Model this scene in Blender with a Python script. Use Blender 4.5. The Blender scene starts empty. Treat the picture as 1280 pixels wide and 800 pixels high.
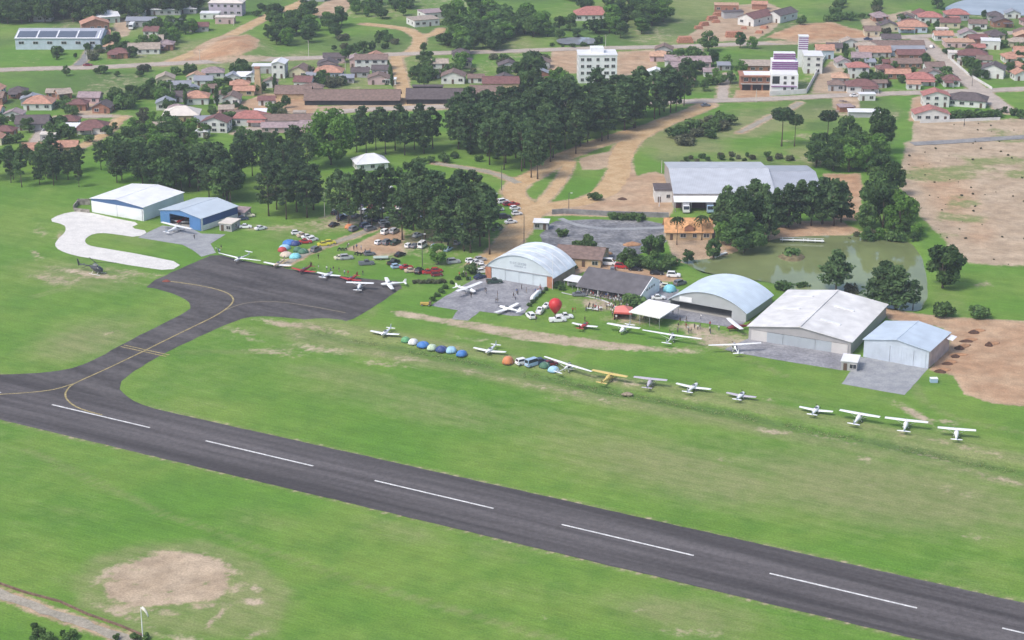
import bpy, bmesh, math, random
import numpy as np
from mathutils import Vector, Matrix, noise as mnoise
from mathutils.geometry import tessellate_polygon
random.seed(7)
R = math.radians
scene = bpy.context.scene
COL = scene.collection
# ------------------------------------------------------------------ camera
F_PX, YH, HC = 2400.0, -437.0, 186.0
TH = math.atan2(400 - YH, F_PX)
CT, ST = math.cos(TH), math.sin(TH)
def G(px, py, z=0.0):
    """photo pixel (1280x800) -> world x, y on the plane at height z"""
    x, y = px - 640.0, 400.0 - py
    dx, dy, dz = x, F_PX * CT + y * ST, -F_PX * ST + y * CT
    t = (HC - z) / -dz
    return Vector((dx * t, dy * t))
def G3(px, py, z=0.0):
    g = G(px, py, z)
    return Vector((g.x, g.y, z))
cam = bpy.data.cameras.new('camera')
cam.sensor_width = 36; cam.lens = F_PX / 1280 * 36
cam.clip_start = 1; cam.clip_end = 30000
camo = bpy.data.objects.new('camera', cam); COL.objects.link(camo)
camo.location = (0, 0, HC); camo.rotation_euler = (math.pi / 2 - TH, 0, 0)
scene.camera = camo
# ------------------------------------------------------------------ tagging
def tag(o, label=None, cat=None, group=None, kind=None):
    if label: o['label'] = label
    if cat: o['category'] = cat
    if group: o['group'] = group
    if kind: o['kind'] = kind
    return o
def empty(name, loc, rz=0.0, label=None, cat=None, group=None):
    o = bpy.data.objects.new(name, None); COL.objects.link(o)
    o.empty_display_size = .5
    o.location = loc if len(loc) == 3 else (loc[0], loc[1], 0)
    o.rotation_euler = (0, 0, rz)
    return tag(o, label, cat, group)
def dup(src, parent=None):
    c = src.copy(); COL.objects.link(c)
    if parent is not None: c.parent = parent
    for ch in src.children:
        dup(ch, c)
    return c
PENDING = []      # (object, base label, x for ordering)
def later(o, base, x, cat=None, group=None):
    tag(o, None, cat, group); PENDING.append((o, base, x))
ORD = ['', 'second', 'third', 'fourth', 'fifth', 'sixth', 'seventh', 'eighth', 'ninth', 'tenth', 'eleventh', 'twelfth']
NUM = ['', 'one', 'two', 'three', 'four', 'five', 'six', 'seven', 'eight', 'nine', 'ten', 'eleven', 'twelve', 'thirteen', 'fourteen']
def resolve():
    by = {}
    for o, b, x in PENDING: by.setdefault(b, []).append((x, o))
    for b, l in by.items():
        l.sort(key=lambda t: t[0]); n = len(l)
        for i, (x, o) in enumerate(l):
            if n == 1: o['label'] = b
            elif n == 2: o['label'] = b + (', the left one of two' if i == 0 else ', the right one of two')
            elif i == 0: o['label'] = b + ', leftmost of its kind'
            elif i == n - 1: o['label'] = b + ', rightmost of its kind'
            elif i < 12: o['label'] = b + ', ' + ORD[i] + ' from the left'
            else: o['label'] = b + ', ' + ORD[n - 1 - i] + ' from the right'
# ------------------------------------------------------------------ mesh builder
class MB:
    def __init__(s): s.v, s.f, s.m = [], [], []
    def add(s, vs, fs, mi=0):
        b = len(s.v); s.v.extend([tuple(v) for v in vs])
        for f in fs: s.f.append(tuple(i + b for i in f)); s.m.append(mi)
    def box(s, c, d, rz=0.0, mi=0, M=None):
        x, y, z = d[0] / 2, d[1] / 2, d[2] / 2
        vs = [Vector((a * x, b * y, e * z)) for e in (-1, 1) for b in (-1, 1) for a in (-1, 1)]
        if rz: vs = [Matrix.Rotation(rz, 3, 'Z') @ v for v in vs]
        if M is not None: vs = [M @ v for v in vs]
        c = Vector(c)
        s.add([v + c for v in vs], [(0, 2, 3, 1), (4, 5, 7, 6), (0, 1, 5, 4), (2, 6, 7, 3), (0, 4, 6, 2), (1, 3, 7, 5)], mi)
    def b2(s, x0, x1, y0, y1, z0, z1, mi=0):
        s.box(((x0 + x1) / 2, (y0 + y1) / 2, (z0 + z1) / 2), (abs(x1 - x0), abs(y1 - y0), abs(z1 - z0)), 0, mi)
    def quad(s, a, b, c, d, mi=0): s.add([a, b, c, d], [(0, 1, 2, 3)], mi)
    def slab(s, pts, t, mi=0):
        """flat polygon pts (3D) thickened by t downwards along its normal"""
        P = [Vector(p) for p in pts]
        n = (P[1] - P[0]).cross(P[2] - P[0]).normalized()
        if n.z < 0: P.reverse(); n = -n
        k = len(P); Q = [p - n * t for p in P]
        fs = [tuple(range(k)), tuple(range(2 * k - 1, k - 1, -1))]
        fs += [(i, k + i, k + (i + 1) % k, (i + 1) % k) for i in range(k)]
        s.add(P + Q, fs, mi)
    def prism(s, pts, y0, y1, mi=0):
        """polygon in xz extruded along y"""
        k = len(pts)
        vs = [(x, y0, z) for x, z in pts] + [(x, y1, z) for x, z in pts]
        fs = [tuple(range(k - 1, -1, -1)), tuple(range(k, 2 * k))]
        fs += [(i, (i + 1) % k, k + (i + 1) % k, k + i) for i in range(k)]
        s.add(vs, fs, mi)
    def tube(s, p0, p1, r0, r1=None, n=8, mi=0, cap=True):
        r1 = r0 if r1 is None else r1
        p0, p1 = Vector(p0), Vector(p1); d = (p1 - p0).normalized()
        u = d.orthogonal().normalized(); w = d.cross(u)
        vs = [p + (u * math.cos(2 * math.pi * i / n) + w * math.sin(2 * math.pi * i / n)) * r for p, r in ((p0, r0), (p1, r1)) for i in range(n)]
        fs = [(i, (i + 1) % n, n + (i + 1) % n, n + i) for i in range(n)]
        if cap: fs += [tuple(range(n - 1, -1, -1)), tuple(range(n, 2 * n))]
        s.add(vs, fs, mi)
    def loft(s, rings, mi=0, cap=True):
        n = len(rings[0]); vs = [v for r in rings for v in r]; fs = []
        for k in range(len(rings) - 1):
            for i in range(n):
                j = (i + 1) % n
                fs.append((k * n + i, k * n + j, (k + 1) * n + j, (k + 1) * n + i))
        if cap:
            fs.append(tuple(range(n - 1, -1, -1))); fs.append(tuple(range((len(rings) - 1) * n, len(rings) * n)))
        s.add(vs, fs, mi)
    def mesh(s, name, mats, smooth=False, fix=True):
        me = bpy.data.meshes.new(name)
        me.from_pydata(s.v, [], s.f)
        for m in (mats if isinstance(mats, (list, tuple)) else [mats]): me.materials.append(m)
        if max(s.m or [0]) > 0: me.polygons.foreach_set('material_index', s.m)
        if fix:
            bm = bmesh.new(); bm.from_mesh(me); bmesh.ops.recalc_face_normals(bm, faces=bm.faces); bm.to_mesh(me); bm.free()
        if smooth:
            me.polygons.foreach_set('use_smooth', [True] * len(me.polygons))
            if smooth == 'auto':
                try: me.set_sharp_from_angle(angle=R(40))
                except Exception: pass
        me.update()
        return me
    def build(s, name, mats, parent=None, smooth=False, fix=True):
        o = bpy.data.objects.new(name, s.mesh(name, mats, smooth, fix)); COL.objects.link(o)
        if parent is not None: o.parent = parent
        return o
def link(name, me, parent=None, loc=None, rz=0.0):
    o = bpy.data.objects.new(name, me); COL.objects.link(o)
    if parent is not None: o.parent = parent
    if loc is not None: o.location = loc
    if rz: o.rotation_euler = (0, 0, rz)
    return o
# ------------------------------------------------------------------ materials
def S(r, g, b):
    return tuple((c / 255 / 12.92 if c <= 10 else ((c / 255 + .055) / 1.055) ** 2.4) for c in (r, g, b))
_mats = {}
def mat(name, col, rough=.6, metal=0.0, ns=0.0, na=.25, spec=.4, stripes=None, trans=0.0, bump=0.0, rand=0.0, ndetail=4):
    """Principled with object-space noise mottling (ns = scale, na = amount) and optional panel stripes (axis, scale, amount)"""
    if name in _mats: return _mats[name]
    m = bpy.data.materials.new(name); m.use_nodes = True
    nt = m.node_tree; N = nt.nodes; L = nt.links
    b = N['Principled BSDF']
    b.inputs['Roughness'].default_value = rough; b.inputs['Metallic'].default_value = metal
    b.inputs['Specular IOR Level'].default_value = spec
    b.inputs['Base Color'].default_value = (*col, 1)
    m.diffuse_color = (*col, 1)
    val = None
    tc = N.new('ShaderNodeTexCoord')
    def mul(a, bsock):
        x = N.new('ShaderNodeMath'); x.operation = 'MULTIPLY'; L.new(a, x.inputs[0]); L.new(bsock, x.inputs[1]); return x.outputs[0]
    def rng(sock, lo, hi, a=0.3, c=0.7):
        x = N.new('ShaderNodeMapRange'); x.inputs['From Min'].default_value = a; x.inputs['From Max'].default_value = c
        x.inputs['To Min'].default_value = lo; x.inputs['To Max'].default_value = hi; L.new(sock, x.inputs['Value']); return x.outputs['Result']
    if ns:
        n = N.new('ShaderNodeTexNoise'); n.inputs['Scale'].default_value = ns; n.inputs['Detail'].default_value = ndetail
        L.new(tc.outputs['Object'], n.inputs['Vector']); val = rng(n.outputs['Fac'], 1 - na, 1 + na)
        if bump:
            bp = N.new('ShaderNodeBump'); bp.inputs['Strength'].default_value = bump; bp.inputs['Distance'].default_value = .1
            L.new(n.outputs['Fac'], bp.inputs['Height']); L.new(bp.outputs['Normal'], b.inputs['Normal'])
    if stripes:
        ax, sc, am = stripes
        w = N.new('ShaderNodeTexWave'); w.wave_type = 'BANDS'; w.bands_direction = ax; w.inputs['Scale'].default_value = sc
        w.inputs['Distortion'].default_value = .3; w.inputs['Detail'].default_value = 1
        L.new(tc.outputs['Object'], w.inputs['Vector']); r = rng(w.outputs['Fac'], 1 - am, 1 + am, 0, 1)
        val = r if val is None else mul(val, r)
    if rand:
        oi = N.new('ShaderNodeObjectInfo'); r = rng(oi.outputs['Random'], 1 - rand, 1 + rand, 0, 1)
        val = r if val is None else mul(val, r)
    if val is not None:
        mx = N.new('ShaderNodeVectorMath'); mx.operation = 'SCALE'; mx.inputs[0].default_value = col
        L.new(val, mx.inputs['Scale']); L.new(mx.outputs['Vector'], b.inputs['Base Color'])
    _mats[name] = m
    return m
W_PAINT = mat('white_paint', (.78, .79, .80), .45, ns=.6, na=.06)
WALLW = mat('wall_white', (.66, .66, .64), .8, ns=.5, na=.12)
GLASS = mat('dark_glass', (.025, .03, .038), .12, spec=.6)
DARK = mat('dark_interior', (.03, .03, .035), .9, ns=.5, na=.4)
RUBBER = mat('black_rubber', (.02, .02, .02), .8)
STEEL = mat('grey_steel', (.38, .39, .41), .45, .4, ns=1.0, na=.1)
WOOD = mat('weathered_wood', (.16, .12, .085), .85, ns=1.5, na=.3)
CONC = mat('concrete_grey', (.36, .35, .33), .9, ns=.35, na=.15)
FRAMEM = mat('window_frame_paint', (.55, .54, .52), .6)
# ------------------------------------------------------------------ numpy noise
def vnoise(x, y, seed=0):
    rng = np.random.default_rng(seed); T = rng.random((256, 256))
    xi = np.floor(x).astype(int); yi = np.floor(y).astype(int); fx = x - xi; fy = y - yi
    fx = fx * fx * (3 - 2 * fx); fy = fy * fy * (3 - 2 * fy)
    a = T[xi & 255, yi & 255]; b = T[(xi + 1) & 255, yi & 255]; c = T[xi & 255, (yi + 1) & 255]; d = T[(xi + 1) & 255, (yi + 1) & 255]
    return a * (1 - fx) * (1 - fy) + b * fx * (1 - fy) + c * (1 - fx) * fy + d * fx * fy
def fbm(x, y, seed=0, o=4):
    r = 0; a = .5
    for k in range(o): r = r + a * vnoise(x * 2 ** k, y * 2 ** k, seed + k); a *= .5
    return r / (1 - .5 ** o)
SKYS, SUNS, HAZE, EXPO = 0.15, 2.0, 0.00017, 0.48
# ================================================================== GROUND DATA (photo pixels)
RUNWAY = [(-260, 410.1), (640, 611), (1240, 745), (1560, 816.5), (1560, 898.2), (1150, 800), (340, 606), (-260, 462.3)]
TAXI = [(-60, 470), (39, 467), (70, 464), (98, 459), (130, 443), (165, 424), (205, 404), (232, 391), (239, 384), (235, 376), (222, 369), (200, 362), (176, 358), (245, 327), (270, 317), (300, 325), (345, 334), (400, 342), (450, 348), (512, 353), (472, 381), (431, 405), (395, 401), (350, 396), (320, 395), (295, 400), (220, 434), (172, 461), (154, 474), (149, 484), (155, 493), (172, 504), (200, 513), (260, 527), (200, 545), (-60, 500)]
LOOP = [(60, 276), (75, 268), (95, 264), (115, 266), (148, 274), (176, 279), (162, 285), (187, 289), (172, 297), (145, 293), (125, 291), (112, 294), (106, 300), (108, 305), (115, 308), (140, 312), (180, 319), (229, 329), (213, 339), (170, 333), (130, 326), (90, 319), (74, 313), (68, 306), (72, 299), (80, 292), (83, 286), (80, 281)]
PAD = [(172, 297), (188, 289), (203, 282), (240, 286), (252, 292), (282, 293), (263, 305), (270, 316), (252, 321), (240, 312), (228, 306)]
APRON_ARCH = [(592, 349), (608, 345), (684, 359), (664, 381), (652, 395), (640, 395), (600, 389), (585, 401), (565, 399), (572, 388), (538, 382)]
APRON_WIDE = [(834, 384), (933, 401), (930, 405), (918, 410), (880, 404), (828, 398)]
APRON_BIG = [(905, 437), (936, 423), (1064, 443), (1052, 463), (930, 443)]
APRON_BLUE = [(1076, 446), (1161, 460), (1145, 478), (1131, 494), (1052, 480), (1064, 463)]
GRAVEL = [(688, 277), (720, 274), (838, 276), (840, 300), (800, 318), (768, 326), (735, 325), (690, 318), (672, 300)]
SHED_YARD = [(822, 355), (850, 362), (836, 384), (832, 378), (805, 374)]
POND = [(850, 322), (870, 324), (905, 320), (930, 311), (960, 300), (985, 295), (1050, 293), (1100, 295), (1135, 300), (1150, 320), (1156, 345), (1157, 370), (1148, 386), (1120, 384), (1080, 376), (1040, 366), (1005, 362), (985, 358), (965, 350), (930, 346), (880, 338)]
LAKE = [(1178, 11), (1200, 0), (1240, -6), (1400, -14), (1420, 17), (1240, 18.5), (1205, 16.5)]
LAGOON = [(696, 46.5), (745, 46), (747, 55), (697, 55)]
DIRT_ROADS = [  # name, half width m, pts
 ('dirt_road', 4.3, [(600, 332), (622, 318), (640, 298), (652, 280), (664, 266), (690, 257), (730, 253), (758, 241), (775, 216), (774, 196), (790, 173), (832, 152), (868, 139), (884, 131)]),
 ('dirt_road', 4.0, [(668, 264), (650, 252), (640, 240), (650, 228), (668, 219), (688, 207), (704, 196), (740, 182), (775, 170), (815, 158)]),
 ('dirt_road', 2.0, [(672, 258), (690, 240), (706, 218), (712, 202)]),
 ('dirt_road', 1.6, [(648, 229), (620, 217), (590, 211), (545, 204)]),
 ('dirt_road', 2.8, [(507, 134), (504, 112), (500, 90), (494, 70)]),
 ('dirt_road', 3.0, [(498, 71), (512, 67), (524, 56), (525, 46), (510, 37), (486, 33), (456, 30)]),
 ('dirt_road', 2.6, [(527, 46), (545, 42), (552, 36)]),
 ('dirt_road', 3.2, [(205, 81), (240, 68), (290, 43), (320, 28), (345, 15), (372, 6), (400, -8)]),
 ('dirt_road', 2.2, [(395, 18), (375, 10), (345, 14)]),
 ('dirt_road', 2.2, [(92, 187), (110, 179), (133, 166), (148, 150), (156, 146)]),
 ('dirt_road', 1.5, [(924, 166), (940, 158), (962, 146), (990, 135), (1000, 128)]),
 ('dirt_road', 1.4, [(355, 331), (392, 313), (425, 301), (460, 289), (500, 270), (540, 262)]),
 ('dirt_road', 1.3, [(-80, 712), (-20, 734), (30, 753), (60, 765), (100, 778), (140, 792), (170, 806)]),
]
STREETS = [
 ('street', 4.2, [(-120, 92), (39, 86), (130, 84), (200, 80), (340, 74), (430, 71), (490, 68), (560, 66), (640, 64), (720, 61), (860, 58), (930, 55), (1005, 53), (1105, 48), (1155, 45), (1240, 42), (1400, 36)]),
 ('street', 3.8, [(300, 166), (340, 156), (385, 145), (437, 138), (507, 135), (570, 133), (650, 131), (740, 129), (857, 127), (890, 126), (960, 124), (1055, 119), (1142, 116), (1240, 113), (1400, 106)]),
 ('street', 4.2, [(1148, 48), (1175, 70), (1200, 94), (1226, 114), (1260, 140)]),
 ('street', 2.2, [(903, 124), (904, 108), (910, 92)]),
 ('street', 2.0, [(872, 60), (876, 74), (880, 88)]),
 ('street', 3.0, [(1140, 180), (1180, 178), (1240, 174), (1330, 168)]),
 ('street', 2.2, [(97, 82), (108, 72), (113, 62), (116, 52)]),
 ('street', 2.6, [(38, 186), (50, 170), (60, 152), (75, 146), (110, 146), (140, 145)]),
]
def chaikin(pts, n=2, closed=True):
    for _ in range(n):
        q = []
        m = len(pts)
        for i in range(m if closed else m - 1):
            a, b = pts[i], pts[(i + 1) % m]
            q += [a * .75 + b * .25, a * .25 + b * .75]
        if not closed: q = [pts[0]] + q + [pts[-1]]
        pts = q
    return pts
def resample(pts, step, closed):
    out = []
    m = len(pts)
    for i in range(m if closed else m - 1):
        a, b = pts[i], pts[(i + 1) % m]; d = (b - a).length; k = max(1, int(d / step))
        for j in range(k): out.append(a.lerp(b, j / k))
    if not closed: out.append(pts[-1])
    return out
def sheet(name, ppx, z, m, smooth=1, jit=.15, step=2.5, label=None, world=None, kind='structure'):
    P = world or [G(*p) for p in ppx]
    P = chaikin(P, smooth) if smooth else P
    P = resample(P, step, True)
    P = [p + Vector((mnoise.noise((p.x * .35, p.y * .35, 1.7)), mnoise.noise((p.x * .35, p.y * .35, 9.1)))) * jit * 2 for p in P]
    V = [Vector((p.x, p.y, z)) for p in P]
    tris = tessellate_polygon([V])
    mb = MB(); mb.add(V, [tuple(t) for t in tris])
    me = mb.mesh(name, m)
    for f in me.polygons: pass
    o = bpy.data.objects.new(name, me); COL.objects.link(o)
    bm = bmesh.new(); bm.from_mesh(me)
    for f in bm.faces:
        if f.normal.z < 0: f.normal_flip()
    bm.to_mesh(me); bm.free()
    tag(o, label, None, None, kind)
    return o
def strip(name, ppx, hw, z, m, label=None, jit=.25, smooth=2, kind='structure', parent=None, world=None, step=2.0):
    P = world or [G(*p) for p in ppx]
    P = resample(chaikin(P, smooth, False), step, False)
    mb = MB(); n = len(P); vs = []
    for i, p in enumerate(P):
        t = (P[min(i + 1, n - 1)] - P[max(i - 1, 0)]).normalized(); nn = Vector((-t.y, t.x))
        for s in (-1, 1):
            w = hw + jit * 2 * mnoise.noise((p.x * .3 + s * 50, p.y * .3, 3.3))
            q = p + nn * s * w; vs.append((q.x, q.y, z))
    fs = [(2 * i, 2 * i + 2, 2 * i + 3, 2 * i + 1) for i in range(n - 1)]
    mb.add(vs, fs)
    o = mb.build(name, m, parent, fix=False)
    bm = bmesh.new(); bm.from_mesh(o.data)
    for f in bm.faces:
        if f.normal.z < 0: f.normal_flip()
    bm.to_mesh(o.data); bm.free()
    return tag(o, label, None, None, kind)
# ---------------------------------------------------------------- ground grid
def axis(lo, hi, step, far0, far1):
    a = list(np.arange(lo, hi + .01, step)); s = step; x = lo; left = []
    while x > far0: s *= 1.35; x -= s; left.append(x)
    s = step; x = hi; right = []
    while x < far1: s *= 1.35; x += s; right.append(x)
    return np.array(left[::-1] + a + right)
XS = axis(-340, 340, 1.7, -9000, 9000); YS = axis(325, 1180, 1.7, -600, 16000)
GX, GY = np.meshgrid(XS, YS)
def PIX(x, y, z=0.0):
    dy = y; dz = z - HC
    zc = dy * CT - dz * ST; yc = dy * ST + dz * CT
    zc = np.where(zc < 30, 30, zc)
    return 640 + F_PX * x / zc, 400 - F_PX * yc / zc
PX, PY = PIX(GX, GY)
def poly_mask(pts, feather=3.0, x=None, y=None):
    """1 inside, fading over feather px outside (pixel-space polygon), computed on ground vertices"""
    X = PX if x is None else x; Y = PY if y is None else y
    P = np.array(pts, float); out = np.zeros(X.shape)
    bx = (X > P[:, 0].min() - feather * 2) & (X < P[:, 0].max() + feather * 2) & (Y > P[:, 1].min() - feather * 2) & (Y < P[:, 1].max() + feather * 2)
    x, y = X[bx], Y[bx]
    if x.size == 0: return out
    ins = np.zeros(x.shape, bool); dm = np.full(x.shape, 1e9); n = len(P)
    for i in range(n):
        x0, y0 = P[i]; x1, y1 = P[(i + 1) % n]
        c = ((y0 > y) != (y1 > y)); xx = (x1 - x0) * (y - y0) / ((y1 - y0) or 1e-9) + x0
        ins ^= c & (x < xx)
        t = np.clip(((x - x0) * (x1 - x0) + (y - y0) * (y1 - y0)) / ((x1 - x0) ** 2 + (y1 - y0) ** 2 + 1e-9), 0, 1)
        d = np.hypot(x - x0 - t * (x1 - x0), (y - y0 - t * (y1 - y0)) * 1.8); dm = np.minimum(dm, d)
    sd = np.where(ins, dm, -dm)
    out[bx] = np.clip(.5 + sd / (2 * feather), 0, 1)
    return out
def blob(cx, cy, rx, ry, rot=0.0, soft=.5):
    c, s = math.cos(R(rot)), math.sin(R(rot))
    u = ((PX - cx) * c + (PY - cy) * s) / rx; v = (-(PX - cx) * s + (PY - cy) * c) / ry
    d = np.sqrt(u * u + v * v)
    return np.clip((1 + soft - d) / (2 * soft), 0, 1)
def line_dist(pts):
    P = [G(*p) for p in pts]; dm = np.full(GX.shape, 1e9)
    for a, b in zip(P[:-1], P[1:]):
        dx, dy = b.x - a.x, b.y - a.y
        t = np.clip(((GX - a.x) * dx + (GY - a.y) * dy) / (dx * dx + dy * dy), 0, 1)
        dm = np.minimum(dm, np.hypot(GX - a.x - t * dx, GY - a.y - t * dy))
    return dm
DITCH = [(398, 415), (440, 424), (500, 434), (560, 446), (620, 458), (660, 466), (700, 474), (760, 488), (800, 494), (900, 513), (1000, 533), (1100, 552), (1240, 582), (1400, 614)]
dry = np.zeros(GX.shape); soil = np.zeros(GX.shape); red = np.zeros(GX.shape); lush = np.zeros(GX.shape)
def up(a, m, v=1.0): np.maximum(a, m * v, out=a)
# olive / dry turf
for b in [(560, 515, 110, 22, 8, .6, .7), (430, 470, 90, 16, 8, .6, .7), (860, 590, 210, 40, 12, .6, .9), (1110, 615, 230, 52, 8, .6, 1.0), (1180, 560, 150, 24, 10, .6, .8), (690, 530, 160, 26, 10, .7, .6), (480, 490, 150, 24, 8, .7, .6), (930, 560, 110, 18, 10, .6, .5), (420, 420, 130, 12, 4, .5, .75), (110, 425, 80, 26, -12, .6, .9), (100, 345, 90, 20, 5, .6, .8), (860, 770, 120, 30, 8, .6, .8), (500, 665, 80, 18, 8, .6, .6), (620, 690, 70, 16, 8, .7, .5), (80, 640, 70, 14, 5, .7, .5), (700, 460, 120, 8, 10, .6, .5), (1010, 500, 90, 10, 10, .6, .5), (800, 525, 100, 12, 10, .7, .4), (640, 430, 40, 8, 8, .6, .6), (170, 302, 40, 8, 10, .6, .5), (370, 290, 60, 10, -10, .6, .6), (1000, 640, 120, 14, 10, .6, .5), (1190, 380, 40, 20, 40, .6, .5), (860, 35, 70, 26, -20, .5, .8), (660, 740, 110, 18, 5, .7, .4), (330, 650, 60, 14, 5, .7, .5), (300, 745, 70, 30, 10, .5, .9), (130, 735, 60, 18, 10, .5, .8)]:
    up(dry, blob(*b[:6]), b[6])
# bare soil
up(soil, poly_mask([(134, 722), (150, 707), (185, 696), (215, 690), (252, 691), (276, 702), (286, 718), (284, 738), (275, 749), (240, 753), (210, 757), (170, 757), (135, 748), (128, 738)], 9)); up(red, poly_mask([(120, 735), (150, 700), (220, 684), (290, 700), (296, 745), (220, 765), (130, 755)], 8), .12)
for b in [(138, 716, 26, 7, -30, .9, .8), (280, 708, 24, 8, 30, .9, .75), (215, 692, 44, 5, 0, .9, .7), (160, 760, 44, 5, 6, .9, .75), (262, 757, 30, 4, -6, .9, .75), (292, 735, 14, 7, 0, .9, .7)]: up(soil, blob(*b[:6]), b[6])
soil *= 1 - .55 * np.maximum.reduce([blob(253, 730, 9, 4, -50, .6), blob(170, 712, 12, 2, -10, .6), blob(190, 735, 34, 1.4, 12, .6), blob(205, 748, 36, 1.3, 10, .6), blob(158, 728, 26, 1.2, 10, .6)])
for b in [(318, 735, 14, 5, 10, .7, .75), (317, 752, 17, 5, 8, .6, .85), (270, 772, 30, 4, -42, .7, .75), (150, 768, 50, 4, 22, .8, .75), (205, 765, 25, 5, 5, .8, .6), (225, 797, 40, 5, 6, .8, .6), (320, 793, 24, 4, -10, .8, .6), (300, 414, 26, 4, 12, .8, .65), (360, 406, 40, 5, 8, .8, .72), (405, 411, 36, 3.5, 10, .8, .7), (345, 440, 46, 7, 6, .9, .55), (400, 437, 44, 6, 6, .9, .6), (480, 456, 46, 4, 8, .9, .55), (310, 425, 40, 6, 4, .9, .4), (140, 415, 16, 2.6, -18, .8, .55), (70, 350, 36, 8, 8, .8, .62), (110, 342, 60, 5, 10, .8, .66), (165, 341, 40, 5, 6, .9, .6), (50, 290, 14, 8, 30, .8, .5), (78, 298, 10, 8, 60, .7, .7), (45, 318, 12, 5, 30, .8, .6), (96, 350, 26, 4, -20, .8, .55), (590, 424, 24, 3, 5, .9, .55), (580, 520, 50, 5, 6, .95, .4), (905, 575, 45, 4, 25, .9, .45), (1195, 615, 50, 7, 10, .9, .45), (1180, 640, 40, 4, 8, .9, .35), (1225, 672, 30, 4, 8, .9, .5), (1090, 605, 70, 4, 8, .9, .4), (700, 500, 26, 3, 8, .9, .5), (800, 508, 30, 3, 8, .9, .4), (1080, 575, 12, 8, 0, .8, .5), (960, 500, 14, 3, 10, .8, .55), (1145, 518, 36, 5, 30, .7, .8), (1185, 528, 18, 4, 10, .8, .7), (790, 762, 20, 2.5, 12, .9, .55), (870, 790, 60, 10, 8, .9, .4), (680, 770, 30, 5, 8, .9, .35), (850, 438, 40, 5, 4, .8, .6), (900, 425, 45, 12, 8, .7, .75), (870, 412, 40, 7, 8, .7, .75), (950, 425, 30, 6, 20, .7, .6), (1230, 356, 14, 4, 0, .7, .6), (600, 400, 40, 5, 8, .8, .3), (500, 310, 36, 14, -20, .7, .65), (560, 330, 40, 8, 0, .7, .4), (430, 276, 70, 14, -8, .7, .6), (540, 300, 80, 22, 0, .7, .55), (340, 285, 50, 5, 0, .8, .6), (370, 345, 60, 4, 5, .8, .0), (640, 285, 18, 14, 0, .7, .6), (700, 385, 14, 5, 0, .8, .4), (745, 380, 30, 8, 8, .7, .75), (790, 400, 40, 10, 5, .7, .6), (1040, 548, 60, 3, 12, .8, .55), (1150, 566, 60, 3, 12, .8, .5), (860, 498, 40, 3, 12, .8, .4), (960, 518, 40, 3, 12, .8, .4)]:
    up(soil, blob(*b[:6]), b[6])
up(soil, poly_mask([(485, 387), (500, 387), (550, 396), (600, 403), (650, 411), (700, 417), (760, 426), (822, 433), (825, 440), (760, 438), (700, 432), (640, 424), (580, 411), (530, 401), (495, 396)], 4), .72)
SAND = [(1122, 222), (1132, 182), (1165, 150), (1150, 150), (1420, 145), (1420, 340), (1240, 332), (1195, 326), (1180, 300), (1150, 270), (1125, 235)]
up(soil, poly_mask(SAND, 6), .95); up(red, poly_mask(SAND, 8), .15)
for b in [(1190, 245, 40, 28, 40, .6, .55), (1160, 220, 30, 16, 50, .6, .5), (1225, 290, 24, 20, 0, .6, .4)]: up(red, blob(*b[:6]), b[6])
for pl, rd in [([(1100, 383), (1150, 392), (1185, 396), (1420, 408), (1420, 520), (1240, 505), (1205, 492), (1190, 470), (1160, 462), (1186, 430), (1180, 410), (1110, 400)], .6),
               ([(215, 80), (250, 66), (290, 48), (310, 42), (325, 52), (322, 66), (300, 74), (250, 77)], .8),
               ([(955, 48), (975, 40), (1000, 30), (1040, 27), (1060, 34), (1100, 42), (1100, 49), (1000, 53)], .85),
               ([(848, 52), (870, 38), (890, 22), (905, 8), (960, 3), (985, 14), (965, 40), (945, 50), (900, 52)], .3),
               ([(775, 238), (800, 218), (820, 214), (842, 222), (842, 262), (836, 272), (700, 270), (672, 270), (690, 258), (740, 255)], .45),
               ([(770, 190), (784, 184), (790, 205), (800, 225), (776, 238), (740, 255), (755, 235)], .5),
               ([(1028, 217), (1076, 217), (1080, 240), (1072, 276), (1040, 276), (1026, 240)], .7),
               ([(835, 300), (842, 330), (870, 325), (905, 320), (900, 300), (895, 275), (840, 275)], .35),
               ([(965, 302), (1050, 294), (1080, 290), (1050, 276), (1000, 276), (900, 300), (905, 318)], .6),
               ([(690, 330), (715, 325), (760, 326), (850, 345), (855, 352), (828, 352), (740, 336), (720, 344), (705, 350), (694, 344)], .6),
               ([(1014, 117), (1055, 117), (1058, 90), (1040, 75), (1020, 95)], .2), ([(1140, 122), (1160, 118), (1160, 152), (1135, 152)], .5), ([(1140, 152), (1420, 145), (1420, 172), (1140, 178)], .15),
               ([(690, 62), (724, 62), (724, 92), (682, 92)], .5), ([(770, 64), (820, 62), (822, 88), (780, 95), (770, 95)], .5), ([(920, 112), (965, 112), (965, 124), (915, 125)], .7),
               ([(320, 121), (330, 116), (388, 122), (400, 134), (385, 146), (330, 136), (300, 145), (262, 150), (265, 140)], .6), ([(400, 132), (510, 129), (600, 128), (600, 136), (400, 142)], .3),
               ([(142, 30), (150, 22), (168, 30), (160, 45), (142, 48)], .2), ([(600, 322), (630, 302), (640, 312), (620, 322), (600, 335)], .8), ([(430, 312), (455, 300), (490, 282), (505, 290), (500, 316), (470, 320)], .55),
               ([(95, 128), (125, 126), (140, 138), (130, 146), (95, 146)], .2), ([(1075, 25), (1110, 18), (1140, 12), (1140, 22), (1080, 36)], .1), ([(390, 12), (410, 0), (450, -6), (430, 18), (400, 24)], .4),
               ([(722, 198), (772, 186), (766, 204), (750, 213), (728, 212)], .25), ([(1040, 110), (1075, 116), (1075, 148), (1040, 135)], .3)]:
    up(soil, poly_mask(pl, 3.5), .95); up(red, poly_mask(pl, 6), rd)
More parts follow.
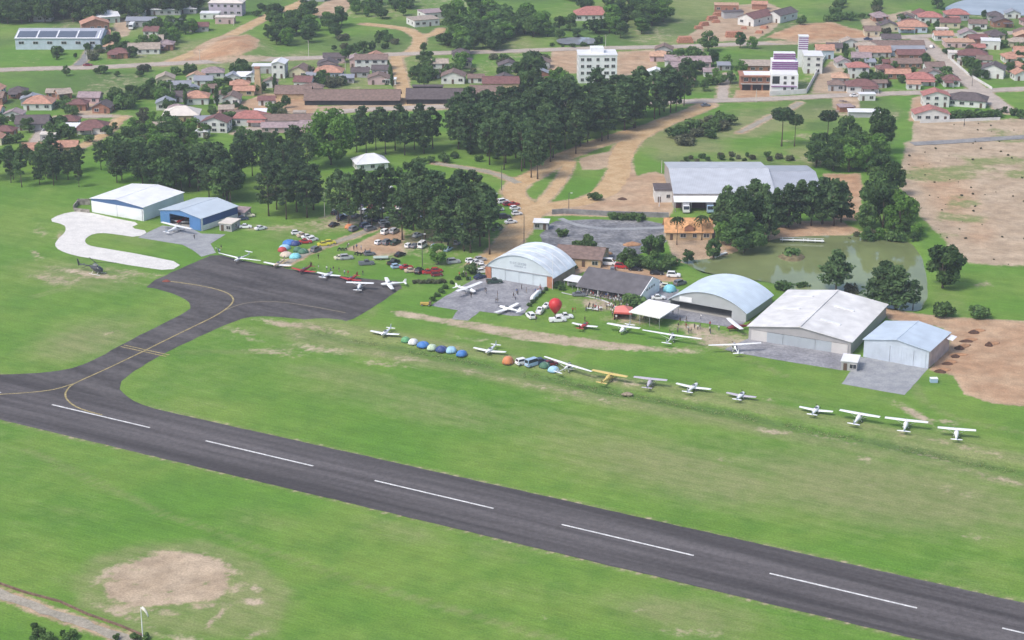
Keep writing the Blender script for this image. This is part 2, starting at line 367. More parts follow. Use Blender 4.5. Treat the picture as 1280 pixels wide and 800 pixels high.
# verges of every dirt road melt into the ground
for nm, hw, pts in DIRT_ROADS + STREETS:
    d = line_dist(pts); up(soil, np.clip((hw + 2.8 - d) / 3.0, 0, 1), .85 if nm == 'dirt_road' else .75); up(red, np.clip((hw + 4 - d) / 4, 0, 1), .4 if nm == 'dirt_road' else .1)
up(dry, poly_mask([(100, 700), (160, 680), (260, 672), (330, 700), (370, 740), (350, 800), (180, 800), (90, 760)], 14), .8)
for e0, e1 in (((-260, 410.1), (1560, 816.5)), ((-260, 462.3), (1560, 898.2))):
    ed_ = line_dist([e0, ((e0[0] + e1[0]) / 2, (e0[1] + e1[1]) / 2), e1]); up(dry, np.clip((2.2 - ed_) / 2, 0, 1), .9); up(soil, np.clip((1.3 - ed_) / 1.2, 0, 1), .6)
for tk in ([(745, 418), (730, 432), (700, 452), (640, 468), (560, 470)], [(575, 402), (560, 420), (545, 432)], [(835, 442), (870, 432), (905, 436), (980, 470)], [(1145, 480), (1150, 500), (1200, 525), (1300, 545)], [(1230, 640), (1000, 590), (800, 555), (600, 520), (420, 480)], [(470, 385), (440, 420), (330, 440), (230, 440)], [(30, 560), (200, 640), (420, 720), (700, 800)], [(180, 345), (110, 352), (39, 372)]):
    td = line_dist(tk); up(dry, np.clip(1.6 - np.abs(td - .9) / .8, 0, 1), .62)
# runway shoulder, ditch
dd = line_dist(DITCH)
along = fbm(GX * .05, GY * .05, 40, 3)
up(lush, .8 * np.clip(1.25 - dd / 4.2, 0, 1) * np.clip(.35 + along, 0, 1))
up(dry, np.clip(1.25 - np.abs(dd - 7) / 7, 0, 1), .85); up(soil, np.clip(1.1 - np.abs(dd - 7) / 5, 0, 1) * np.clip(fbm(GX * .06, GY * .06, 44, 4) * 3 - 1.2, 0, 1), .55)
up(lush, poly_mask([(60, 395), (39, 392), (39, 370), (90, 368), (125, 374), (110, 380)], 4), .35)
for pl in [[(39, 96), (200, 90), (240, 95), (250, 110), (180, 128), (130, 128), (39, 118)], [(0, 778), (60, 775), (110, 795), (150, 806), (0, 815)], [(820, 60), (945, 60), (935, 90), (905, 122), (880, 122), (820, 90)], [(500, 20), (640, 8), (700, -10), (640, 45), (560, 55)]]:
    up(lush, poly_mask(pl, 6), .35)
up(dry, poly_mask([(775, 0), (880, -20), (905, 0), (870, 40), (800, 56), (770, 54)], 8), .8)
up(dry, np.clip(fbm(GX * .012, GY * .012, 5, 4) * 2.2 - .95, 0, 1), .55)
# town ground: dirtier
town = np.clip((170 - PY) / 40, 0, 1)
up(soil, town * .4 * np.clip(fbm(GX * .028, GY * .028, 9, 4) * 3.2 - 1.15, 0, 1)); up(lush, town * .8 * np.clip(fbm(GX * .022, GY * .022, 19, 4) * 3.0 - .9, 0, 1)); up(dry, town * .8 * np.clip(fbm(GX * .02, GY * .02, 29, 4) * 3.0 - 1.2, 0, 1))
meadow = poly_mask([(790, 190), (800, 165), (880, 138), (1060, 126), (1130, 135), (1120, 200), (1010, 212), (840, 208)], 8)
up(dry, meadow * np.clip(fbm(GX * .04, GY * .04, 31, 4) * 3.2 - 1.1, 0, 1)); up(lush, meadow * .8 * np.clip(fbm(GX * .05, GY * .05, 33, 4) * 3.2 - 1.3, 0, 1)); up(soil, meadow * .5 * np.clip(fbm(GX * .05, GY * .05, 35, 4) * 4 - 2.1, 0, 1))
sx_ = poly_mask(SAND, 6); up(lush, sx_ * .0)
soil *= 1 - sx_ * .6 * np.clip(fbm(GX * .05, GY * .05, 61, 4) * 5 - 2.5, 0, 1); up(dry, sx_)
up(dry, np.clip(fbm(GX * .03, GY * .03, 71, 4) * 2.6 - 1.15, 0, 1), .4)
# heights
GZ = np.zeros(GX.shape)
GZ -= .6 * np.exp(-(dd / 3.2) ** 2)
GZ += .15 * np.exp(-((dd - 8) / 3.0) ** 2)
PMASK = poly_mask(POND, 6); GZ -= PMASK * 2.0
GZ -= poly_mask(LAKE, 3) * 1.6; GZ -= poly_mask(LAGOON, 3) * 1.6
for bx, by, rx, ry, h in [(295, 62, 30, 10, 4.0), (170, 70, 25, 6, 0), (1000, 43, 40, 8, 1.0)]:
    GZ += h * blob(bx, by, rx, ry, 0, .8)
GZ += np.clip(fbm(GX * .02, GY * .02, 77, 3) - .5, -1, 1) * .5 * np.clip((PY - 120) / 60, 0, 0.0)
nx, ny = len(XS), len(YS)
gv = np.stack([GX, GY, GZ], -1).reshape(-1, 3)
ii = (np.arange(ny - 1)[:, None] * nx + np.arange(nx - 1)[None, :]).ravel()
gf = np.stack([ii, ii + 1, ii + nx + 1, ii + nx], -1)
gm = bpy.data.meshes.new('ground')
gm.vertices.add(len(gv)); gm.vertices.foreach_set('co', gv.ravel().astype(np.float32))
gm.loops.add(gf.size); gm.loops.foreach_set('vertex_index', gf.ravel().astype(np.int32))
gm.polygons.add(len(gf)); gm.polygons.foreach_set('loop_start', np.arange(0, gf.size, 4, dtype=np.int32))
gm.update(calc_edges=True); gm.polygons.foreach_set('use_smooth', [True] * len(gf))
at = gm.color_attributes.new('cover', 'FLOAT_COLOR', 'POINT')
at.data.foreach_set('color', np.stack([dry, soil, red, lush], -1).reshape(-1).astype(np.float32))
ground = bpy.data.objects.new('ground', gm); COL.objects.link(ground)
tag(ground, 'mown green airfield turf with bare soil patches reaching to the town', None, None, 'structure')
def ground_z(x, y):
    i = np.clip(np.searchsorted(XS, x) - 1, 0, nx - 2); j = np.clip(np.searchsorted(YS, y) - 1, 0, ny - 2)
    return float(GZ[j, i])
# ---- ground shader
gmat = bpy.data.materials.new('turf_and_soil'); gmat.use_nodes = True
nt = gmat.node_tree; N = nt.nodes; L = nt.links; bs = N['Principled BSDF']; bs.inputs['Roughness'].default_value = .95; bs.inputs['Specular IOR Level'].default_value = .1
tc = N.new('ShaderNodeTexCoord')
def n_noise(scale, detail=4, stretch=None, rough=.55):
    n = N.new('ShaderNodeTexNoise'); n.inputs['Scale'].default_value = scale; n.inputs['Detail'].default_value = detail; n.inputs['Roughness'].default_value = rough
    if stretch:
        mp = N.new('ShaderNodeMapping'); mp.vector_type = 'TEXTURE'; mp.inputs['Rotation'].default_value = (0, 0, -stretch[0]); mp.inputs['Scale'].default_value = (1 / stretch[1], 1 / stretch[2], 1)
        L.new(tc.outputs['Object'], mp.inputs['Vector']); L.new(mp.outputs['Vector'], n.inputs['Vector'])
    else: L.new(tc.outputs['Object'], n.inputs['Vector'])
    return n.outputs['Fac']
def n_range(s, a, b, lo=0.0, hi=1.0, smooth=True):
    x = N.new('ShaderNodeMapRange'); x.interpolation_type = 'SMOOTHSTEP' if smooth else 'LINEAR'
    for k, v in (('From Min', a), ('From Max', b), ('To Min', lo), ('To Max', hi)): x.inputs[k].default_value = v
    L.new(s, x.inputs['Value']); return x.outputs['Result']
def n_math(op, a, b):
    x = N.new('ShaderNodeMath'); x.operation = op
    for k, s in enumerate((a, b)):
        if isinstance(s, (int, float)): x.inputs[k].default_value = s
        else: L.new(s, x.inputs[k])
    return x.outputs[0]
def n_mix(f, a, b):
    x = N.new('ShaderNodeMix'); x.data_type = 'RGBA'
    if isinstance(f, (int, float)): x.inputs['Factor'].default_value = f
    else: L.new(f, x.inputs['Factor'])
    for k, s in (('A', a), ('B', b)):
        sock = [i for i in x.inputs if i.name == k and i.type == 'RGBA'][0]
        if isinstance(s, tuple): sock.default_value = (*s, 1)
        else: L.new(s, sock)
    return [o for o in x.outputs if o.type == 'RGBA'][0]
def n_scale(col, val):
    x = N.new('ShaderNodeVectorMath'); x.operation = 'SCALE'
    if isinstance(col, tuple): x.inputs[0].default_value = col
    else: L.new(col, x.inputs[0])
    L.new(val, x.inputs['Scale']); return x.outputs['Vector']
ca = N.new('ShaderNodeVertexColor'); ca.layer_name = 'cover'
sp = N.new('ShaderNodeSeparateColor'); L.new(ca.outputs['Color'], sp.inputs['Color'])
g_dry, g_soil, g_red, g_lush = sp.outputs[0], sp.outputs[1], sp.outputs[2], ca.outputs['Alpha']
RWA = math.atan2((G(962, 717) - G(65, 506)).y, (G(962, 717) - G(65, 506)).x)
nA = n_noise(.018, 3); nB = n_noise(.09, 4); nC = n_noise(.7, 5); nS = n_noise(.12, 4, (-RWA, .25, 2.2)); nF = n_noise(2.2, 4, None, .7); nM = n_noise(.55, 4, (-RWA, .22, 2.4), .65); nP = n_noise(.22, 6, None, .68)
turf = n_mix(n_range(nA, .35, .65), (.104, .222, .031), (.156, .250, .048))
turf = n_mix(n_math('MULTIPLY', n_range(nB, .42, .7), .6), turf, (.088, .192, .031))
dryf = n_math('ADD', n_math('MULTIPLY', g_dry, .85), n_math('MULTIPLY', n_math('SUBTRACT', nS, .5), .6))
dryf = n_math('ADD', dryf, n_math('MULTIPLY', n_math('SUBTRACT', nP, .5), .7))
turf = n_mix(n_math('MULTIPLY', n_range(dryf, .15, 1.05), .85), turf, (.240, .240, .115))
lushf = n_range(n_math('ADD', g_lush, n_math('MULTIPLY', n_math('SUBTRACT', nC, .5), .9)), .25, .95)
turf = n_mix(n_math('MULTIPLY', lushf, .85), turf, (.085, .145, .042))
turf = n_scale(turf, n_range(nF, .3, .7, .78, 1.22)); turf = n_scale(turf, n_range(nM, .3, .7, .90, 1.10)); turf = n_scale(turf, n_range(nP, .3, .7, .93, 1.07))
turf = n_scale(turf, n_range(nS, .3, .7, .95, 1.05))
tan = n_mix(n_range(nB, .35, .68), (.39, .315, .225), (.47, .385, .285))
orange = n_mix(n_range(nB, .35, .68), (.40, .205, .105), (.47, .29, .165))
soilc = n_mix(g_red, tan, orange)
soilc = n_mix(n_math('MULTIPLY', n_range(nC, .5, .8), .5), soilc, (.30, .24, .17))
soilc = n_scale(soilc, n_range(nF, .25, .75, .76, 1.22)); soilc = n_scale(soilc, n_range(nP, .3, .7, .80, 1.14))
soilc = n_scale(soilc, n_range(nS, .3, .7, .94, 1.06))
sm = n_math('ADD', g_soil, n_math('MULTIPLY', n_math('SUBTRACT', nC, .5), .75))
sm = n_math('ADD', sm, n_math('MULTIPLY', n_math('SUBTRACT', nP, .5), 1.0))
sm = n_math('MULTIPLY', n_range(sm, .3, .75), n_range(g_soil, .03, .2))
L.new(n_mix(sm, turf, soilc), bs.inputs['Base Color'])
bp = N.new('ShaderNodeBump'); bp.inputs['Strength'].default_value = .5; bp.inputs['Distance'].default_value = .25
L.new(nC, bp.inputs['Height']); L.new(bp.outputs['Normal'], bs.inputs['Normal'])
gm.materials.append(gmat)
# ---------------------------------------------------------------- paved sheets
def surf_mat(name, c0, c1, scale=.25, stretch=None, rough=.9, spots=.2, grain=.12):
    m = bpy.data.materials.new(name); m.use_nodes = True
    global nt, N, L, tc
    nt = m.node_tree; N = nt.nodes; L = nt.links; b = N['Principled BSDF']; b.inputs['Roughness'].default_value = rough; b.inputs['Specular IOR Level'].default_value = .25
    tc = N.new('ShaderNodeTexCoord')
    a = n_noise(scale, 5, stretch); c = n_noise(scale * 5, 4); f = n_noise(4, 2)
    col = n_mix(n_range(a, .32, .68), c0, c1)
    col = n_scale(col, n_range(c, .3, .7, 1 - spots, 1 + spots)); col = n_scale(col, n_range(f, .3, .7, 1 - grain, 1 + grain))
    L.new(col, b.inputs['Base Color'])
    return m
ASPH = surf_mat('runway_asphalt', (.062, .056, .058), (.120, .110, .112), .16, (-RWA, .06, 1.8), spots=.14)
def lane_bands(m):
    nt = m.node_tree; N = nt.nodes; L = nt.links
    tc = N.new('ShaderNodeTexCoord'); mp = N.new('ShaderNodeMapping'); c0 = (G(467, 601) + G(604, 634)) / 2
    mp.vector_type = 'POINT'; mp.inputs['Rotation'].default_value = (0, 0, -RWA)
    cr = Matrix.Rotation(-RWA, 2) @ c0; mp.inputs['Location'].default_value = (0, -cr.y, 0)
    L.new(tc.outputs['Object'], mp.inputs['Vector']); sx = N.new('ShaderNodeSeparateXYZ'); L.new(mp.outputs['Vector'], sx.inputs['Vector'])
    nz = N.new('ShaderNodeTexNoise'); nz.inputs['Scale'].default_value = .06; nz.inputs['Detail'].default_value = 4; L.new(tc.outputs['Object'], nz.inputs['Vector'])
    ad = N.new('ShaderNodeMath'); ad.operation = 'MULTIPLY_ADD'; L.new(nz.outputs['Fac'], ad.inputs[0]); ad.inputs[1].default_value = 5; L.new(sx.outputs['Y'], ad.inputs[2])
    mr = N.new('ShaderNodeMapRange'); mr.inputs['From Min'].default_value = -13.5; mr.inputs['From Max'].default_value = 18.5; L.new(ad.outputs[0], mr.inputs['Value'])
    rp = N.new('ShaderNodeValToRGB'); e = rp.color_ramp.elements; e[0].position = 0; e[0].color = (.98, .98, .98, 1); e[1].position = 1; e[1].color = (.92, .92, .92, 1)
    for p_, v_ in ((.12, .86), (.26, .82), (.36, 1.0), (.5, 1.14), (.62, 1.08), (.7, .86), (.84, .9)):
        q = e.new(p_); q.color = (v_, v_, v_, 1)
    L.new(mr.outputs['Result'], rp.inputs['Fac'])
    b = N['Principled BSDF']; src = b.inputs['Base Color'].links[0].from_socket; vm = N.new('ShaderNodeVectorMath'); vm.operation = 'MULTIPLY'; L.new(src, vm.inputs[0]); L.new(rp.outputs['Color'], vm.inputs[1]); L.new(vm.outputs['Vector'], b.inputs['Base Color'])
lane_bands(ASPH)
ASPH2 = surf_mat('apron_asphalt', (.054, .049, .050), (.108, .099, .099), .12, (-RWA + .1, .25, 1.5), spots=.16)
CONCW = surf_mat('pale_concrete', (.58, .565, .54), (.67, .65, .62), .3, spots=.06)
CONCG = surf_mat('grey_concrete', (.25, .26, .28), (.33, .34, .35), .3, spots=.10)
COBBLE = surf_mat('stone_paving', (.20, .20, .22), (.30, .30, .32), .22, spots=.2)
DIRT = surf_mat('packed_dirt', (.42, .275, .14), (.52, .375, .215), .22, spots=.12)
DIRT2 = surf_mat('pale_track', (.27, .25, .20), (.36, .32, .26), .25, spots=.15)
STREETM = surf_mat('dusty_street', (.36, .31, .265), (.45, .385, .33), .2, spots=.10)
STREETG = surf_mat('grey_street', (.20, .20, .205), (.27, .265, .26), .2, spots=.12)
GRAVM = surf_mat('dark_gravel', (.12, .125, .14), (.25, .25, .26), .18, spots=.3)
PAINTW = surf_mat('worn_white_paint', (.50, .50, .50), (.70, .70, .69), .5, spots=.16)
PAINTY = surf_mat('worn_yellow_paint', (.27, .22, .10), (.40, .33, .16), .5, spots=.3)
sheet('taxiway', TAXI, .03, ASPH2, 1, .2, label='dark asphalt taxiway widening into the aircraft parking apron')
sheet('runway', RUNWAY, .06, ASPH, 0, .15, label='dark asphalt runway running diagonally across the airfield')
sheet('concrete_path', LOOP, .05, CONCW, 1, .08, label='pale concrete taxi loop in front of the white hangar')
sheet('concrete_pad', PAD, .035, CONCG, 0, .08, label='grey concrete pad in front of the blue hangar')
sheet('stone_apron', APRON_ARCH, .03, COBBLE, 0, .2, label='grey paved apron in front of the brick pillared arched hangar')
sheet('hangar_apron', APRON_WIDE, .03, COBBLE, 0, .2, label='grey apron before the wide open arched hangar')
sheet('hangar_apron', APRON_BIG, .03, COBBLE, 0, .1, label='grey slab before the large pale metal hangar')
sheet('hangar_apron', APRON_BLUE, .03, CONCG, 0, .1, label='grey slab before the light blue hangar')
sheet('gravel_yard', GRAVEL, .02, GRAVM, 1, .5, label='dark gravel yard behind the arched hangar')
sheet('paved_yard', SHED_YARD, .02, COBBLE, 0, .2, label='grey yard beside the dark roofed clubhouse')
strip('pale_path', [(700, 273), (725, 283), (770, 287), (832, 284)], 1.2, .026, CONCG, 'pale strip crossing the dark gravel yard')
dl = ['orange dirt road from the arched hangar up to the town street', 'dirt road curving along the pine wood edge', 'short dirt track linking two dirt roads', 'narrow pale path crossing the lawn by the pine wood', 'dirt street between the two long brown sheds', 'dirt lane bending up past the long grey roofed house', 'dirt spur to the long grey roofed house', 'dirt road climbing past the red cut bank', 'dirt spur at the top of the red bank', 'dirt lane beside the maroon roofed house', 'thin dirt trail across the meadow', 'grey grass track through the campsite to the apron', 'pale field track at the near left corner']
for k, (nm, hw, pts) in enumerate(DIRT_ROADS):
    strip(nm, pts, hw, .022 + .0045 * k, DIRT2 if k in (3, 10, 11, 12) else DIRT, dl[k], jit=.5)
sl = ['upper town street running across the whole view', 'lower town street behind the pine woods', 'wide street descending at the right of the town', 'narrow lane beside the unfinished brick building', 'narrow lane beside the pink house', 'grey road across the sandy plot', 'grey driveway to the solar panel building', 'pale lane between the left edge houses']
for k, (nm, hw, pts) in enumerate(STREETS):
    strip(nm, pts, hw, .11 + .0045 * k, STREETG if k in (5, 6) else STREETM, sl[k], jit=.3)
# runway dashes: 30 m stripes every 54 m, each a marking of its own
ra, rb = G(65, 506), G(962, 717); rd_ = (rb - ra) / 4; ru = rd_.normalized()
for k in range(-2, 7):
    a = ra + rd_ * k; b = a + ru * 32.4
    strip('centreline_marking', None, .27, .075, PAINTW, 'white centreline dashes painted along the runway', jit=.02, smooth=0, world=[a, b], step=4)
YC = [(128, 519), (112, 515), (97, 510), (86, 503), (81, 495), (83, 488), (91, 480), (130, 463), (180, 439), (230, 414), (262, 399), (281, 388), (291, 379), (292, 373), (286, 367), (272, 362), (250, 357), (222, 353), (206, 351)]
strip('yellow_guideline', YC, .24, .082, PAINTY, 'yellow taxi line curving from runway to apron', jit=.05, step=1)
strip('yellow_guideline', [(91, 480), (70, 487), (39, 491), (-30, 495)], .22, .079, PAINTY, 'faint yellow taxi line leading off at the left edge', jit=.05)
strip('yellow_guideline', [(281, 388), (300, 380), (322, 377), (350, 377), (390, 383), (432, 391)], .2, .042, surf_mat('faint_yellow_paint', (.17, .15, .11), (.24, .21, .14), .8), 'faint yellow line across the parking apron', jit=.05)
ha, hb = G(153, 432.5), G(210, 445)
for s in (-.7, .7):
    off = Vector((-(hb - ha).normalized().y, (hb - ha).normalized().x)) * s
    strip('holding_marking', None, .22, .078, PAINTY, 'worn yellow double holding line across the taxiway', jit=.03, smooth=0, world=[ha + off, hb + off], step=1)
# water
def water_mat(name, col, rough):
    m = mat(name, col, rough, spec=.5, ns=.05, na=.25)
    nt_ = m.node_tree; n = nt_.nodes.new('ShaderNodeTexNoise'); n.inputs['Scale'].default_value = 1.2
    b = nt_.nodes.new('ShaderNodeBump'); b.inputs['Strength'].default_value = .12; b.inputs['Distance'].default_value = .05
    t = nt_.nodes.new('ShaderNodeTexCoord'); nt_.links.new(t.outputs['Object'], n.inputs['Vector'])
    nt_.links.new(n.outputs['Fac'], b.inputs['Height']); nt_.links.new(b.outputs['Normal'], nt_.nodes['Principled BSDF'].inputs['Normal'])
    return m
WAT = water_mat('murky_water', (.19, .225, .095), .04)
WAT2 = water_mat('pale_water', (.30, .32, .36), .06)
def water(name, ppx, z, m, label):
    P = [G(*p) for p in ppx]; c = sum(P, Vector((0, 0))) / len(P)
    return sheet(name, None, z, m, 2, 0, label=label, world=[c + (p - c) * 1.03 for p in P])
water('pond', POND, -.55, WAT, 'murky green pond behind the hangars with trees on its banks')
water('lake', LAKE, -.4, WAT2, 'pale reflecting lake at the far right top')
water('lagoon', LAGOON, -.15, WAT2, 'small pale pool glinting between trees by the upper street')
isl = G(990, 320)
mb = MB(); rings = []
for zz, rr in ((-1.5, 5.0), (-.45, 4.2), (.2, 3.2), (.45, 1.6), (.5, .1)):
    rings.append([(isl.x + rr * (1 + .12 * math.sin(3 * a)) * math.cos(a), isl.y + rr * math.sin(a), zz) for a in [2 * math.pi * i / 16 for i in range(16)]])
mb.loft(rings); tag(mb.build('islet', mat('islet_soil', (.16, .13, .07), .95, ns=.8, na=.4), smooth=True), 'small earth islet in the green pond', None, None, 'structure')
# ================================================================== BUILDINGS
def tile(name, col): return mat(name, col, .85, ns=.9, na=.28, stripes=('X', 2.2, .12), rand=.06)
def metal(name, col, ax='X', sc=.9, am=.04, na=.08): return mat(name, col, .42, .0, ns=.25, na=na, stripes=(ax, sc, am), spec=.5)
RT = {
 'orange': tile('roof_tile_orange', (.42, .225, .16)), 'lorange': tile('roof_tile_pale_orange', (.48, .30, .205)),
 'vorange': tile('roof_tile_vivid_orange', (.56, .30, .14)), 'red': tile('roof_tile_red', (.36, .15, .13)), 'maroon': tile('roof_tile_maroon', (.175, .085, .08)),
 'brown': tile('roof_tile_brown', (.195, .135, .115)), 'dark': tile('roof_tile_dark', (.105, .085, .088)),
 'grey': metal('roof_sheet_grey', (.27, .28, .32)), 'pale': mat('roof_sheet_pale', (.66, .60, .54), .6, ns=.4, na=.1),
 'white': metal('roof_sheet_white', (.74, .74, .76)), 'beige': tile('roof_tile_beige', (.36, .30, .25)), 'lilac': tile('roof_tile_lilac', (.30, .23, .24)),
}
WT = {'white': WALLW, 'cream': mat('wall_cream', (.60, .53, .38), .85, ns=.5, na=.12), 'blue': mat('wall_pale_blue', (.48, .56, .64), .85, ns=.5, na=.1),
      'pink': mat('wall_pink', (.56, .40, .40), .85, ns=.5, na=.12), 'grey': mat('wall_grey', (.40, .40, .41), .85, ns=.5, na=.15),
      'brick': mat('wall_brick', (.34, .165, .11), .9, ns=.8, na=.25), 'tan': mat('wall_tan', (.50, .37, .22), .9, ns=.5, na=.2),
      'green': mat('wall_pale_green', (.45, .54, .46), .85, ns=.5, na=.1), 'dark': DARK, 'lilac': mat('wall_lilac', (.48, .42, .50), .85, ns=.5, na=.1)}
DOORM = mat('door_brown', (.11, .07, .05), .6)
def unit_window():
    p = MB(); p.box((0, -.02, 0), (1.0, .06, 1.0)); pane = p.mesh('pane', GLASS)
    f = MB()
    for x in (-.53, .53): f.box((x, -.035, 0), (.07, .12, 1.12))
    for z in (-.56, .56): f.box((0, -.035, z), (1.13, .12, .08))
    f.box((0, -.06, 0), (.05, .05, 1.0))
    return f.mesh('window', FRAMEM), pane
WIN_F, WIN_P = unit_window()
def window(parent, x, y, z, w=1.3, h=1.1, rz=0.0):
    f = link('window', WIN_F, parent, (x, y, z), rz); f.scale = (w, 1, h)
    return link('pane', WIN_P, f)
def door(parent, x, y, w=1.0, h=2.1, rz=0.0, m=DOORM):
    mb = MB(); mb.box((0, -.02, h / 2), (w, .08, h)); mb.box((w * .35, -.09, h / 2), (.06, .06, .14), 0, 1)
    o = mb.build('door', [m, STEEL], parent); o.location = (x, y, 0); o.rotation_euler = (0, 0, rz); return o
def roof_gable(parent, w, d, h, rise, m, ov=.5, t=.14, name='roof', along='x', wallm=None):
    """gable roof; ridge along x (width) or along y (depth, gable faces the front)"""
    mb = MB()
    if along == 'x':
        k = rise / (d / 2); zo = h - ov * k
        for s in (-1, 1):
            mb.slab([(-w / 2 - ov, d / 2 + s * (d / 2 + ov), zo), (w / 2 + ov, d / 2 + s * (d / 2 + ov), zo), (w / 2 + ov, d / 2, h + rise), (-w / 2 - ov, d / 2, h + rise)], t)
        mb.tube((-w / 2 - ov, d / 2, h + rise), (w / 2 + ov, d / 2, h + rise), .12, n=6)
    else:
        k = rise / (w / 2); zo = h - ov * k
        for s in (-1, 1):
            mb.slab([(s * (w / 2 + ov), -ov, zo), (s * (w / 2 + ov), d + ov, zo), (0, d + ov, h + rise), (0, -ov, h + rise)], t)
        mb.tube((0, -ov, h + rise), (0, d + ov, h + rise), .12, n=6)
    return mb.build(name, m, parent)
def roof_hip(parent, w, d, h, rise, m, ov=.55, name='roof'):
    mb = MB(); W, D = w / 2 + ov, d / 2 + ov; r = max(0.15, (W - D)) if W > D else 0.15
    ry = 0.15 if W > D else (D - W)
    z0 = h - ov * rise / min(W, D)
    A = [(-W, d / 2 - D, z0), (W, d / 2 - D, z0), (W, d / 2 + D, z0), (-W, d / 2 + D, z0)]
    if W >= D:
        p, q = (-r, d / 2, h + rise), (r, d / 2, h + rise)
        fs = [[A[0], A[1], q, p], [A[1], A[2], q], [A[2], A[3], p, q], [A[3], A[0], p]]; hips = [(A[0], p), (A[3], p), (A[1], q), (A[2], q), (p, q)]
    else:
        p, q = (0, d / 2 - ry, h + rise), (0, d / 2 + ry, h + rise)
        fs = [[A[0], A[1], p], [A[1], A[2], q, p], [A[2], A[3], q], [A[3], A[0], p, q]]; hips = [(A[0], p), (A[1], p), (A[2], q), (A[3], q), (p, q)]
    for f in fs: mb.slab(f, .14)
    for a, b in hips: mb.tube(a, b, .1, n=5)
    return mb.build(name, m, parent)
def walls(parent, w, d, h, m, gable=None, rise=0.0, name='wall', base=True):
    mb = MB()
    if gable == 'x':
        pts = [(0, 0), (d, 0), (d, h), (d / 2, h + rise - .06), (0, h)]
        vs = [(-w / 2, y, z) for y, z in pts] + [(w / 2, y, z) for y, z in pts]
        mb.add(vs, [(4, 3, 2, 1, 0), (5, 6, 7, 8, 9), (0, 1, 6, 5), (1, 2, 7, 6), (3, 4, 9, 8), (2, 3, 8, 7), (4, 0, 5, 9)])
    elif gable == 'y': mb.prism([(-w / 2, 0), (w / 2, 0), (w / 2, h), (0, h + rise - .06), (-w / 2, h)], 0, d)
    else: mb.b2(-w / 2, w / 2, 0, d, 0, h)
    return mb.build(name, m, parent)
HN = 0
def house(px, py, w, d, rot, h, style, rc, wc, label, rise=None, storeys=1, cat='house', porch=False, chimney=False, group=None, win=True, z=0.0):
    """px,py: foot of the front wall's middle"""
    global HN; HN += 1
    rnd = random.Random(HN * 13)
    g = G(px, py)
    nm = {'white': 'house'}.get(cat, cat.replace(' ', '_'))
    o = empty(nm, (g.x, g.y, 0), R(rot)); later(o, label, px, cat, group)
    rise = rise if rise is not None else min(w, d) * .24
    wm = WT[wc]; rm = RT[rc]
    if style == 'gx': walls(o, w, d, h, wm, 'x', rise); roof_gable(o, w, d, h, rise, rm, along='x')
    elif style == 'gy': walls(o, w, d, h, wm, 'y', rise); roof_gable(o, w, d, h, rise, rm, along='y')
    elif style == 'hip': walls(o, w, d, h, wm); roof_hip(o, w, d, h, rise, rm)
    elif style == 'shed':
        walls(o, w, d, h, wm); mb = MB(); mb.slab([(-w / 2 - .3, -.5, h + .05), (w / 2 + .3, -.5, h + .05), (w / 2 + .3, d + .3, h + .05 + rise), (-w / 2 - .3, d + .3, h + .05 + rise)], .1); mb.build('roof', rm, o)
    elif style == 'flat':
        walls(o, w, d, h, wm); mb = MB(); mb.b2(-w / 2 - .25, w / 2 + .25, -.25, d + .25, h, h + .25); mb.build('roof', rm, o)
    if win:
        hs = h / storeys
        for s in range(storeys):
            z0 = s * hs + hs * .52; n = max(2, int(w / 3.4)); dk = rnd.randrange(n)
            for i in range(n):
                x = -w / 2 + w * (i + .5) / n
                if i == dk and s == 0: door(o, x, -.03)
                else: window(o, x, -.03, z0, rnd.choice((1.2, 1.5, 1.8)), 1.15)
            for sd in (-1, 1):
                for q in range(1 if d < 7 else 2):
                    window(o, sd * (w / 2 + .03), d * (q + .6) / (1.2 if d < 7 else 2.2), z0, 1.2, 1.1, math.pi / 2 * sd)
    if porch:
        pw = w * .55; x0 = -w / 2 if rnd.random() < .5 else w / 2 - pw
        mb = MB(); mb.slab([(x0, -2.6, 2.25), (x0 + pw, -2.6, 2.25), (x0 + pw, -.55, 2.75), (x0, -.55, 2.75)], .1); mb.build('porch_roof', rm, o)
        for x in (x0 + .2, x0 + pw - .2):
            mb = MB(); mb.b2(x - .1, x + .1, -2.5, -2.3, 0, 2.2); mb.build('porch_post', wm, o)
    if chimney:
        mb = MB(); mb.b2(w * .2, w * .2 + .7, d * .6, d * .6 + .7, h * .8, h + rise + .7); mb.build('chimney', WT['brick'], o)
    return o
# ---- frame from photo pixels: front-left foot A, front-right foot B, back-right eave corner C at height zc
def frame(A, B, C, zc):
    a, b, c = G(*A), G(*B), G(C[0], C[1], zc)
    u = (b - a); w = u.length; u = u / w; n = Vector((-u.y, u.x))
    return (a + b) / 2, math.atan2(u.y, u.x), w, (c - b).dot(n)
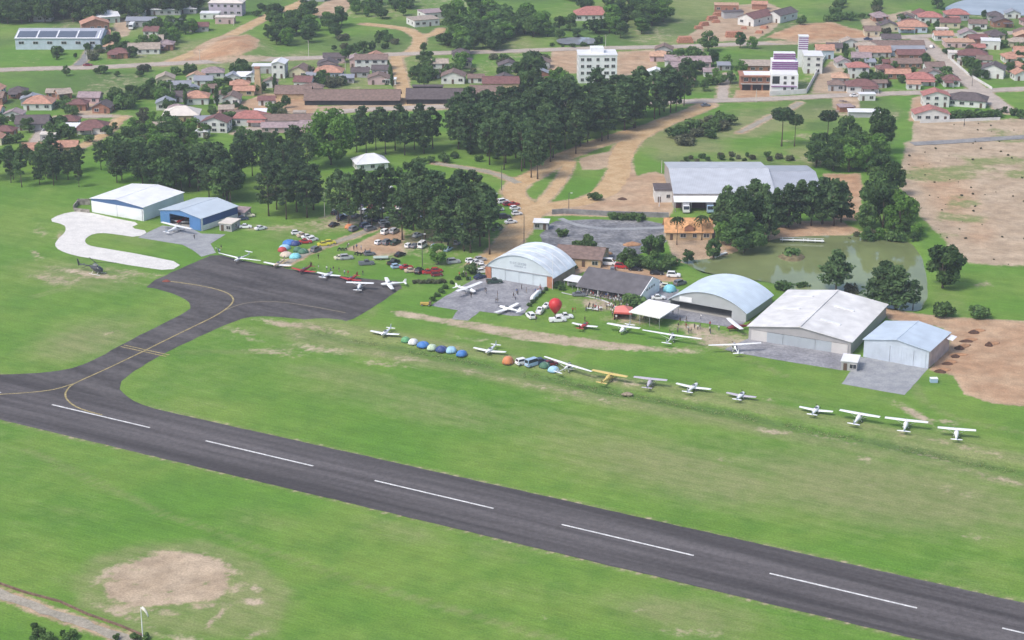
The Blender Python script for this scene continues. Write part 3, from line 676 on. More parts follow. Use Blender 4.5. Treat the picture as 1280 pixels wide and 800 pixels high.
# ---- metal hangars --------------------------------------------------------
def gable_hangar(name, label, A, B, C, he, rise, wallm, roofm, ov=.4):
    c, rz, w, d = frame(A, B, C, he)
    o = empty(name, (c.x, c.y, 0), rz, label, 'hangar')
    mb = MB(); t = .25
    mb.prism([(-w / 2, 0), (w / 2, 0), (w / 2, he), (0, he + rise - .1), (-w / 2, he)], d - t, d)
    for s in (-1, 1): mb.b2(s * w / 2, s * (w / 2 - t), 0, d - t, 0, he)
    mb.build('wall', wallm, o)
    roof_gable(o, w, d, he, rise, roofm, ov, .12, along='y')
    mb = MB(); mb.b2(-w / 2 + .3, w / 2 - .3, .1, d - .3, .04, .06); mb.build('floor', CONC, o)
    return o, w, d
def front_wall(o, w, he, rise, m, hole=None, name='front_wall', y0=0.0):
    """front gable with an optional door hole (x0,x1,z1)"""
    mb = MB(); y1 = y0 + .24; q = w / 2 - .26
    def top(x): return he + (rise - .1) * (1 - abs(x) / (w / 2))
    x0, x1, z1 = hole or (0, 0, 0)
    if hole:
        mb.prism([(-q, 0), (x0, 0), (x0, top(x0)), (-q, top(-q))], y0, y1)
        mb.prism([(x1, 0), (q, 0), (q, top(q)), (x1, top(x1))], y0, y1)
        mb.prism([(x0, z1), (x1, z1), (x1, top(x1)), (0, top(0)), (x0, top(x0))], y0, y1)
    else: mb.prism([(-q, 0), (q, 0), (q, top(q)), (0, top(0)), (-q, top(-q))], y0, y1)
    return mb.build(name, m, o)
def door_panels(o, x0, x1, z1, n, mats, y=-.06, name='door_panel', alt=.1, z0=.05):
    for i in range(n):
        a = x0 + (x1 - x0) * i / n; b = x0 + (x1 - x0) * (i + 1) / n
        mb = MB(); yy = y - (alt if i % 2 else 0)
        mb.b2(a + .03, b - .03, yy - .04, yy + .04, z0, z1)
        for k in range(int((b - a) / .9)): mb.b2(a + .5 + k * .9, a + .55 + k * .9, yy - .07, yy - .04, z0, z1)
        mb.build(name, mats[i % len(mats)], o)
WHM = metal('hangar_white_sheet', (.74, .76, .79), 'X', 1.2, .03); BLM = metal('hangar_blue_sheet', (.085, .21, .44), 'X', 1.2, .05)
BLD = mat('hangar_deep_blue', (.035, .095, .29), .5, ns=.5, na=.1, stripes=('Y', 1.2, .06)); BAND = mat('dark_blue_band', (.055, .12, .26), .5)
RFW = metal('hangar_roof_white', (.78, .79, .82), 'Y', .45, .05, .1); RFB = metal('hangar_roof_blue_white', (.50, .57, .64), 'Y', .5, .06)
# white hangar
o, w, d = gable_hangar('white_hangar', 'white metal hangar with dark blue band under its gable, beside the pale loop', (115, 265), (180, 276.5), (227.5, 240), 5.1, 1.2, WHM, RFW)
front_wall(o, w, 5.1, 1.2, WHM, (-w / 2 + .8, w / 2 - .8, 4.2))
mb = MB(); mb.prism([(-w / 2, 4.25), (w / 2, 4.25), (w / 2, 5.05), (0, 6.15), (-w / 2, 5.05)], -.12, -.004); mb.build('gable_band', BAND, o)
door_panels(o, -w / 2 + .5, w / 2 - .5, 4.22, 4, [WHM], y=-.1)
# blue hangar
o, w, d = gable_hangar('blue_hangar', 'blue metal hangar with open dark doorway and white lower side wall', (201, 278), (252, 289), (288, 255.6), 4.6, 1.5, BLM, RFB)
front_wall(o, w, 4.6, 1.5, BLM, (-w * .26, w * .22, 3.9))
door_panels(o, -w / 2 + .1, -w * .26, 4.0, 2, [BLM], y=-.08, name='sliding_door'); door_panels(o, w * .22, w / 2 - .1, 4.0, 2, [BLM], y=-.08, name='sliding_door')
mb = MB(); mb.b2(w / 2 + .003, w / 2 + .06, .8, d, 1.9, 4.35); mb.build('side_cladding', BLD, o)
mb = MB(); mb.b2(w / 2 + .003, w / 2 + .07, .8, d, 0, 1.85); mb.b2(w / 2 + .003, w / 2 + .09, 0, .75, 0, 4.4); mb.build('side_plinth', W_PAINT, o)
# large pale hangar
BWF = metal('hangar_pale_sheet', (.36, .35, .36), 'X', 1.2, .05, .12); BRF = metal('hangar_roof_pale', (.68, .665, .65), 'Y', .35, .05, .17)
o, w, d = gable_hangar('large_hangar', 'largest pale metal hangar with grey panelled front and low gable roof', (935.5, 424), (1063, 444), (1113.7, 381), 4.1, 2.1, BWF, BRF, .5)
front_wall(o, w, 4.1, 2.1, BWF, (-w / 2 + .9, w / 2 - .9, 3.1))
PBL = metal('door_pale_blue', (.38, .42, .46), 'X', 1.2, .05); PWH = metal('door_off_white', (.56, .54, .53), 'X', 1.2, .04)
door_panels(o, -w / 2 + .8, w / 2 - .8, 3.05, 6, [PWH, PBL, PBL, PBL, PBL, PWH][0:6], y=-.08)
for x, y0, y1 in [(-w * .28, d * .45, d * .45 + 1.2), (w * .2, d * .62, d * .62 + 1.2), (w * .2, d * .25, d * .25 + 1.2), (-w * .28, d * .8, d * .8 + 1)]:
    k = 2.1 / (w / 2); L0 = w * .2
    def zr(xx): return 4.1 + 2.1 - abs(xx) * k
    mb = MB(); mb.slab([(x - L0 / 2, y0, zr(x - L0 / 2) + .22), (x + L0 / 2, y0, zr(x + L0 / 2) + .22), (x + L0 / 2, y1, zr(x + L0 / 2) + .22), (x - L0 / 2, y1, zr(x - L0 / 2) + .22)], .18)
    mb.build('roof_light', RFW, o)
mb = MB(); mb.box((0, d / 2, 6.32), (.7, d, .16)); mb.build('ridge_cap', BRF, o)
# light blue hangar
LBW = metal('hangar_light_blue', (.50, .56, .64), 'X', 1.0, .04, .14); LBR = metal('hangar_roof_light_blue', (.49, .57, .66), 'Y', .4, .05, .12)
o, w, d = gable_hangar('light_blue_hangar', 'light blue metal hangar at the right end of the hangar row', (1079, 446), (1160, 461), (1186, 415), 5.3, 1.6, LBW, LBR)
front_wall(o, w, 5.3, 1.6, LBW, (-w / 2 + .9, w / 2 - .9, 4.6))
door_panels(o, -w / 2 + .8, w / 2 - .8, 4.7, 5, [LBW], y=-.1)
mb = MB(); mb.b2(w * .12, w * .25, -.22, -.12, 4.0, 4.4); mb.build('sign_plate', STEEL, o)
mb = MB(); mb.b2(w / 2 + .01, w / 2 + .06, .2, d, 0, 5.0); mb.build('side_wall', mat('side_pinkish', (.48, .40, .38), .8, ns=.5, na=.2), o)
mb = MB(); mb.slab([(w / 2 + .45, d - 4, 4.7), (w / 2 + 2.2, d - 4, 4.4), (w / 2 + 2.2, d, 4.4), (w / 2 + .45, d, 4.7)], .1); mb.build('side_canopy', RFW, o)
# ---- arched hangars -----------------------------------------------------------
def arch_pts(w, hs, ha, n=28, ov=0.0):
    """circular arc from (-w/2,hs) over apex ha to (w/2,hs)"""
    r = ((w / 2) ** 2 + (ha - hs) ** 2) / (2 * (ha - hs)); cz = ha - r; a0 = math.asin((w / 2) / r)
    e = ov / r
    return [(r * math.sin(t), cz + r * math.cos(t)) for t in [-(a0 + e) + 2 * (a0 + e) * i / n for i in range(n + 1)]]
def arch_roof(o, w, d, hs, ha, m, y0=-.5, t=.14, ov=.5, name='roof'):
    p = arch_pts(w, hs, ha, 32, ov); r = arch_pts(w, hs - t, ha - t, 32, ov)
    mb = MB(); mb.loft([[(x, y, z) for x, z in p] + [(x, y, z) for x, z in r[::-1]] for y in (y0, d + .4)])
    return mb.build(name, m, o, smooth='auto')
def seam_ribs(o, w, d, hs, ha, m, n, name='roof_rib', ov=.45):
    p = arch_pts(w, hs + .06, ha + .06, 24, ov)
    for k in range(n):
        y = d * (k + .5) / n; mb = MB()
        mb.loft([[(x, y - .12, z - .04), (x, y + .12, z - .04), (x, y + .12, z + .05), (x, y - .12, z + .05)] for x, z in p]); mb.build(name, m, o)
BRICK = mat('brick_orange', (.40, .175, .105), .9, ns=1.2, na=.25); PALEB = metal('pale_blue_sheet', (.56, .63, .67), 'X', 1.4, .03)
ARF = mat('arched_roof_sheet', (.64, .70, .75), .45, ns=.3, na=.2, stripes=('Y', .55, .07), spec=.5)
c, rz, w, d = frame((607.5, 346.5), (691.5, 360.5), (715, 329), 3.8)
o = empty('arched_hangar', (c.x, c.y, 0), rz, 'arched roof hangar with orange brick corner pillars and pale panelled doors', 'hangar')
HS, HA = 3.8, 9.0
mb = MB(); mb.b2(-w / 2, -w / 2 + .3, .31, d, 0, HS - .2); mb.b2(w / 2 - .3, w / 2, .31, d, 0, HS - .2)
ap = arch_pts(w - .1, HS - .16, HA - .16); mb.prism([(-w / 2 + .05, 0), (w / 2 - .05, 0)] + ap[::-1], d - .3, d - .003); mb.build('wall', mat('hangar_block_wall', (.40, .30, .25), .9, ns=.6, na=.2), o)
for s in (-1, 1):
    mb = MB(); mb.b2(s * w / 2 + s * .05, s * (w / 2 - 2.0), -.35, .3, 0, 3.75); mb.build('brick_pillar', BRICK, o)
mb = MB(); ap = [q for q in arch_pts(w, HS - .17, HA - .17) if q[1] > 3.85]; mb.prism([(ap[0][0], 3.85)] + ap + [(ap[-1][0], 3.85)], -.15, .1); gab = mb.build('gable_front', PALEB, o)
mb = MB(); mb.b2(-w / 2 + .2, w / 2 - .2, -.42, -.16, 3.7, 3.9); mb.build('door_rail', STEEL, o)
door_panels(o, -w / 2 + 2.05, w / 2 - 2.05, 3.68, 8, [PALEB], y=-.1)
arch_roof(o, w, d, HS, HA, ARF); seam_ribs(o, w, d, HS, HA, RFW, 4)
mb = MB(); mb.b2(-w / 2 + .3, w / 2 - .3, .1, d - .4, .04, .06); mb.build('floor', CONC, o)
# faded lettering on the gable: only its dark smudged strokes can be made out
LET = mat('faded_lettering', (.27, .31, .38), .8)
rl = random.Random(5)
for r_, (zz, x0, x1) in enumerate([(5.95, -3.2, 2.6), (5.15, -1.6, 2.2)]):
    x = x0
    while x < x1:
        wd = rl.uniform(.35, .6)
        hgt = .62 if r_ == 0 else .4
        st = rl.randrange(1, 3); mb = MB()
        mb.b2(x, x + .104, -.19, -.153, zz, zz + hgt)
        if st != 0: mb.b2(x + .1, x + wd, -.19, -.153, zz + hgt - .1, zz + hgt)
        if st in (1, 2): mb.b2(x + .1, x + wd, -.19, -.153, zz, zz + .1)
        if st in (0, 2, 3): mb.b2(x + wd - .1, x + wd, -.188, -.152, zz + .05, zz + hgt - .05)
        mb.build('letter', LET, gab); x += wd + rl.choice((.16, .16, .5))
# wide arched hangar
GRYM = metal('grey_gable_sheet', (.40, .42, .43), 'X', 1.4, .04); AR2 = mat('arched_roof_pale_blue', (.58, .67, .75), .45, ns=.3, na=.1, stripes=('Y', .3, .03), spec=.5)
c, rz, w, d = frame((836, 385), (932.5, 402.5), (960, 367), 3.0)
o = empty('arched_hangar', (c.x, c.y, 0), rz, 'wide arched hangar with smooth pale blue roof and dark open front', 'hangar')
HS, HA = 3.0, 7.1
mb = MB(); mb.b2(-w / 2, -w / 2 + .3, .3, d, 0, HS - .15); mb.b2(w / 2 - .3, w / 2, .3, d, 0, HS - .15)
ap = arch_pts(w - .1, HS - .16, HA - .16); mb.prism([(-w / 2 + .05, 0), (w / 2 - .05, 0)] + ap[::-1], d - .3, d - .003); mb.build('wall', GRYM, o)
mb = MB(); ap = [q for q in arch_pts(w, HS - .17, HA - .17) if q[1] > 2.85]; mb.prism([(ap[0][0], 2.75)] + ap + [(ap[-1][0], 2.75)], -.12, .12); gab = mb.build('gable_front', GRYM, o)
mb = MB(); mb.b2(w / 2 - 4.6, w / 2, -.1, .25, 0, 2.74); mb.build('front_pier', GRYM, o)
mb = MB(); mb.b2(-w / 2, -w / 2 + .5, -.1, .25, 0, 2.74); mb.build('front_pier', GRYM, o)
mb = MB(); mb.b2(-w * .36, -w * .20, -.2, -.125, 3.0, 4.5); mb.build('sign_panel', W_PAINT, gab)
arch_roof(o, w, d, HS, HA, AR2)
mb = MB(); mb.b2(-w / 2 + .35, w / 2 - .35, .3, d - .4, .04, .06); mb.build('floor', CONC, o)
ARCH2 = (c, rz, w, d)
# ---- clubhouse with dark roof ----------------------------------------------------
c, rz, w, d = frame((722, 366), (800, 379), (819, 349), 3.6)
o = empty('clubhouse', (c.x, c.y, 0), rz, 'dark roofed open clubhouse with white gable wall, crowd gathered along its front', 'shelter')
DRF = mat('clubhouse_roof', (.115, .108, .118), .85, ns=.5, na=.22, stripes=('X', .9, .08)); dd2 = d * 1.0
he, rs = 2.7, 3.4
mb = MB(); mb.slab([(-w / 2 - .4, -.9, he - .4), (w / 2 + .1, -.9, he - .4), (w / 2 + .1, dd2 * .62, he + rs), (-w / 2 - .4, dd2 * .62, he + rs)], .14)
mb.slab([(-w / 2 - .4, dd2 * .63, he + rs), (w / 2 + .1, dd2 * .63, he + rs), (w / 2 + .1, dd2 + .5, he + .8), (-w / 2 - .4, dd2 + .5, he + .8)], .14); mb.build('roof', DRF, o)
mb = MB(); pts = [(-.4, 0), (dd2, 0), (dd2, he + .9), (dd2 * .62, he + rs - .16), (-.4, he - .25)]
vs = [(x, y, z) for x in (w / 2 + .12, w / 2 + .4) for y, z in pts]; mb.add(vs, [(0, 1, 2, 3, 4), (9, 8, 7, 6, 5)] + [(i, (i + 1) % 5, 5 + (i + 1) % 5, 5 + i) for i in range(5)]); gw = mb.build('gable_wall', W_PAINT, o)
for k in range(4):
    window(gw, w / 2 + .42, dd2 * .30 + k * 1.7, 3.2, 1.0, .6, math.pi / 2)
mb = MB(); mb.b2(-w / 2, w / 2, dd2 - .25, dd2, 0, he + .6); mb.b2(-w / 2, -w / 2 + .25, 2.5, dd2 - .26, 0, he); mb.build('wall', mat('club_wall', (.30, .26, .24), .9, ns=.6, na=.2), o)
for k in range(7):
    mb = MB(); x = -w / 2 + .3 + (w - .6) * k / 6; mb.b2(x - .1, x + .1, -.5, -.3, 0, he - .38); mb.build('post', W_PAINT, o)
mb = MB(); mb.b2(-w / 2, w / 2, -.6, dd2 - .3, .04, .1); mb.build('floor', CONC, o)
CLUB = (c, rz, w, d)
# hut left of clubhouse (white lean-to) and dark shed behind arched hangar
def canopy(name, label, cat, A, B, C, hz, m, posts=2, t=.12, pm=STEEL, slope=0.0, wallm=None):
    """flat roof on posts given by its three ROOF corners (front-left, front-right, back-right) at height hz"""
    a, b, cc = G(A[0], A[1], hz), G(B[0], B[1], hz), G(C[0], C[1], hz)
    u = b - a; w = u.length; u /= w; n = Vector((-u.y, u.x)); d = (cc - b).dot(n); mid = (a + b) / 2
    o = empty(name, (mid.x, mid.y, 0), math.atan2(u.y, u.x), label, cat)
    mb = MB(); mb.slab([(-w / 2, 0, hz), (w / 2, 0, hz), (w / 2, d, hz + slope), (-w / 2, d, hz + slope)], t); mb.build('roof', m, o)
    for i in range(posts):
        x = -w / 2 + .3 + (w - .6) * i / (posts - 1)
        for y in (.3, d - .3):
            mb = MB(); mb.tube((x, y, 0), (x, y, hz - t + slope * y / d), .09, n=8); mb.build('post', pm, o)
    return o, w, d
CANV = mat('canvas_white', (.78, .77, .75), .7, ns=.4, na=.05)
o, w, d = canopy('event_canopy', 'white flat event canopy on posts before the wide arched hangar', 'canopy', (786, 389.5), (825, 397.5), (842, 382), 3.4, CANV, 4, .3, slope=.5)
canopy('lean_to', 'small white lean-to roof between arched hangar and dark roofed clubhouse', 'shelter', (704, 350), (726, 353.5), (730, 345.5), 2.8, RT['white'], 3)
# red gazebo
g = G(779, 397); o = empty('red_gazebo', (g.x, g.y, 0), R(-8), 'red pyramid top gazebo tent beside the white event canopy', 'gazebo')
REDC = mat('red_canvas', (.56, .10, .08), .7, ns=.5, na=.1)
mb = MB(); q = 2.6; A4 = [(-q, -q, 2.5), (q, -q, 2.5), (q, q, 2.5), (-q, q, 2.5)]
mb.add(A4 + [(0, 0, 3.9)], [(0, 1, 4), (1, 2, 4), (2, 3, 4), (3, 0, 4), (3, 2, 1, 0)]); mb.build('roof', mat('red_canvas_roof', (.66, .20, .17), .7, ns=.5, na=.08), o)
mb = MB(); mb.b2(-q, q, q - .05, q, 0.02, 2.5); mb.b2(-q, -q + .05, -q, q - .06, .02, 2.5); mb.b2(-q, q, -q, -q + .05, 2.0, 2.5); mb.b2(q - .05, q, -q, q - .06, 1.9, 2.5); mb.build('curtain', REDC, o)
for x in (-q, q):
    for y in (-q, q):
        mb = MB(); mb.tube((x * .97, y * .97, 0), (x * .97, y * .97, 2.49), .05); mb.build('post', STEEL, o)
# low sheds
house(722, 333, 15, 13, -14, 2.9, 'gx', 'brown', 'tan', 'low brown roofed shed with cream side, behind the brick pillared hangar', rise=2.0, cat='shed')
house(1061, 463.5, 4.2, 5.5, -17, 2.6, 'flat', 'white', 'grey', 'small white roofed booth with dark front between two metal hangars', cat='booth')
house(282, 289, 4.6, 6.5, -19, 2.6, 'flat', 'pale', 'grey', 'pale site container cabin right of the blue hangar', cat='cabin')
house(293, 272, 8, 5, -17, 2.2, 'shed', 'lilac', 'grey', 'low lilac roofed outbuilding behind the blue hangar', rise=.5, cat='shed')
house(676, 287, 5, 3.4, -8, 2.5, 'shed', 'white', 'grey', 'small grey kiosk with white roof beside the dirt road junction', rise=.4, cat='kiosk')
# ---- big warehouse -------------------------------------------------------------
g = G(905, 260); W0 = G(968, 260).x - G(842, 260).x
o = empty('warehouse', (g.x, g.y, 0), 0, 'long grey roofed warehouse with white loading canopy along its front', 'warehouse')
WRF = metal('warehouse_roof', (.47, .49, .53), 'X', .5, .06, .12); HW = 5.4
walls(o, W0, 44, HW, mat('warehouse_wall', (.36, .33, .31), .85, ns=.4, na=.2), 'x', 3.2); roof_gable(o, W0, 44, HW, 3.2, WRF, .3, .15)
cw = G(902, 260).x - G(842, 260).x
mb = MB(); mb.slab([(-W0 / 2 - .3, -5.2, 3.7), (-W0 / 2 + cw, -5.2, 3.7), (-W0 / 2 + cw, -.05, 4.5), (-W0 / 2 - .3, -.05, 4.5)], .2); mb.build('loading_canopy', RFW, o)
for k in range(4):
    x = -W0 / 2 + .2 + (cw - .5) * k / 3; mb = MB(); mb.tube((x, -5, 0), (x, -5, 3.5), .12); mb.build('canopy_post', STEEL, o)
mb = MB(); mb.b2(-W0 / 2 + .5, -W0 / 2 + cw - .5, -.06, -.002, .05, 3.5); mb.build('loading_bay', mat('maroon_bay', (.09, .03, .04), .8, ns=.4, na=.4), o)
mb = MB(); mb.b2(-W0 / 2 + cw + .5, W0 / 2 - .5, -.04, -.002, .5, 4.6); mb.build('wall_panel', WT['grey'], o)
g = G(998, 259); w2 = G(1028, 259).x - G(968.8, 259).x
o = empty('warehouse', (g.x, g.y, 0), 0, 'second darker grey warehouse joined to the right of the long one', 'warehouse')
walls(o, w2, 40, 4.8, mat('warehouse_wall_dark', (.30, .27, .25), .85, ns=.4, na=.2), 'x', 2.9); roof_gable(o, w2, 40, 4.8, 2.9, metal('warehouse_roof_dark', (.36, .38, .43), 'X', .5, .06, .1), .3, .15)
mb = MB(); mb.b2(-w2 / 2 + 1, w2 / 2 - 1, -.06, -.003, .1, 3.8)
mb.build('wall_panel', WALLW, o)
house(829.5, 253, 6.3, 9, 0, 4.4, 'flat', 'dark', 'white', 'dark flat roofed office block with white front left of the warehouse', cat='office', win=True)
o = house(861, 300, 15.5, 9, 0, 3.0, 'gx', 'vorange', 'tan', 'bright orange roofed house with small dormer below the warehouse', rise=3.4, cat='house', porch=False)
dm = MB(); dm.slab([(-1.8, -.3, 4.3), (-1.8, 2.6, 5.6), (0, 2.6, 5.9), (0, -.3, 5.55)], .1); dm.slab([(1.8, -.3, 4.3), (1.8, 2.6, 5.6), (0, 2.6, 5.9), (0, -.3, 5.55)], .1)
dm.build('dormer_roof', RT['vorange'], o)
mb = MB(); mb.prism([(-1.5, 3.2), (1.5, 3.2), (1.5, 4.3), (0, 5.4), (-1.5, 4.3)], -.1, 1.5); mb.build('dormer', WT['brick'], o)
# retaining wall
strip_pts = [G(690, 268), G(705, 267), G(760, 270), G(836, 272)]
mb = MB()
for a, b in zip(strip_pts[:-1], strip_pts[1:]):
    u = (b - a).normalized(); mid = (a + b) / 2
    mb.box((mid.x, mid.y, .9), ((b - a).length, .4, 1.8), math.atan2(u.y, u.x))
tag(mb.build('retaining_wall', mat('old_grey_wall', (.24, .235, .24), .9, ns=.6, na=.3)), 'long grey block wall between the dirt yard and gravel yard', 'wall')
# ================================================================== TOWN
house(47, 138, 12, 10, 0, 3.2, 'hip', 'orange', 'white', 'orange hip roofed white house at the left edge by the pale lane')
house(40, 163, 13, 10, 5, 3, 'gx', 'dark', 'grey', 'slate dark roofed house at the left edge below an orange roof')
house(50, 196, 14, 8, 4, 2.8, 'gx', 'orange', 'tan', 'low orange tiled shed at the left edge before the dark trees', cat='shed')
house(77, 192, 12, 7, 4, 2.8, 'gx', 'orange', 'tan', 'low orange tiled shed joined at the right, before the dark trees', cat='shed')
house(85, 159, 8, 7, 0, 2.8, 'hip', 'maroon', 'white', 'small maroon hip roofed house behind a white lean-to')
house(89, 167, 8, 5, -2, 2.6, 'shed', 'white', 'pink', 'white lean-to roofed annexe beside the maroon house', cat='annexe', rise=.7)
house(115, 168, 11.5, 9, 4, 3.0, 'hip', 'maroon', 'white', 'maroon hip roofed white house by the dirt lane and red car', porch=True)
house(68, 122, 7, 5, 0, 2.4, 'gx', 'beige', 'brick', 'small ruined pale roofed shed near the green field', cat='shed')
house(82, 124, 6, 6, 30, 2.8, 'gx', 'beige', 'brick', 'beige roofed cottage at the edge of the green field')
house(170, 120, 3.5, 3.5, 0, 2.3, 'shed', 'white', 'grey', 'tiny white roofed hut among bushes by the field', cat='hut', win=False, rise=.4)
house(226, 153, 14.5, 11, 3, 3.2, 'hip', 'pale', 'tan', 'pale pyramid roofed house, widest pale roof among the trees')
house(246, 131, 10, 9, 5, 3.2, 'hip', 'orange', 'white', 'orange hip roofed white house behind the pale pyramid roof')
house(229, 128, 9, 7, 3, 2.8, 'gx', 'dark', 'lilac', 'dark low roofed house left of the orange hip roof')
house(268, 166, 10.5, 8, -8, 4.6, 'gy', 'maroon', 'white', 'maroon roofed tall white house on the slope above the meadow', storeys=2)
house(312, 158, 13.5, 9, -4, 3.6, 'hip', 'red', 'white', 'red brown hip roofed white house right of the tall maroon one', porch=True)
house(276, 129, 6, 8, 5, 2.8, 'gy', 'brown', 'white', 'narrow brown roofed white cottage beside a dark cypress')
house(289, 131, 7, 9, 0, 2.8, 'gy', 'brown', 'white', 'brown gabled cottage left of the brick chimney')
house(305, 120, 9, 6, 0, 2.6, 'gx', 'orange', 'tan', 'low orange roofed house just left of the brick chimney')
house(291, 104, 6.5, 6, 4, 3, 'gy', 'grey', 'white', 'small white gabled house with blue grey roof', )
house(305, 103, 6, 6, 0, 3, 'gx', 'white', 'blue', 'small pale blue house with white sheet roof')
house(316, 103, 5, 6, 0, 3.4, 'gy', 'grey', 'white', 'white cottage just left of the chimney top')
house(243, 103, 7, 6, -5, 2.8, 'gy', 'lorange', 'white', 'small white house with pale orange roof above the bushes')
house(254, 107, 8, 6, 0, 2.6, 'gx', 'grey', 'white', 'grey roofed white cottage with dark carport')
house(223, 112, 11, 5, 8, 2.4, 'gx', 'grey', 'grey', 'long grey roofed shed among the garden trees', cat='shed')
house(360, 158, 20, 7, 3, 2.8, 'gx', 'brown', 'white', 'long brown roofed house with white front below the red yard')
house(358, 166, 20, 6, 3, 2.5, 'gx', 'lilac', 'pink', 'lilac roofed row house nearest the bright round tree')
house(366, 124, 15.5, 9, 0, 2.7, 'gx', 'brown', 'tan', 'brown roofed shed with dark opening at its right end', cat='shed', win=False, rise=2.6)
o = house(440, 131.5, 41, 13, 0, 2.4, 'gx', 'brown', 'dark', 'longest brown tiled brickworks shed, left of the dirt street', cat='shed', win=False, rise=3.2)
o = house(547, 130, 27, 13, 0, 2.4, 'gx', 'dark', 'dark', 'long dark tiled brickworks shed right of the dirt street', cat='shed', win=False, rise=3.2)
mb = MB(); mb.b2(-11, 2, 7.6, 9.4, 5.0, 6.1); mb.build('roof_vent', DARK, o); mb = MB(); mb.slab([(-11.4, 7.2, 6.15), (2.4, 7.2, 6.15), (2.4, 9.8, 6.5), (-11.4, 9.8, 6.5)], .1); mb.build('vent_roof', RT['dark'], o)
house(583, 131, 9, 8, 0, 2.6, 'gx', 'dark', 'dark', 'small dark open shed joining the two long roofs', cat='shed', win=False, rise=1.4)
house(608, 126, 14, 12, 0, 2.8, 'gx', 'brown', 'tan', 'brown roofed tan shed at the edge of the pine wood', cat='shed', win=False)
house(626, 112, 16, 9, 0, 3.0, 'gx', 'maroon', 'tan', 'maroon roofed shed behind the tan one beside the pine wood', cat='shed', win=False)
house(590, 137, 13, 4, 0, 2.0, 'gx', 'brown', 'tan', 'low brown roofed lean-to in front of the dark shed', cat='shed', win=False, rise=.8)
house(566, 105, 10.5, 8.5, -3, 3.6, 'gy', 'brown', 'white', 'white gabled cottage with brown roof behind the long dark shed')
house(410, 99, 12.5, 9, -3, 3.4, 'hip', 'orange', 'blue', 'orange hip roofed pale blue house above the longest shed')
house(373, 97, 9, 9, -10, 3.0, 'gy', 'brown', 'cream', 'brown roofed cream house beside yellow bushes')
o = house(464, 88, 15, 7, 2, 5.4, 'gx', 'brown', 'white', 'two storey white house with brown roof and tall dark windows', storeys=2)
house(444, 85, 5, 8, 2, 4.4, 'gy', 'lilac', 'pink', 'narrow pink gable house at the end of the white one')
house(450, 97, 8, 6, 0, 2.8, 'gx', 'dark', 'grey', 'dark slate roofed annexe before the two storey white house')
house(476, 95, 8, 6, 0, 3.2, 'gx', 'dark', 'lilac', 'dark roofed lilac annexe nearest the dirt street')
house(473, 106, 9.5, 7, 0, 3.2, 'gy', 'brown', 'pink', 'pale pink gabled house just behind the longest shed')
o = house(348, 98, 6, 9, -4, 7.0, 'gy', 'white', 'white', 'tall narrow white house with round topped white roof', storeys=2, rise=1.0)
house(328, 92, 9.5, 6, 0, 3.4, 'flat', 'white', 'grey', 'low white roofed building left of the tall narrow house')
# chimney stack
g = G(323, 117); o = empty('brick_chimney', (g.x, g.y, 0), 0, 'tall square tan brick chimney stack in the town', 'chimney')
mb = MB(); mb.loft([[(-a, -a, z), (a, -a, z), (a, a, z), (-a, a, z)] for a, z in ((1.5, 0), (1.1, 11.4))]); mb.build('stack', WT['tan'], o)
mb = MB(); mb.b2(-1.25, 1.25, -1.25, 1.25, 11.41, 12.0); mb.b2(-.8, .8, -.8, .8, 12.0, 12.05); mb.build('cap', WT['brick'], o)
# top strip buildings
SOL = mat('solar_panel', (.10, .12, .16), .2, spec=.6, stripes=('X', 1.5, .2))
g = G(73, 62); o = empty('solar_roofed_factory', (g.x, g.y, 0), 0, 'long pale blue factory with rooftop solar panels at the left edge', 'factory')
walls(o, 42, 22, 5.6, WT['blue'], 'x', 3.0); roof_gable(o, 42, 22, 5.6, 3.0, metal('factory_roof', (.38, .40, .46), 'X', .5, .05), .4, .15)
for k in range(4):
    x0 = -20 + k * 9.8; mb = MB()
    f = lambda y: 5.6 + 3.0 * y / 11 + .2
    mb.slab([(x0, 1.0, f(1)), (x0 + 8.8, 1.0, f(1)), (x0 + 8.8, 7.4, f(7.4)), (x0, 7.4, f(7.4))], .12); mb.build('solar_panel', SOL, o)
mb = MB()
for x in (-20.9, -10.7, -.9, 8.9, 19.6): mb.slab([(x, -.3, f(-.3)), (x + .6, -.3, f(-.3)), (x + .6, 8.2, f(8.2)), (x, 8.2, f(8.2))], .15)
mb.slab([(-21, -.35, f(-.35) + .02), (20.6, -.35, f(-.35) + .02), (20.6, .4, f(.4) + .02), (-21, .4, f(.4) + .02)], .15); mb.build('panel_border', RFW, o)
for k in range(6): window(o, -18 + 7 * k, -.03, 3.4, 2.4, 1.2)
for k in range(3): window(o, 21.03, 4 + 6 * k, 3.2, 1.6, 1.6, math.pi / 2)
house(124, 56, 11, 11, 10, 4.4, 'gx', 'orange', 'white', 'orange roofed white office beside the solar factory', storeys=2, rise=2.0)
house(120, 40, 14, 9, 18, 4.5, 'gy', 'orange', 'brick', 'orange brick gabled hall behind the solar factory', rise=2.4)
house(136, 29, 12, 9, 22, 3.4, 'shed', 'white', 'green', 'pale green shed with slanted white roof near the dark forest', rise=2, cat='shed')
house(176, 34, 15, 8, 0, 3.6, 'gx', 'grey', 'grey', 'grey roofed open garage where trucks stand, near the dark forest', cat='shed', rise=1.2)
house(180, 68, 15, 9, 6, 2.8, 'gx', 'beige', 'white', 'brown beige roofed white bungalow among trees above the upper street')
house(207, 19, 16, 6, 0, 3, 'shed', 'white', 'grey', 'long white roofed shed at the forest edge', cat='shed', rise=.8)
house(234, 17, 10, 5, 0, 2.6, 'shed', 'white', 'grey', 'low white roofed shed right of the longer one', cat='shed', rise=.6)
house(50, 27, 12, 8, 0, 3, 'shed', 'white', 'grey', 'white roofed shed behind the solar factory at the left edge', cat='shed', rise=.6)
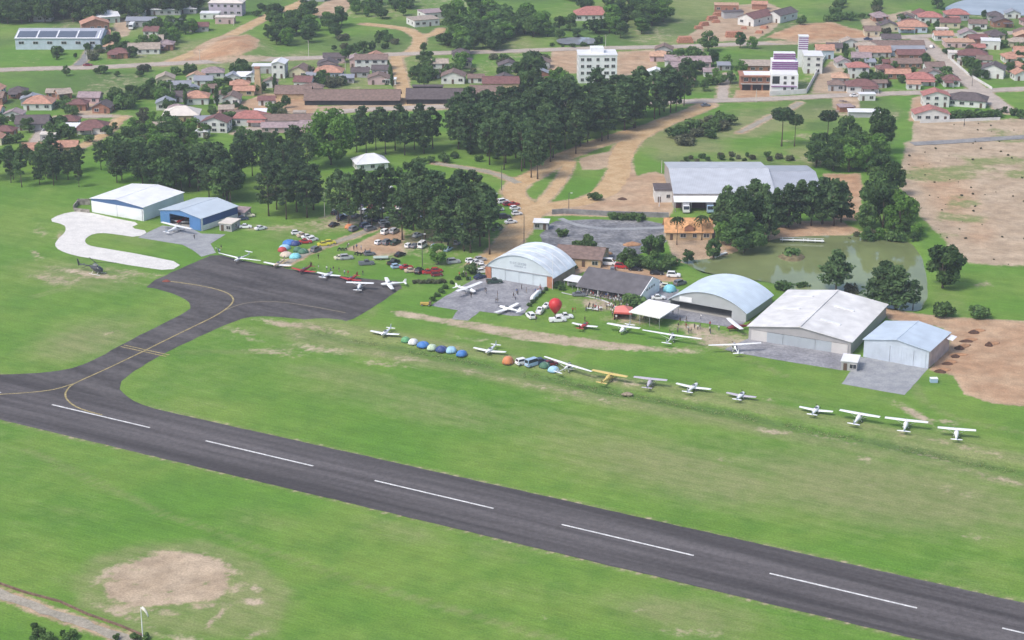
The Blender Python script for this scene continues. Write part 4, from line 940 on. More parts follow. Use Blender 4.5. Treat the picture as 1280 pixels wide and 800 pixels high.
house(170, 23, 9, 5, 0, 3, 'shed', 'pale', 'grey', 'pale roofed shed under the dark forest edge', cat='shed', rise=.4)
house(282, 20, 18, 10, -4, 7.2, 'hip', 'pale', 'lilac', 'large two storey pale house at the top by the dirt road', storeys=2, rise=1.6)
house(262, 24, 10, 7, 0, 3, 'flat', 'white', 'white', 'flat white roofed annexe left below the large pale house', cat='annexe')
house(281, 30, 10, 6, 0, 3.4, 'flat', 'pale', 'pink', 'pinkish flat roofed annexe below the large pale house', cat='annexe')
house(392, 2, 12, 8, 0, 4, 'gx', 'grey', 'grey', 'grey shed at the top edge by the dirt road', cat='shed')
house(534, 33, 14, 12, 24, 3.4, 'flat', 'beige', 'white', 'grey brown flat roofed white building at the bend of the dirt lane')
house(545, 24, 12, 12, 24, 3.4, 'flat', 'lilac', 'white', 'lilac flat roofed rear wing of the building at the lane bend', cat='annexe')
house(742, 26, 19, 12, 3, 3.4, 'hip', 'red', 'white', 'red hip roofed villa among trees at the top', rise=3.4)
house(870, 86, 14, 8, 4, 3.4, 'gx', 'lilac', 'pink', 'pink walled lilac roofed house beside the narrow lane')
house(852, 92, 9, 7, 4, 3.4, 'gx', 'lilac', 'pink', 'smaller pink house partly hidden by garden trees')
house(820, 96, 7, 5, 0, 2.6, 'gy', 'white', 'white', 'white gable roofed hut behind the dark pines', cat='hut', win=False)
house(680, 108, 9, 6, 0, 2.8, 'gx', 'maroon', 'pink', 'maroon roofed cottage seen between the pine tops')
# 4-storey white block
g = G(747, 104); o = empty('apartment_block', (g.x, g.y, 0), R(2), 'white four storey apartment block rising behind the dark pines', 'apartment block')
walls(o, 17.5, 12, 12.6, W_PAINT)
mb = MB(); mb.b2(-8.95, 8.95, -.2, 12.2, 12.6, 13.1); mb.build('roof', RT['white'], o)
mb = MB(); mb.b2(-3, 3, 4, 10, 13.1, 15.3); mb.build('roof_tower', W_PAINT, o)
for s in range(4):
    for x, ww in ((-7, 1.3), (-4, 2.0), (0, 1.3), (4, 2.0), (7, 1.6)): window(o, x, -.03, 1.6 + 3.1 * s, ww, 1.25)
    for sd in (-1, 1):
        for y in (3, 8): window(o, sd * 8.78, y, 1.6 + 3.1 * s, 1.3, 1.2, sd * math.pi / 2)
# unfinished brick building
g = G(946, 113); o = empty('unfinished_building', (g.x, g.y, 0), R(-2), 'unfinished two storey brick building with three dark ground bays', 'building')
walls(o, 14.5, 10, 6.4, WT['brick'])
mb = MB(); mb.b2(-8, 8, -1.4, 10.5, 6.4, 6.8); mb.build('roof', WT['brick'], o); mb = MB(); mb.b2(-5.8, 6.4, .4, 8.5, 6.8, 6.95); mb.build('roof_slab', RFW, o)
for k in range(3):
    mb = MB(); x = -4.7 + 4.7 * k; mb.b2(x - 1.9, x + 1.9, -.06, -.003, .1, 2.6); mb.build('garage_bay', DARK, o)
mb = MB(); mb.b2(-7.3, 7.3, -1.2, -.004, 2.9, 3.25); mb.build('balcony', CONC, o)
for x in (-5, -1.5, 1.2, 5): window(o, x, -.03, 4.9, 1.8, 1.5)
house(946, 90, 15, 8, -2, 3, 'shed', 'beige', 'brick', 'brick shed with pale slanted roof behind the unfinished building', cat='shed', rise=1.2)
# white purple building with striped stair tower
PURP = mat('purple_paint', (.22, .085, .24), .6)
g = G(980, 117); o = empty('white_purple_building', (g.x, g.y, 0), R(-3), 'white building with purple striped stepped rear and purple windows', 'building')
walls(o, 12, 10, 8.6, W_PAINT)
mb = MB(); mb.b2(-5.0, 6.6, 10.01, 20, 0, 12.2); mb.build('rear_wing', W_PAINT, o)
for k in range(4):
    mb = MB(); mb.b2(-5.0, 6.6, 9.6, 10.0, 8.9 + k * .95, 9.4 + k * .95); mb.build('stripe_band', PURP, o)
mb = MB(); mb.b2(-4, 5.5, 12.5, 18, 12.21, 12.5); mb.b2(-4, 5.5, 14, 18, 12.5, 15.4); mb.build('roof_step', W_PAINT, o)
for k in range(3):
    mb = MB(); mb.b2(-4.2, 5.7, 13.6, 13.99, 12.7 + k * .95, 13.2 + k * .95); mb.build('stripe_band', PURP, o)
mb = MB(); mb.b2(-5.4, -2.2, -.06, -.004, 4.4, 7.8); mb.build('glazed_bay', GLASS, o)
for x in (.2, 3.6):
    for z in (2.2, 4.8, 7.2): window(o, x, -.03, z, 1.2, 1.2)
mb = MB(); mb.b2(-5.8, 5.5, -.5, -.003, 3.1, 3.4); mb.build('balcony', PURP, o)
for z in (2.5, 5.5):
    for y in (3, 7): window(o, 6.03, y, z, 1.3, 1.5, math.pi / 2)
g = G(1003, 84); o = empty('stair_tower', (g.x, g.y, 0), R(-3), 'slender white tower with purple stripes behind the white purple building', 'tower')
walls(o, 4.4, 4, 14.5, W_PAINT)
for k in range(6):
    mb = MB(); mb.b2(-2.25, 2.25, -.08, -.003, 8.6 + k * 1.0, 9.1 + k * 1.0); mb.build('stripe_band', PURP, o)
mb = MB(); mb.b2(-2.4, 2.4, -.2, 4.2, 14.5, 14.8); mb.build('roof', W_PAINT, o)
o = house(1016, 92, 8.5, 12, -4, 8.2, 'flat', 'white', 'white', 'white flat roofed block with dark recess right of the purple building', storeys=3, cat='building')
house(1031, 74, 8.5, 8, -3, 4.6, 'gx', 'orange', 'blue', 'orange roofed pale blue house right of the white flat block')
strip_w = MB()
g0, g1, g2 = G(962, 120), G(1008, 117), G(1038, 62)
for a, b in ((g0, g1), (g1, g2)):
    u = (b - a).normalized(); m_ = (a + b) / 2; strip_w.box((m_.x, m_.y, 1.1), ((b - a).length, .25, 2.2), math.atan2(u.y, u.x))
tag(strip_w.build('yard_wall', WALLW), 'pale yard wall round the white purple building', 'wall')
# brickyard
house(932, 32, 10, 19, -40, 4.2, 'gy', 'maroon', 'white', 'maroon roofed white brickyard hall set diagonally', cat='hall', rise=2.2)
house(966, 28, 9, 17, -40, 4.2, 'gy', 'dark', 'white', 'dark roofed white hall set diagonally at the yard edge', cat='hall', rise=2.0)
house(908, 15, 13, 8, -5, 3.6, 'flat', 'lorange', 'brick', 'unfinished orange brick structure in the brickyard', cat='building')
house(917, 23, 11, 5, 10, 3.4, 'flat', 'dark', 'grey', 'grey machine shed in the middle of the brickyard', cat='shed', win=False)
house(949, 12, 8, 5, -10, 3.2, 'gx', 'orange', 'brick', 'small orange brick store at the top of the brickyard', cat='shed', win=False)
BST = mat('stacked_bricks', (.42, .20, .13), .9, ns=1.6, na=.3)
def brick_stack(px, py, w, d, h, rot):
    g = G(px, py); mb = MB(); rr = random.Random(int(px * 7 + py)); z = 0
    for k in range(3):
        s = 1 - .1 * k; mb.box((rr.uniform(-.2, .2), 0, z + h / 6), (w * s, d * s, h / 3 - .01), rr.uniform(-.06, .06)); z += h / 3
    o = mb.build('brick_stack', BST); o.location = (g.x, g.y, 0); o.rotation_euler = (0, 0, R(rot)); later(o, 'heap of orange bricks stacked in the brickyard', px, 'bricks', 'brick stacks in the brickyard')
for b in [(856, 53, 8, 5, 3, 5), (880, 32, 5, 3, 2, 30), (873, 36, 4, 3, 1.6, 20), (890, 25, 6, 3, 2.2, 25), (897, 20, 5, 3, 2, 15), (914, 46, 6, 4, 2.8, 5), (923, 45, 5, 4, 2.5, 0), (895, 28, 4, 3, 1.5, 10), (949, 42, 4, 3, 1.6, -20), (955, 36, 4, 3, 1.6, -30), (930, 36, 3, 2, 1.2, 0)]: brick_stack(*b)
# right side houses
house(1111, 40, 10.5, 8, 0, 3.2, 'gy', 'dark', 'cream', 'dark grey gabled house with cream front on the upper street')
house(1141, 41, 14.5, 10, -3, 3.4, 'hip', 'orange', 'blue', 'big orange hip roofed house with pale blue side on the upper street', porch=True)
house(1163, 29, 12, 9, -5, 3.4, 'hip', 'red', 'white', 'red hip roofed house behind the big orange one')
house(1197, 26, 12, 9, 0, 3.6, 'hip', 'red', 'grey', 'red hip roofed house by the pale lake', porch=True)
house(1094, 72, 15, 9, 0, 2.8, 'gx', 'orange', 'grey', 'orange roofed bungalow across from the upper street houses')
house(1122, 63, 26, 7, 0, 2.8, 'gx', 'brown', 'grey', 'long brown grey roof directly below the upper street', rise=1.6)
house(1130, 70, 20, 7, 0, 2.8, 'gx', 'grey', 'blue', 'grey sheet roofed long house beside the wide street')
house(1139, 76, 13, 7, 0, 3.2, 'gx', 'maroon', 'brick', 'maroon roofed brick house by the street corner tree')
house(1133, 86, 14, 7, 0, 2.8, 'gx', 'brown', 'brick', 'faded brown roofed brick house with a terrace')
house(1151, 107, 12, 9, -4, 3.2, 'hip', 'red', 'white', 'bright red hip roofed white house above the lower street', porch=True)
house(1123, 99, 11, 6, 0, 2.8, 'gx', 'orange', 'brick', 'orange roofed brick house left of the bright red roof')
house(1073, 98, 9.5, 7, 0, 5.4, 'hip', 'red', 'white', 'red hip roofed two storey white house left of the garden', storeys=2)
house(1078, 116, 13.5, 9, 0, 3.2, 'hip', 'maroon', 'white', 'maroon roofed house with dark carport on the lower street', porch=True)
house(1084, 126, 7, 4, 0, 2.8, 'flat', 'white', 'white', 'small white flat roofed garage on the lower street', cat='garage')
house(1170, 134, 11, 8, -3, 5.2, 'gy', 'red', 'white', 'two storey white house with red gable roof on the sand plot', storeys=2, rise=1.8)
house(1165, 151.5, 14.5, 8, -1, 3.2, 'gy', 'red', 'white', 'low white house with wide red gable in front of a taller one', rise=2.2)
house(1208, 134, 16, 10, -18, 3.2, 'hip', 'dark', 'white', 'dark slate hip roofed white house beside the twin red gables', porch=False)
house(1200, 60, 14.5, 10, -2, 2.8, 'flat', 'lorange', 'pink', 'flat pale orange roofed house at the right upper street')
house(1216, 77, 14, 9, -8, 3.2, 'hip', 'maroon', 'white', 'maroon brown hip roofed house behind a garden wall at right')
house(1196, 74, 8, 6, -8, 3, 'flat', 'pale', 'white', 'white pale roofed annexe left of the maroon brown house', cat='annexe')
house(1240, 98, 10, 9, -20, 4.4, 'gy', 'dark', 'white', 'white gabled house at the right edge below the wide street')
house(1238, 62, 9, 8, -10, 4.2, 'flat', 'white', 'white', 'white flat roofed house at the right edge by the upper street')
house(1080, 147, 13, 4, -3, 2.4, 'shed', 'white', 'grey', 'low white sheet roofed shed behind the big dark tree', cat='shed', win=False, rise=.5)
house(1058, 140, 6, 4, 10, 2.2, 'shed', 'lilac', 'brick', 'shabby shed with scrap around it near the lower street', cat='shed', win=False, rise=.4)
house(466, 213, 12, 9, 16, 3.0, 'hip', 'white', 'white', 'white hip roofed house between the two pine groves', rise=2.6)
for (px, py, w, d, rot, h, st, rc, wc) in [(262, 117, 6, 5, 10, 2.6, 'gx', 'brown', 'white'), (238, 118, 6, 5, -5, 2.6, 'gy', 'grey', 'white'), (283, 143, 6, 5, 5, 2.5, 'gx', 'beige', 'pink'), (296, 150, 7, 5, 0, 2.6, 'gx', 'brown', 'white'), (333, 132, 7, 5, 0, 2.6, 'gx', 'maroon', 'white'),
  (338, 110, 6, 5, 0, 3.0, 'gy', 'brown', 'white'), (325, 148, 5, 4, 0, 2.4, 'shed', 'white', 'grey'), (388, 163, 8, 5, 4, 2.6, 'gx', 'lilac', 'white'), (374, 148, 5, 4, 0, 2.4, 'flat', 'beige', 'grey'), (434, 104, 6, 4, 0, 2.4, 'shed', 'grey', 'grey'), (390, 100, 5, 4, 0, 2.4, 'gx', 'grey', 'white'), (488, 106, 5, 4, 0, 2.4, 'flat', 'white', 'white'),
  (540, 98, 7, 5, 0, 2.6, 'gx', 'dark', 'grey'), (595, 104, 7, 5, 0, 2.6, 'gx', 'brown', 'white'), (548, 86, 9, 6, 4, 2.8, 'gx', 'beige', 'white'), (200, 165, 6, 5, 0, 2.5, 'gx', 'beige', 'grey'), (252, 172, 5, 4, -8, 2.4, 'flat', 'white', 'white'), (60, 176, 6, 5, 4, 2.5, 'flat', 'pale', 'grey')]:
    house(px, py, w, d, rot, h, st, rc, wc, 'small ' + {'gx': 'ridged', 'gy': 'gabled', 'shed': 'sloping', 'flat': 'flat'}[st] + ' ' + {'beige': 'beige tiled', 'lilac': 'lilac tiled'}.get(rc, rc) + ' roof outbuilding in the left town', cat='outbuilding')
for (px, py, w, d, rot, h, st, rc, wc) in [(1100, 110, 6, 4, 0, 2.5, 'gx', 'brown', 'grey'), (1142, 112, 6, 4, -4, 2.5, 'shed', 'orange', 'white'), (1205, 82, 6, 4, -8, 2.5, 'flat', 'beige', 'white'), (1112, 84, 6, 4, 0, 2.5, 'gx', 'maroon', 'brick'), (1222, 66, 7, 5, 0, 2.8, 'gx', 'red', 'pink'), (1088, 84, 5, 4, 0, 2.4, 'shed', 'grey', 'white'), (1178, 42, 6, 4, 0, 2.4, 'flat', 'pale', 'white'), (1230, 82, 7, 6, -8, 3, 'gx', 'brown', 'white'), (905, 88, 6, 4, 0, 2.4, 'shed', 'grey', 'grey'), (888, 96, 6, 5, 0, 2.6, 'gx', 'lilac', 'white')]:
    house(px, py, w, d, rot, h, st, rc, wc, 'small ' + rc + ' ' + {'gx': 'ridged', 'shed': 'sloping', 'flat': 'flat'}[st] + ' roof outbuilding in the right town', cat='outbuilding')
# packed small houses filling the two halves of the town
HP = [o.location.xy.copy() for o in bpy.data.objects if o.parent is None and o.get('category') in ('house', 'shed', 'outbuilding', 'annexe', 'hut', 'building', 'office', 'hall', 'factory', 'chimney', 'apartment block', 'tower', 'garage')]
RDP = [p for _, hw, pts in DIRT_ROADS + STREETS for p in resample(chaikin([G(*q) for q in pts], 2, False), 4, False)]
hr = random.Random(77)
CW = {'gx': 'ridged', 'gy': 'gabled', 'hip': 'hipped'}
def infill(P, n, where, w0=6.5, w1=10):
    k = t = 0; xs = [p[0] for p in P]; ys = [p[1] for p in P]
    while k < n and t < 3000:
        t += 1; x = hr.uniform(min(xs), max(xs)); y = hr.uniform(min(ys), max(ys)); c = False
        for i in range(len(P)):
            x0, y0 = P[i]; x1, y1 = P[(i + 1) % len(P)]
            if (y0 > y) != (y1 > y) and x < (x1 - x0) * (y - y0) / (y1 - y0) + x0: c = not c
        if not c: continue
        g = G(x, y) + Vector((0, 3.5))
        if any((g - q).length < 12.5 for q in HP) or any((g - q).length < 9 for q in RDP): continue
        HP.append(g); k += 1
        st = hr.choice(('gx', 'gy', 'hip')); rc = hr.choice(('orange', 'brown', 'maroon', 'dark', 'brown', 'grey', 'beige', 'lilac', 'dark', 'lorange')); wc = hr.choice(('white', 'white', 'cream', 'pink', 'grey', 'brick'))
        house(x, y, hr.uniform(w0, w1), hr.uniform(6, 8), hr.uniform(-8, 8), hr.uniform(2.7, 3.3), st, rc, wc, {'lorange': 'pale orange'}.get(rc, rc) + ' ' + CW[st] + ' roof ' + wc + ' house ' + where, porch=hr.random() < .3)
infill([(206, 102), (345, 92), (392, 96), (392, 122), (345, 128), (300, 160), (205, 160)], 16, 'in the left town')
infill([(-15, 118), (100, 124), (140, 140), (100, 185), (-15, 190)], 12, 'at the left edge')
infill([(400, 80), (490, 76), (490, 106), (400, 106)], 5, 'above the longest shed'); infill([(512, 78), (560, 70), (680, 78), (690, 108), (600, 112), (520, 106)], 6, 'above the dark shed')
infill([(1040, 56), (1150, 52), (1195, 98), (1195, 112), (1045, 116)], 12, 'in the right town'); infill([(1165, 48), (1285, 46), (1285, 104), (1225, 106)], 13, 'right of the wide street'); infill([(1085, 46), (1290, 38), (1290, 20), (1100, 26)], 11, 'on the upper street')
infill([(130, 40), (250, 22), (262, 36), (190, 74), (135, 74)], 7, 'below the top forest'); infill([(820, 66), (870, 66), (905, 96), (895, 116), (830, 116)], 5, 'by the pink houses')
# garden walls
for pts, lb in [([(1188, 75), (1210, 94), (1240, 112)], 'low pale garden wall along the wide street'), ([(1068, 84), (1110, 83)], 'white garden wall between two plots left of the red roofs'), ([(60, 190), (52, 168), (64, 150)], 'pale wall beside the left edge lane'), ([(1150, 154), (1250, 150)], 'pale fence wall along the sand plot')]:
    P = [G(*p) for p in pts]; mb = MB()
    for a, b in zip(P[:-1], P[1:]):
        u = (b - a).normalized(); m_ = (a + b) / 2; mb.box((m_.x, m_.y, .6), ((b - a).length, .2, 1.2), math.atan2(u.y, u.x))
    tag(mb.build('garden_wall', WALLW), lb, 'wall')
# ================================================================== VEGETATION
def leaf_mat(name, c, c2, rand=.3):
    m = bpy.data.materials.new(name); m.use_nodes = True
    nt = m.node_tree; N = nt.nodes; L = nt.links; b = N['Principled BSDF']
    b.inputs['Roughness'].default_value = .75; b.inputs['Specular IOR Level'].default_value = .2
    a = N.new('ShaderNodeVertexColor'); a.layer_name = 'tint'
    oi = N.new('ShaderNodeObjectInfo')
    mx = N.new('ShaderNodeMix'); mx.data_type = 'RGBA'
    A = [i for i in mx.inputs if i.type == 'RGBA']; A[0].default_value = (*c, 1); A[1].default_value = (*c2, 1)
    sp = N.new('ShaderNodeSeparateColor'); L.new(a.outputs['Color'], sp.inputs['Color'])
    ad = N.new('ShaderNodeMath'); ad.operation = 'ADD'; L.new(sp.outputs[0], ad.inputs[0])
    mr = N.new('ShaderNodeMapRange'); mr.inputs['To Min'].default_value = -rand; mr.inputs['To Max'].default_value = rand; L.new(oi.outputs['Random'], mr.inputs['Value'])
    L.new(mr.outputs['Result'], ad.inputs[1]); ad.use_clamp = True
    L.new(ad.outputs[0], [i for i in mx.inputs if i.name == 'Factor' and i.type == 'VALUE'][0])
    sc = N.new('ShaderNodeVectorMath'); sc.operation = 'SCALE'
    L.new([o for o in mx.outputs if o.type == 'RGBA'][0], sc.inputs[0])
    m2 = N.new('ShaderNodeMapRange'); m2.inputs['To Min'].default_value = .6; m2.inputs['To Max'].default_value = 1.5; L.new(sp.outputs[1], m2.inputs['Value'])
    q1 = N.new('ShaderNodeMath'); q1.operation = 'MULTIPLY'; q1.inputs[1].default_value = 7.13; L.new(oi.outputs['Random'], q1.inputs[0])
    q2 = N.new('ShaderNodeMath'); q2.operation = 'FRACT'; L.new(q1.outputs[0], q2.inputs[0])
    q3 = N.new('ShaderNodeMapRange'); q3.inputs['To Min'].default_value = .78; q3.inputs['To Max'].default_value = 1.32; L.new(q2.outputs[0], q3.inputs['Value'])
    q4 = N.new('ShaderNodeMath'); q4.operation = 'MULTIPLY'; L.new(m2.outputs['Result'], q4.inputs[0]); L.new(q3.outputs['Result'], q4.inputs[1])
    L.new(q4.outputs[0], sc.inputs['Scale']); L.new(sc.outputs['Vector'], b.inputs['Base Color'])
    tr = N.new('ShaderNodeBsdfTranslucent'); L.new(sc.outputs['Vector'], tr.inputs['Color']); ms = N.new('ShaderNodeMixShader'); ms.inputs[0].default_value = .38
    L.new(b.outputs[0], ms.inputs[1]); L.new(tr.outputs[0], ms.inputs[2]); L.new(ms.outputs[0], N['Material Output'].inputs['Surface'])
    return m
LF = {'pine': leaf_mat('pine_needles', (.046, .092, .036), (.100, .165, .062)), 'broad': leaf_mat('broad_leaves', (.055, .112, .034), (.102, .180, .050)),
      'bright': leaf_mat('bright_leaves', (.095, .20, .036), (.145, .265, .055), .2), 'bush': leaf_mat('bush_leaves', (.072, .140, .042), (.120, .20, .060)),
      'olive': leaf_mat('olive_leaves', (.095, .115, .06), (.15, .16, .09)), 'palm': leaf_mat('palm_fronds', (.055, .095, .035), (.085, .12, .045)),
      'grass': leaf_mat('rough_grass', (.12, .18, .05), (.23, .24, .11))}
BARK = mat('bark', (.115, .085, .065), .95, ns=3, na=.35)
class Leaves:
    def __init__(s, seed): s.r = np.random.default_rng(seed); s.V = []; s.T = []
    def clump(s, c, rad, n, size, asp=1.6, flat=.0, tint=None, shell=.55):
        r = s.r; d = r.normal(size=(n, 3)); d /= np.linalg.norm(d, axis=1)[:, None]
        rr = shell + (1 - shell) * r.random(n) ** .6
        p = np.array(c) + d * rr[:, None] * np.array(rad)
        nrm = d * .6 + r.normal(size=(n, 3)) * .6; nrm[:, 2] += flat
        nrm /= np.linalg.norm(nrm, axis=1)[:, None]
        u = np.cross(nrm, r.normal(size=(n, 3))); u /= np.linalg.norm(u, axis=1)[:, None]; w = np.cross(nrm, u)
        L = size * (.6 + .8 * r.random(n))[:, None]; u = u * L * asp / 2; w = w * L / 2
        q = np.stack([p - u * .9 - w * .5, p + u * .1 - w, p + u, p + u * .1 + w], 1)
        s.V.append(q.reshape(-1, 3)); t = r.random() if tint is None else tint
        tt = np.stack([np.clip(t + r.normal(size=n) * .12, 0, 1), np.clip(r.random(n) * .5 + (r.random() * .5), 0, 1)], 1)
        s.T.append(np.repeat(tt, 4, 0))
    def mesh(s, name, m):
        V = np.concatenate(s.V); T = np.concatenate(s.T); n = len(V)
        me = bpy.data.meshes.new(name); me.vertices.add(n); me.vertices.foreach_set('co', V.ravel().astype(np.float32))
        me.loops.add(n); me.loops.foreach_set('vertex_index', np.arange(n, dtype=np.int32))
        me.polygons.add(n // 4); me.polygons.foreach_set('loop_start', np.arange(0, n, 4, dtype=np.int32)); me.update(calc_edges=True)
        a = me.color_attributes.new('tint', 'FLOAT_COLOR', 'POINT')
        a.data.foreach_set('color', np.concatenate([T, np.zeros((n, 1)), np.ones((n, 1))], 1).ravel().astype(np.float32))
        me.materials.append(m); return me
def trunk_mesh(h, r, limbs, seed, bend=.3):
    rr = random.Random(seed); mb = MB(); n = 6; rings = []
    for k in range(n + 1):
        z = h * k / n; q = r * (1 - .8 * k / n) * (1.35 if k == 0 else 1)
        ox, oy = bend * math.sin(k * .9 + seed), bend * math.cos(k * .7 + seed * 2)
        rings.append([(ox * k / n + q * math.cos(a), oy * k / n + q * math.sin(a), z) for a in [2 * math.pi * i / 7 for i in range(7)]])
    mb.loft(rings)
    for p, e, q in limbs: mb.tube(p, e, q, q * .35, 5)
    return mb.mesh('trunk', BARK, True)
PROTO = {}
def mk_pine(seed, h=18.0, cw=4.0, base=.34, dens=1.0, cone=0.0):
    Lv = Leaves(seed); rr = random.Random(seed); limbs = []; z = h * base; k = 0
    while z < h * .98:
        f = (z / h - base) / (1 - base); Rr = cw * (.35 + .95 * math.sin(min(1, f * .82 + .2) * math.pi) ** .7) * rr.uniform(.78, 1.2) * (1 - cone * f)
        nb = rr.choice((4, 5, 5, 6)) if f < .88 else 4
        a0 = rr.uniform(0, 6.3)
        for i in range(nb):
            a = a0 + 6.283 * i / nb + rr.uniform(-.4, .4); q = Rr * rr.uniform(.45, .8)
            if rr.random() < .30: continue
            c = (q * math.cos(a), q * math.sin(a), z + rr.uniform(-.5, .5) + q * .12)
            s = rr.uniform(.8, 1.5) * (1.1 - .2 * f)
            Lv.clump(c, (s * 1.15, s * 1.15, s * .62), int(38 * dens), .62, 1.9, .3)
            if f < .75: limbs.append(((0, 0, z - .5), (c[0] * .9, c[1] * .9, c[2]), .09))
        z += h * .052 * rr.uniform(.85, 1.2); k += 1
    Lv.clump((0, 0, h * .97), (1.2, 1.2, .9), 60, .6, 1.9)
    return Lv.mesh('crown', LF['pine']), trunk_mesh(h * .97, .26, limbs, seed)
def mk_broad(seed, h=10.0, w=4.2, lf='broad', base=.22, n=18, dens=1.0, size=.62):
    Lv = Leaves(seed); rr = random.Random(seed); limbs = []; zc = h * (base + (1 - base) * .5); hz = h * (1 - base) / 2
    for i in range(n):
        a = rr.uniform(0, 6.283); t = rr.uniform(-.85, .95); q = math.sqrt(max(.05, 1 - t * t)) * rr.uniform(.45, .85)
        c = (w * q * math.cos(a), w * q * math.sin(a), zc + hz * t * .82)
        s = rr.uniform(.28, .46) * w
        Lv.clump(c, (s, s, s * .78), int(120 * dens), size, 1.35, .25)
        if i % 2 == 0: limbs.append(((0, 0, h * base * .8), (c[0] * .8, c[1] * .8, c[2]), .1))
    return Lv.mesh('crown', LF[lf]), trunk_mesh(h * .6, .24, limbs, seed)
def mk_bush(seed, lf='bush', h=3.0, w=2.2):
    Lv = Leaves(seed); rr = random.Random(seed)
    for i in range(9):
        a = rr.uniform(0, 6.283); q = rr.uniform(.2, .75); s = rr.uniform(.35, .55) * w
        Lv.clump((w * q * math.cos(a), w * q * math.sin(a), h * rr.uniform(.3, .68)), (s, s, min(s * .8, h * .34)), 75, .45, 1.4, .25)
    mb = MB()
    for i in range(4): mb.tube((.1 * i - .15, 0, 0), (math.cos(i * 1.6) * w * .4, math.sin(i * 1.6) * w * .4, h * .55), .07, .03, 5)
    return Lv.mesh('foliage', LF[lf]), mb.mesh('stem', BARK, True)
def mk_araucaria(seed, h=14.0):
    Lv = Leaves(seed); rr = random.Random(seed); limbs = []
    for lv, (z, Rr) in enumerate(((h * .74, 3.0), (h * .82, 3.6), (h * .90, 3.3), (h * .97, 2.2))):
        for i in range(9):
            a = 6.283 * i / 9 + lv * .4 + rr.uniform(-.15, .15); q = Rr * rr.uniform(.85, 1.1)
            e = (q * math.cos(a), q * math.sin(a), z + q * .16); limbs.append(((0, 0, z - .3), e, .08))
            Lv.clump(e, (.75, .75, .45), 34, .5, 1.6); Lv.clump((e[0] * .6, e[1] * .6, z), (.6, .6, .35), 20, .45, 1.6)
    return Lv.mesh('crown', LF['pine']), trunk_mesh(h * .97, .28, limbs, seed, .15)
def mk_palm(seed, h=9.0):
    mb = MB(); rr = random.Random(seed); V = []; Lv = Leaves(seed)
    for i in range(16):
        a = 6.283 * i / 16 + rr.uniform(-.2, .2); up_ = rr.uniform(-.1, .9)
        for k in range(9):
            t = k / 8; q = 3.0 * t; z = h + up_ * 2.0 * t - 2.6 * t * t
            Lv.clump((q * math.cos(a), q * math.sin(a), z), (.22, .22, .15), 7, .5 * (1.15 - t * .6), 1.8)
    return Lv.mesh('crown', LF['palm']), trunk_mesh(h, .2, [], seed, .25)
def mk_poplar(seed, h=9.0, w=1.6):
    Lv = Leaves(seed); rr = random.Random(seed)
    for i in range(16):
        t = i / 15; q = w * math.sin(math.pi * (.15 + .8 * t)) ** .7; a = rr.uniform(0, 6.28)
        Lv.clump((q * .3 * math.cos(a), q * .3 * math.sin(a), h * (.12 + .85 * t)), (q * .75, q * .75, h * .09), 90, .5, 1.5)
    return Lv.mesh('crown', LF['broad']), trunk_mesh(h * .8, .18, [], seed)
PROTO['pine'] = [(18.0,) + mk_pine(11 + i, 18.0, w, b) for i, (w, b) in enumerate(((3.9, .30), (3.3, .36), (4.4, .34), (3.6, .22), (3.0, .40), (4.1, .26)))]
PROTO['conifer'] = [(14.0,) + mk_pine(40 + i, 14.0, 3.9, .10 + .06 * i, 1.0, .72) for i in range(4)]
PROTO['broad'] = [(10.0,) + mk_broad(60 + i, 10.0, w, 'broad', b) for i, (w, b) in enumerate(((4.4, .14), (3.7, .2), (5.0, .16), (4.2, .08)))]
PROTO['bright'] = [(10.0,) + mk_broad(80 + i, 10.0, 4.2, 'bright', .12, 20) for i in range(2)]
PROTO['olive'] = [(10.0,) + mk_broad(90 + i, 10.0, 3.8, 'olive', .15, 16, .7) for i in range(2)]
PROTO['big'] = [(20.0,) + mk_broad(99, 20.0, 8.2, 'bright', .08, 44, 1.5, .75)]
PROTO['bush'] = [(3.0,) + mk_bush(100 + i) for i in range(3)]
PROTO['dbush'] = [(3.0,) + mk_bush(110 + i, 'broad') for i in range(3)]
PROTO['obush'] = [(3.0,) + mk_bush(120 + i, 'olive') for i in range(2)]
PROTO['araucaria'] = [(14.0,) + mk_araucaria(130 + i) for i in range(2)]
PROTO['palm'] = [(9.0,) + mk_palm(140 + i) for i in range(2)]
PROTO['poplar'] = [(9.0,) + mk_poplar(150)]
KN = {'pine': ('pine_tree', 'tree'), 'conifer': ('conifer_tree', 'tree'), 'broad': ('broadleaf_tree', 'tree'), 'bright': ('broadleaf_tree', 'tree'), 'olive': ('broadleaf_tree', 'tree'), 'big': ('broadleaf_tree', 'tree'),
      'bush': ('bush', 'bush'), 'dbush': ('bush', 'bush'), 'obush': ('shrub', 'shrub'), 'araucaria': ('araucaria_tree', 'tree'), 'palm': ('palm_tree', 'palm'), 'poplar': ('cypress_tree', 'tree')}
vr = random.Random(21)
NTREE = [0]
def plant(kind, px, py, h, label, group=None, xy=None, wide=1.0):
    g = xy or G(px, py); pr = vr.choice(PROTO[kind]); nm, cat = KN[kind]; s = h / pr[0]
    o = empty(nm, (g.x, g.y, ground_z(g.x, g.y) - .05), vr.uniform(0, 6.28))
    o.scale = (s * wide * vr.uniform(.8, 1.16), s * wide * vr.uniform(.8, 1.16), s)
    crown = 'foliage' if 'bush' in kind else 'crown'; tr = 'stem' if 'bush' in kind else 'trunk'
    link(crown, pr[1], o); link(tr, pr[2], o); NTREE[0] += 1
    if group: tag(o, label, cat, group)
    else: later(o, label, px, cat)
    return o
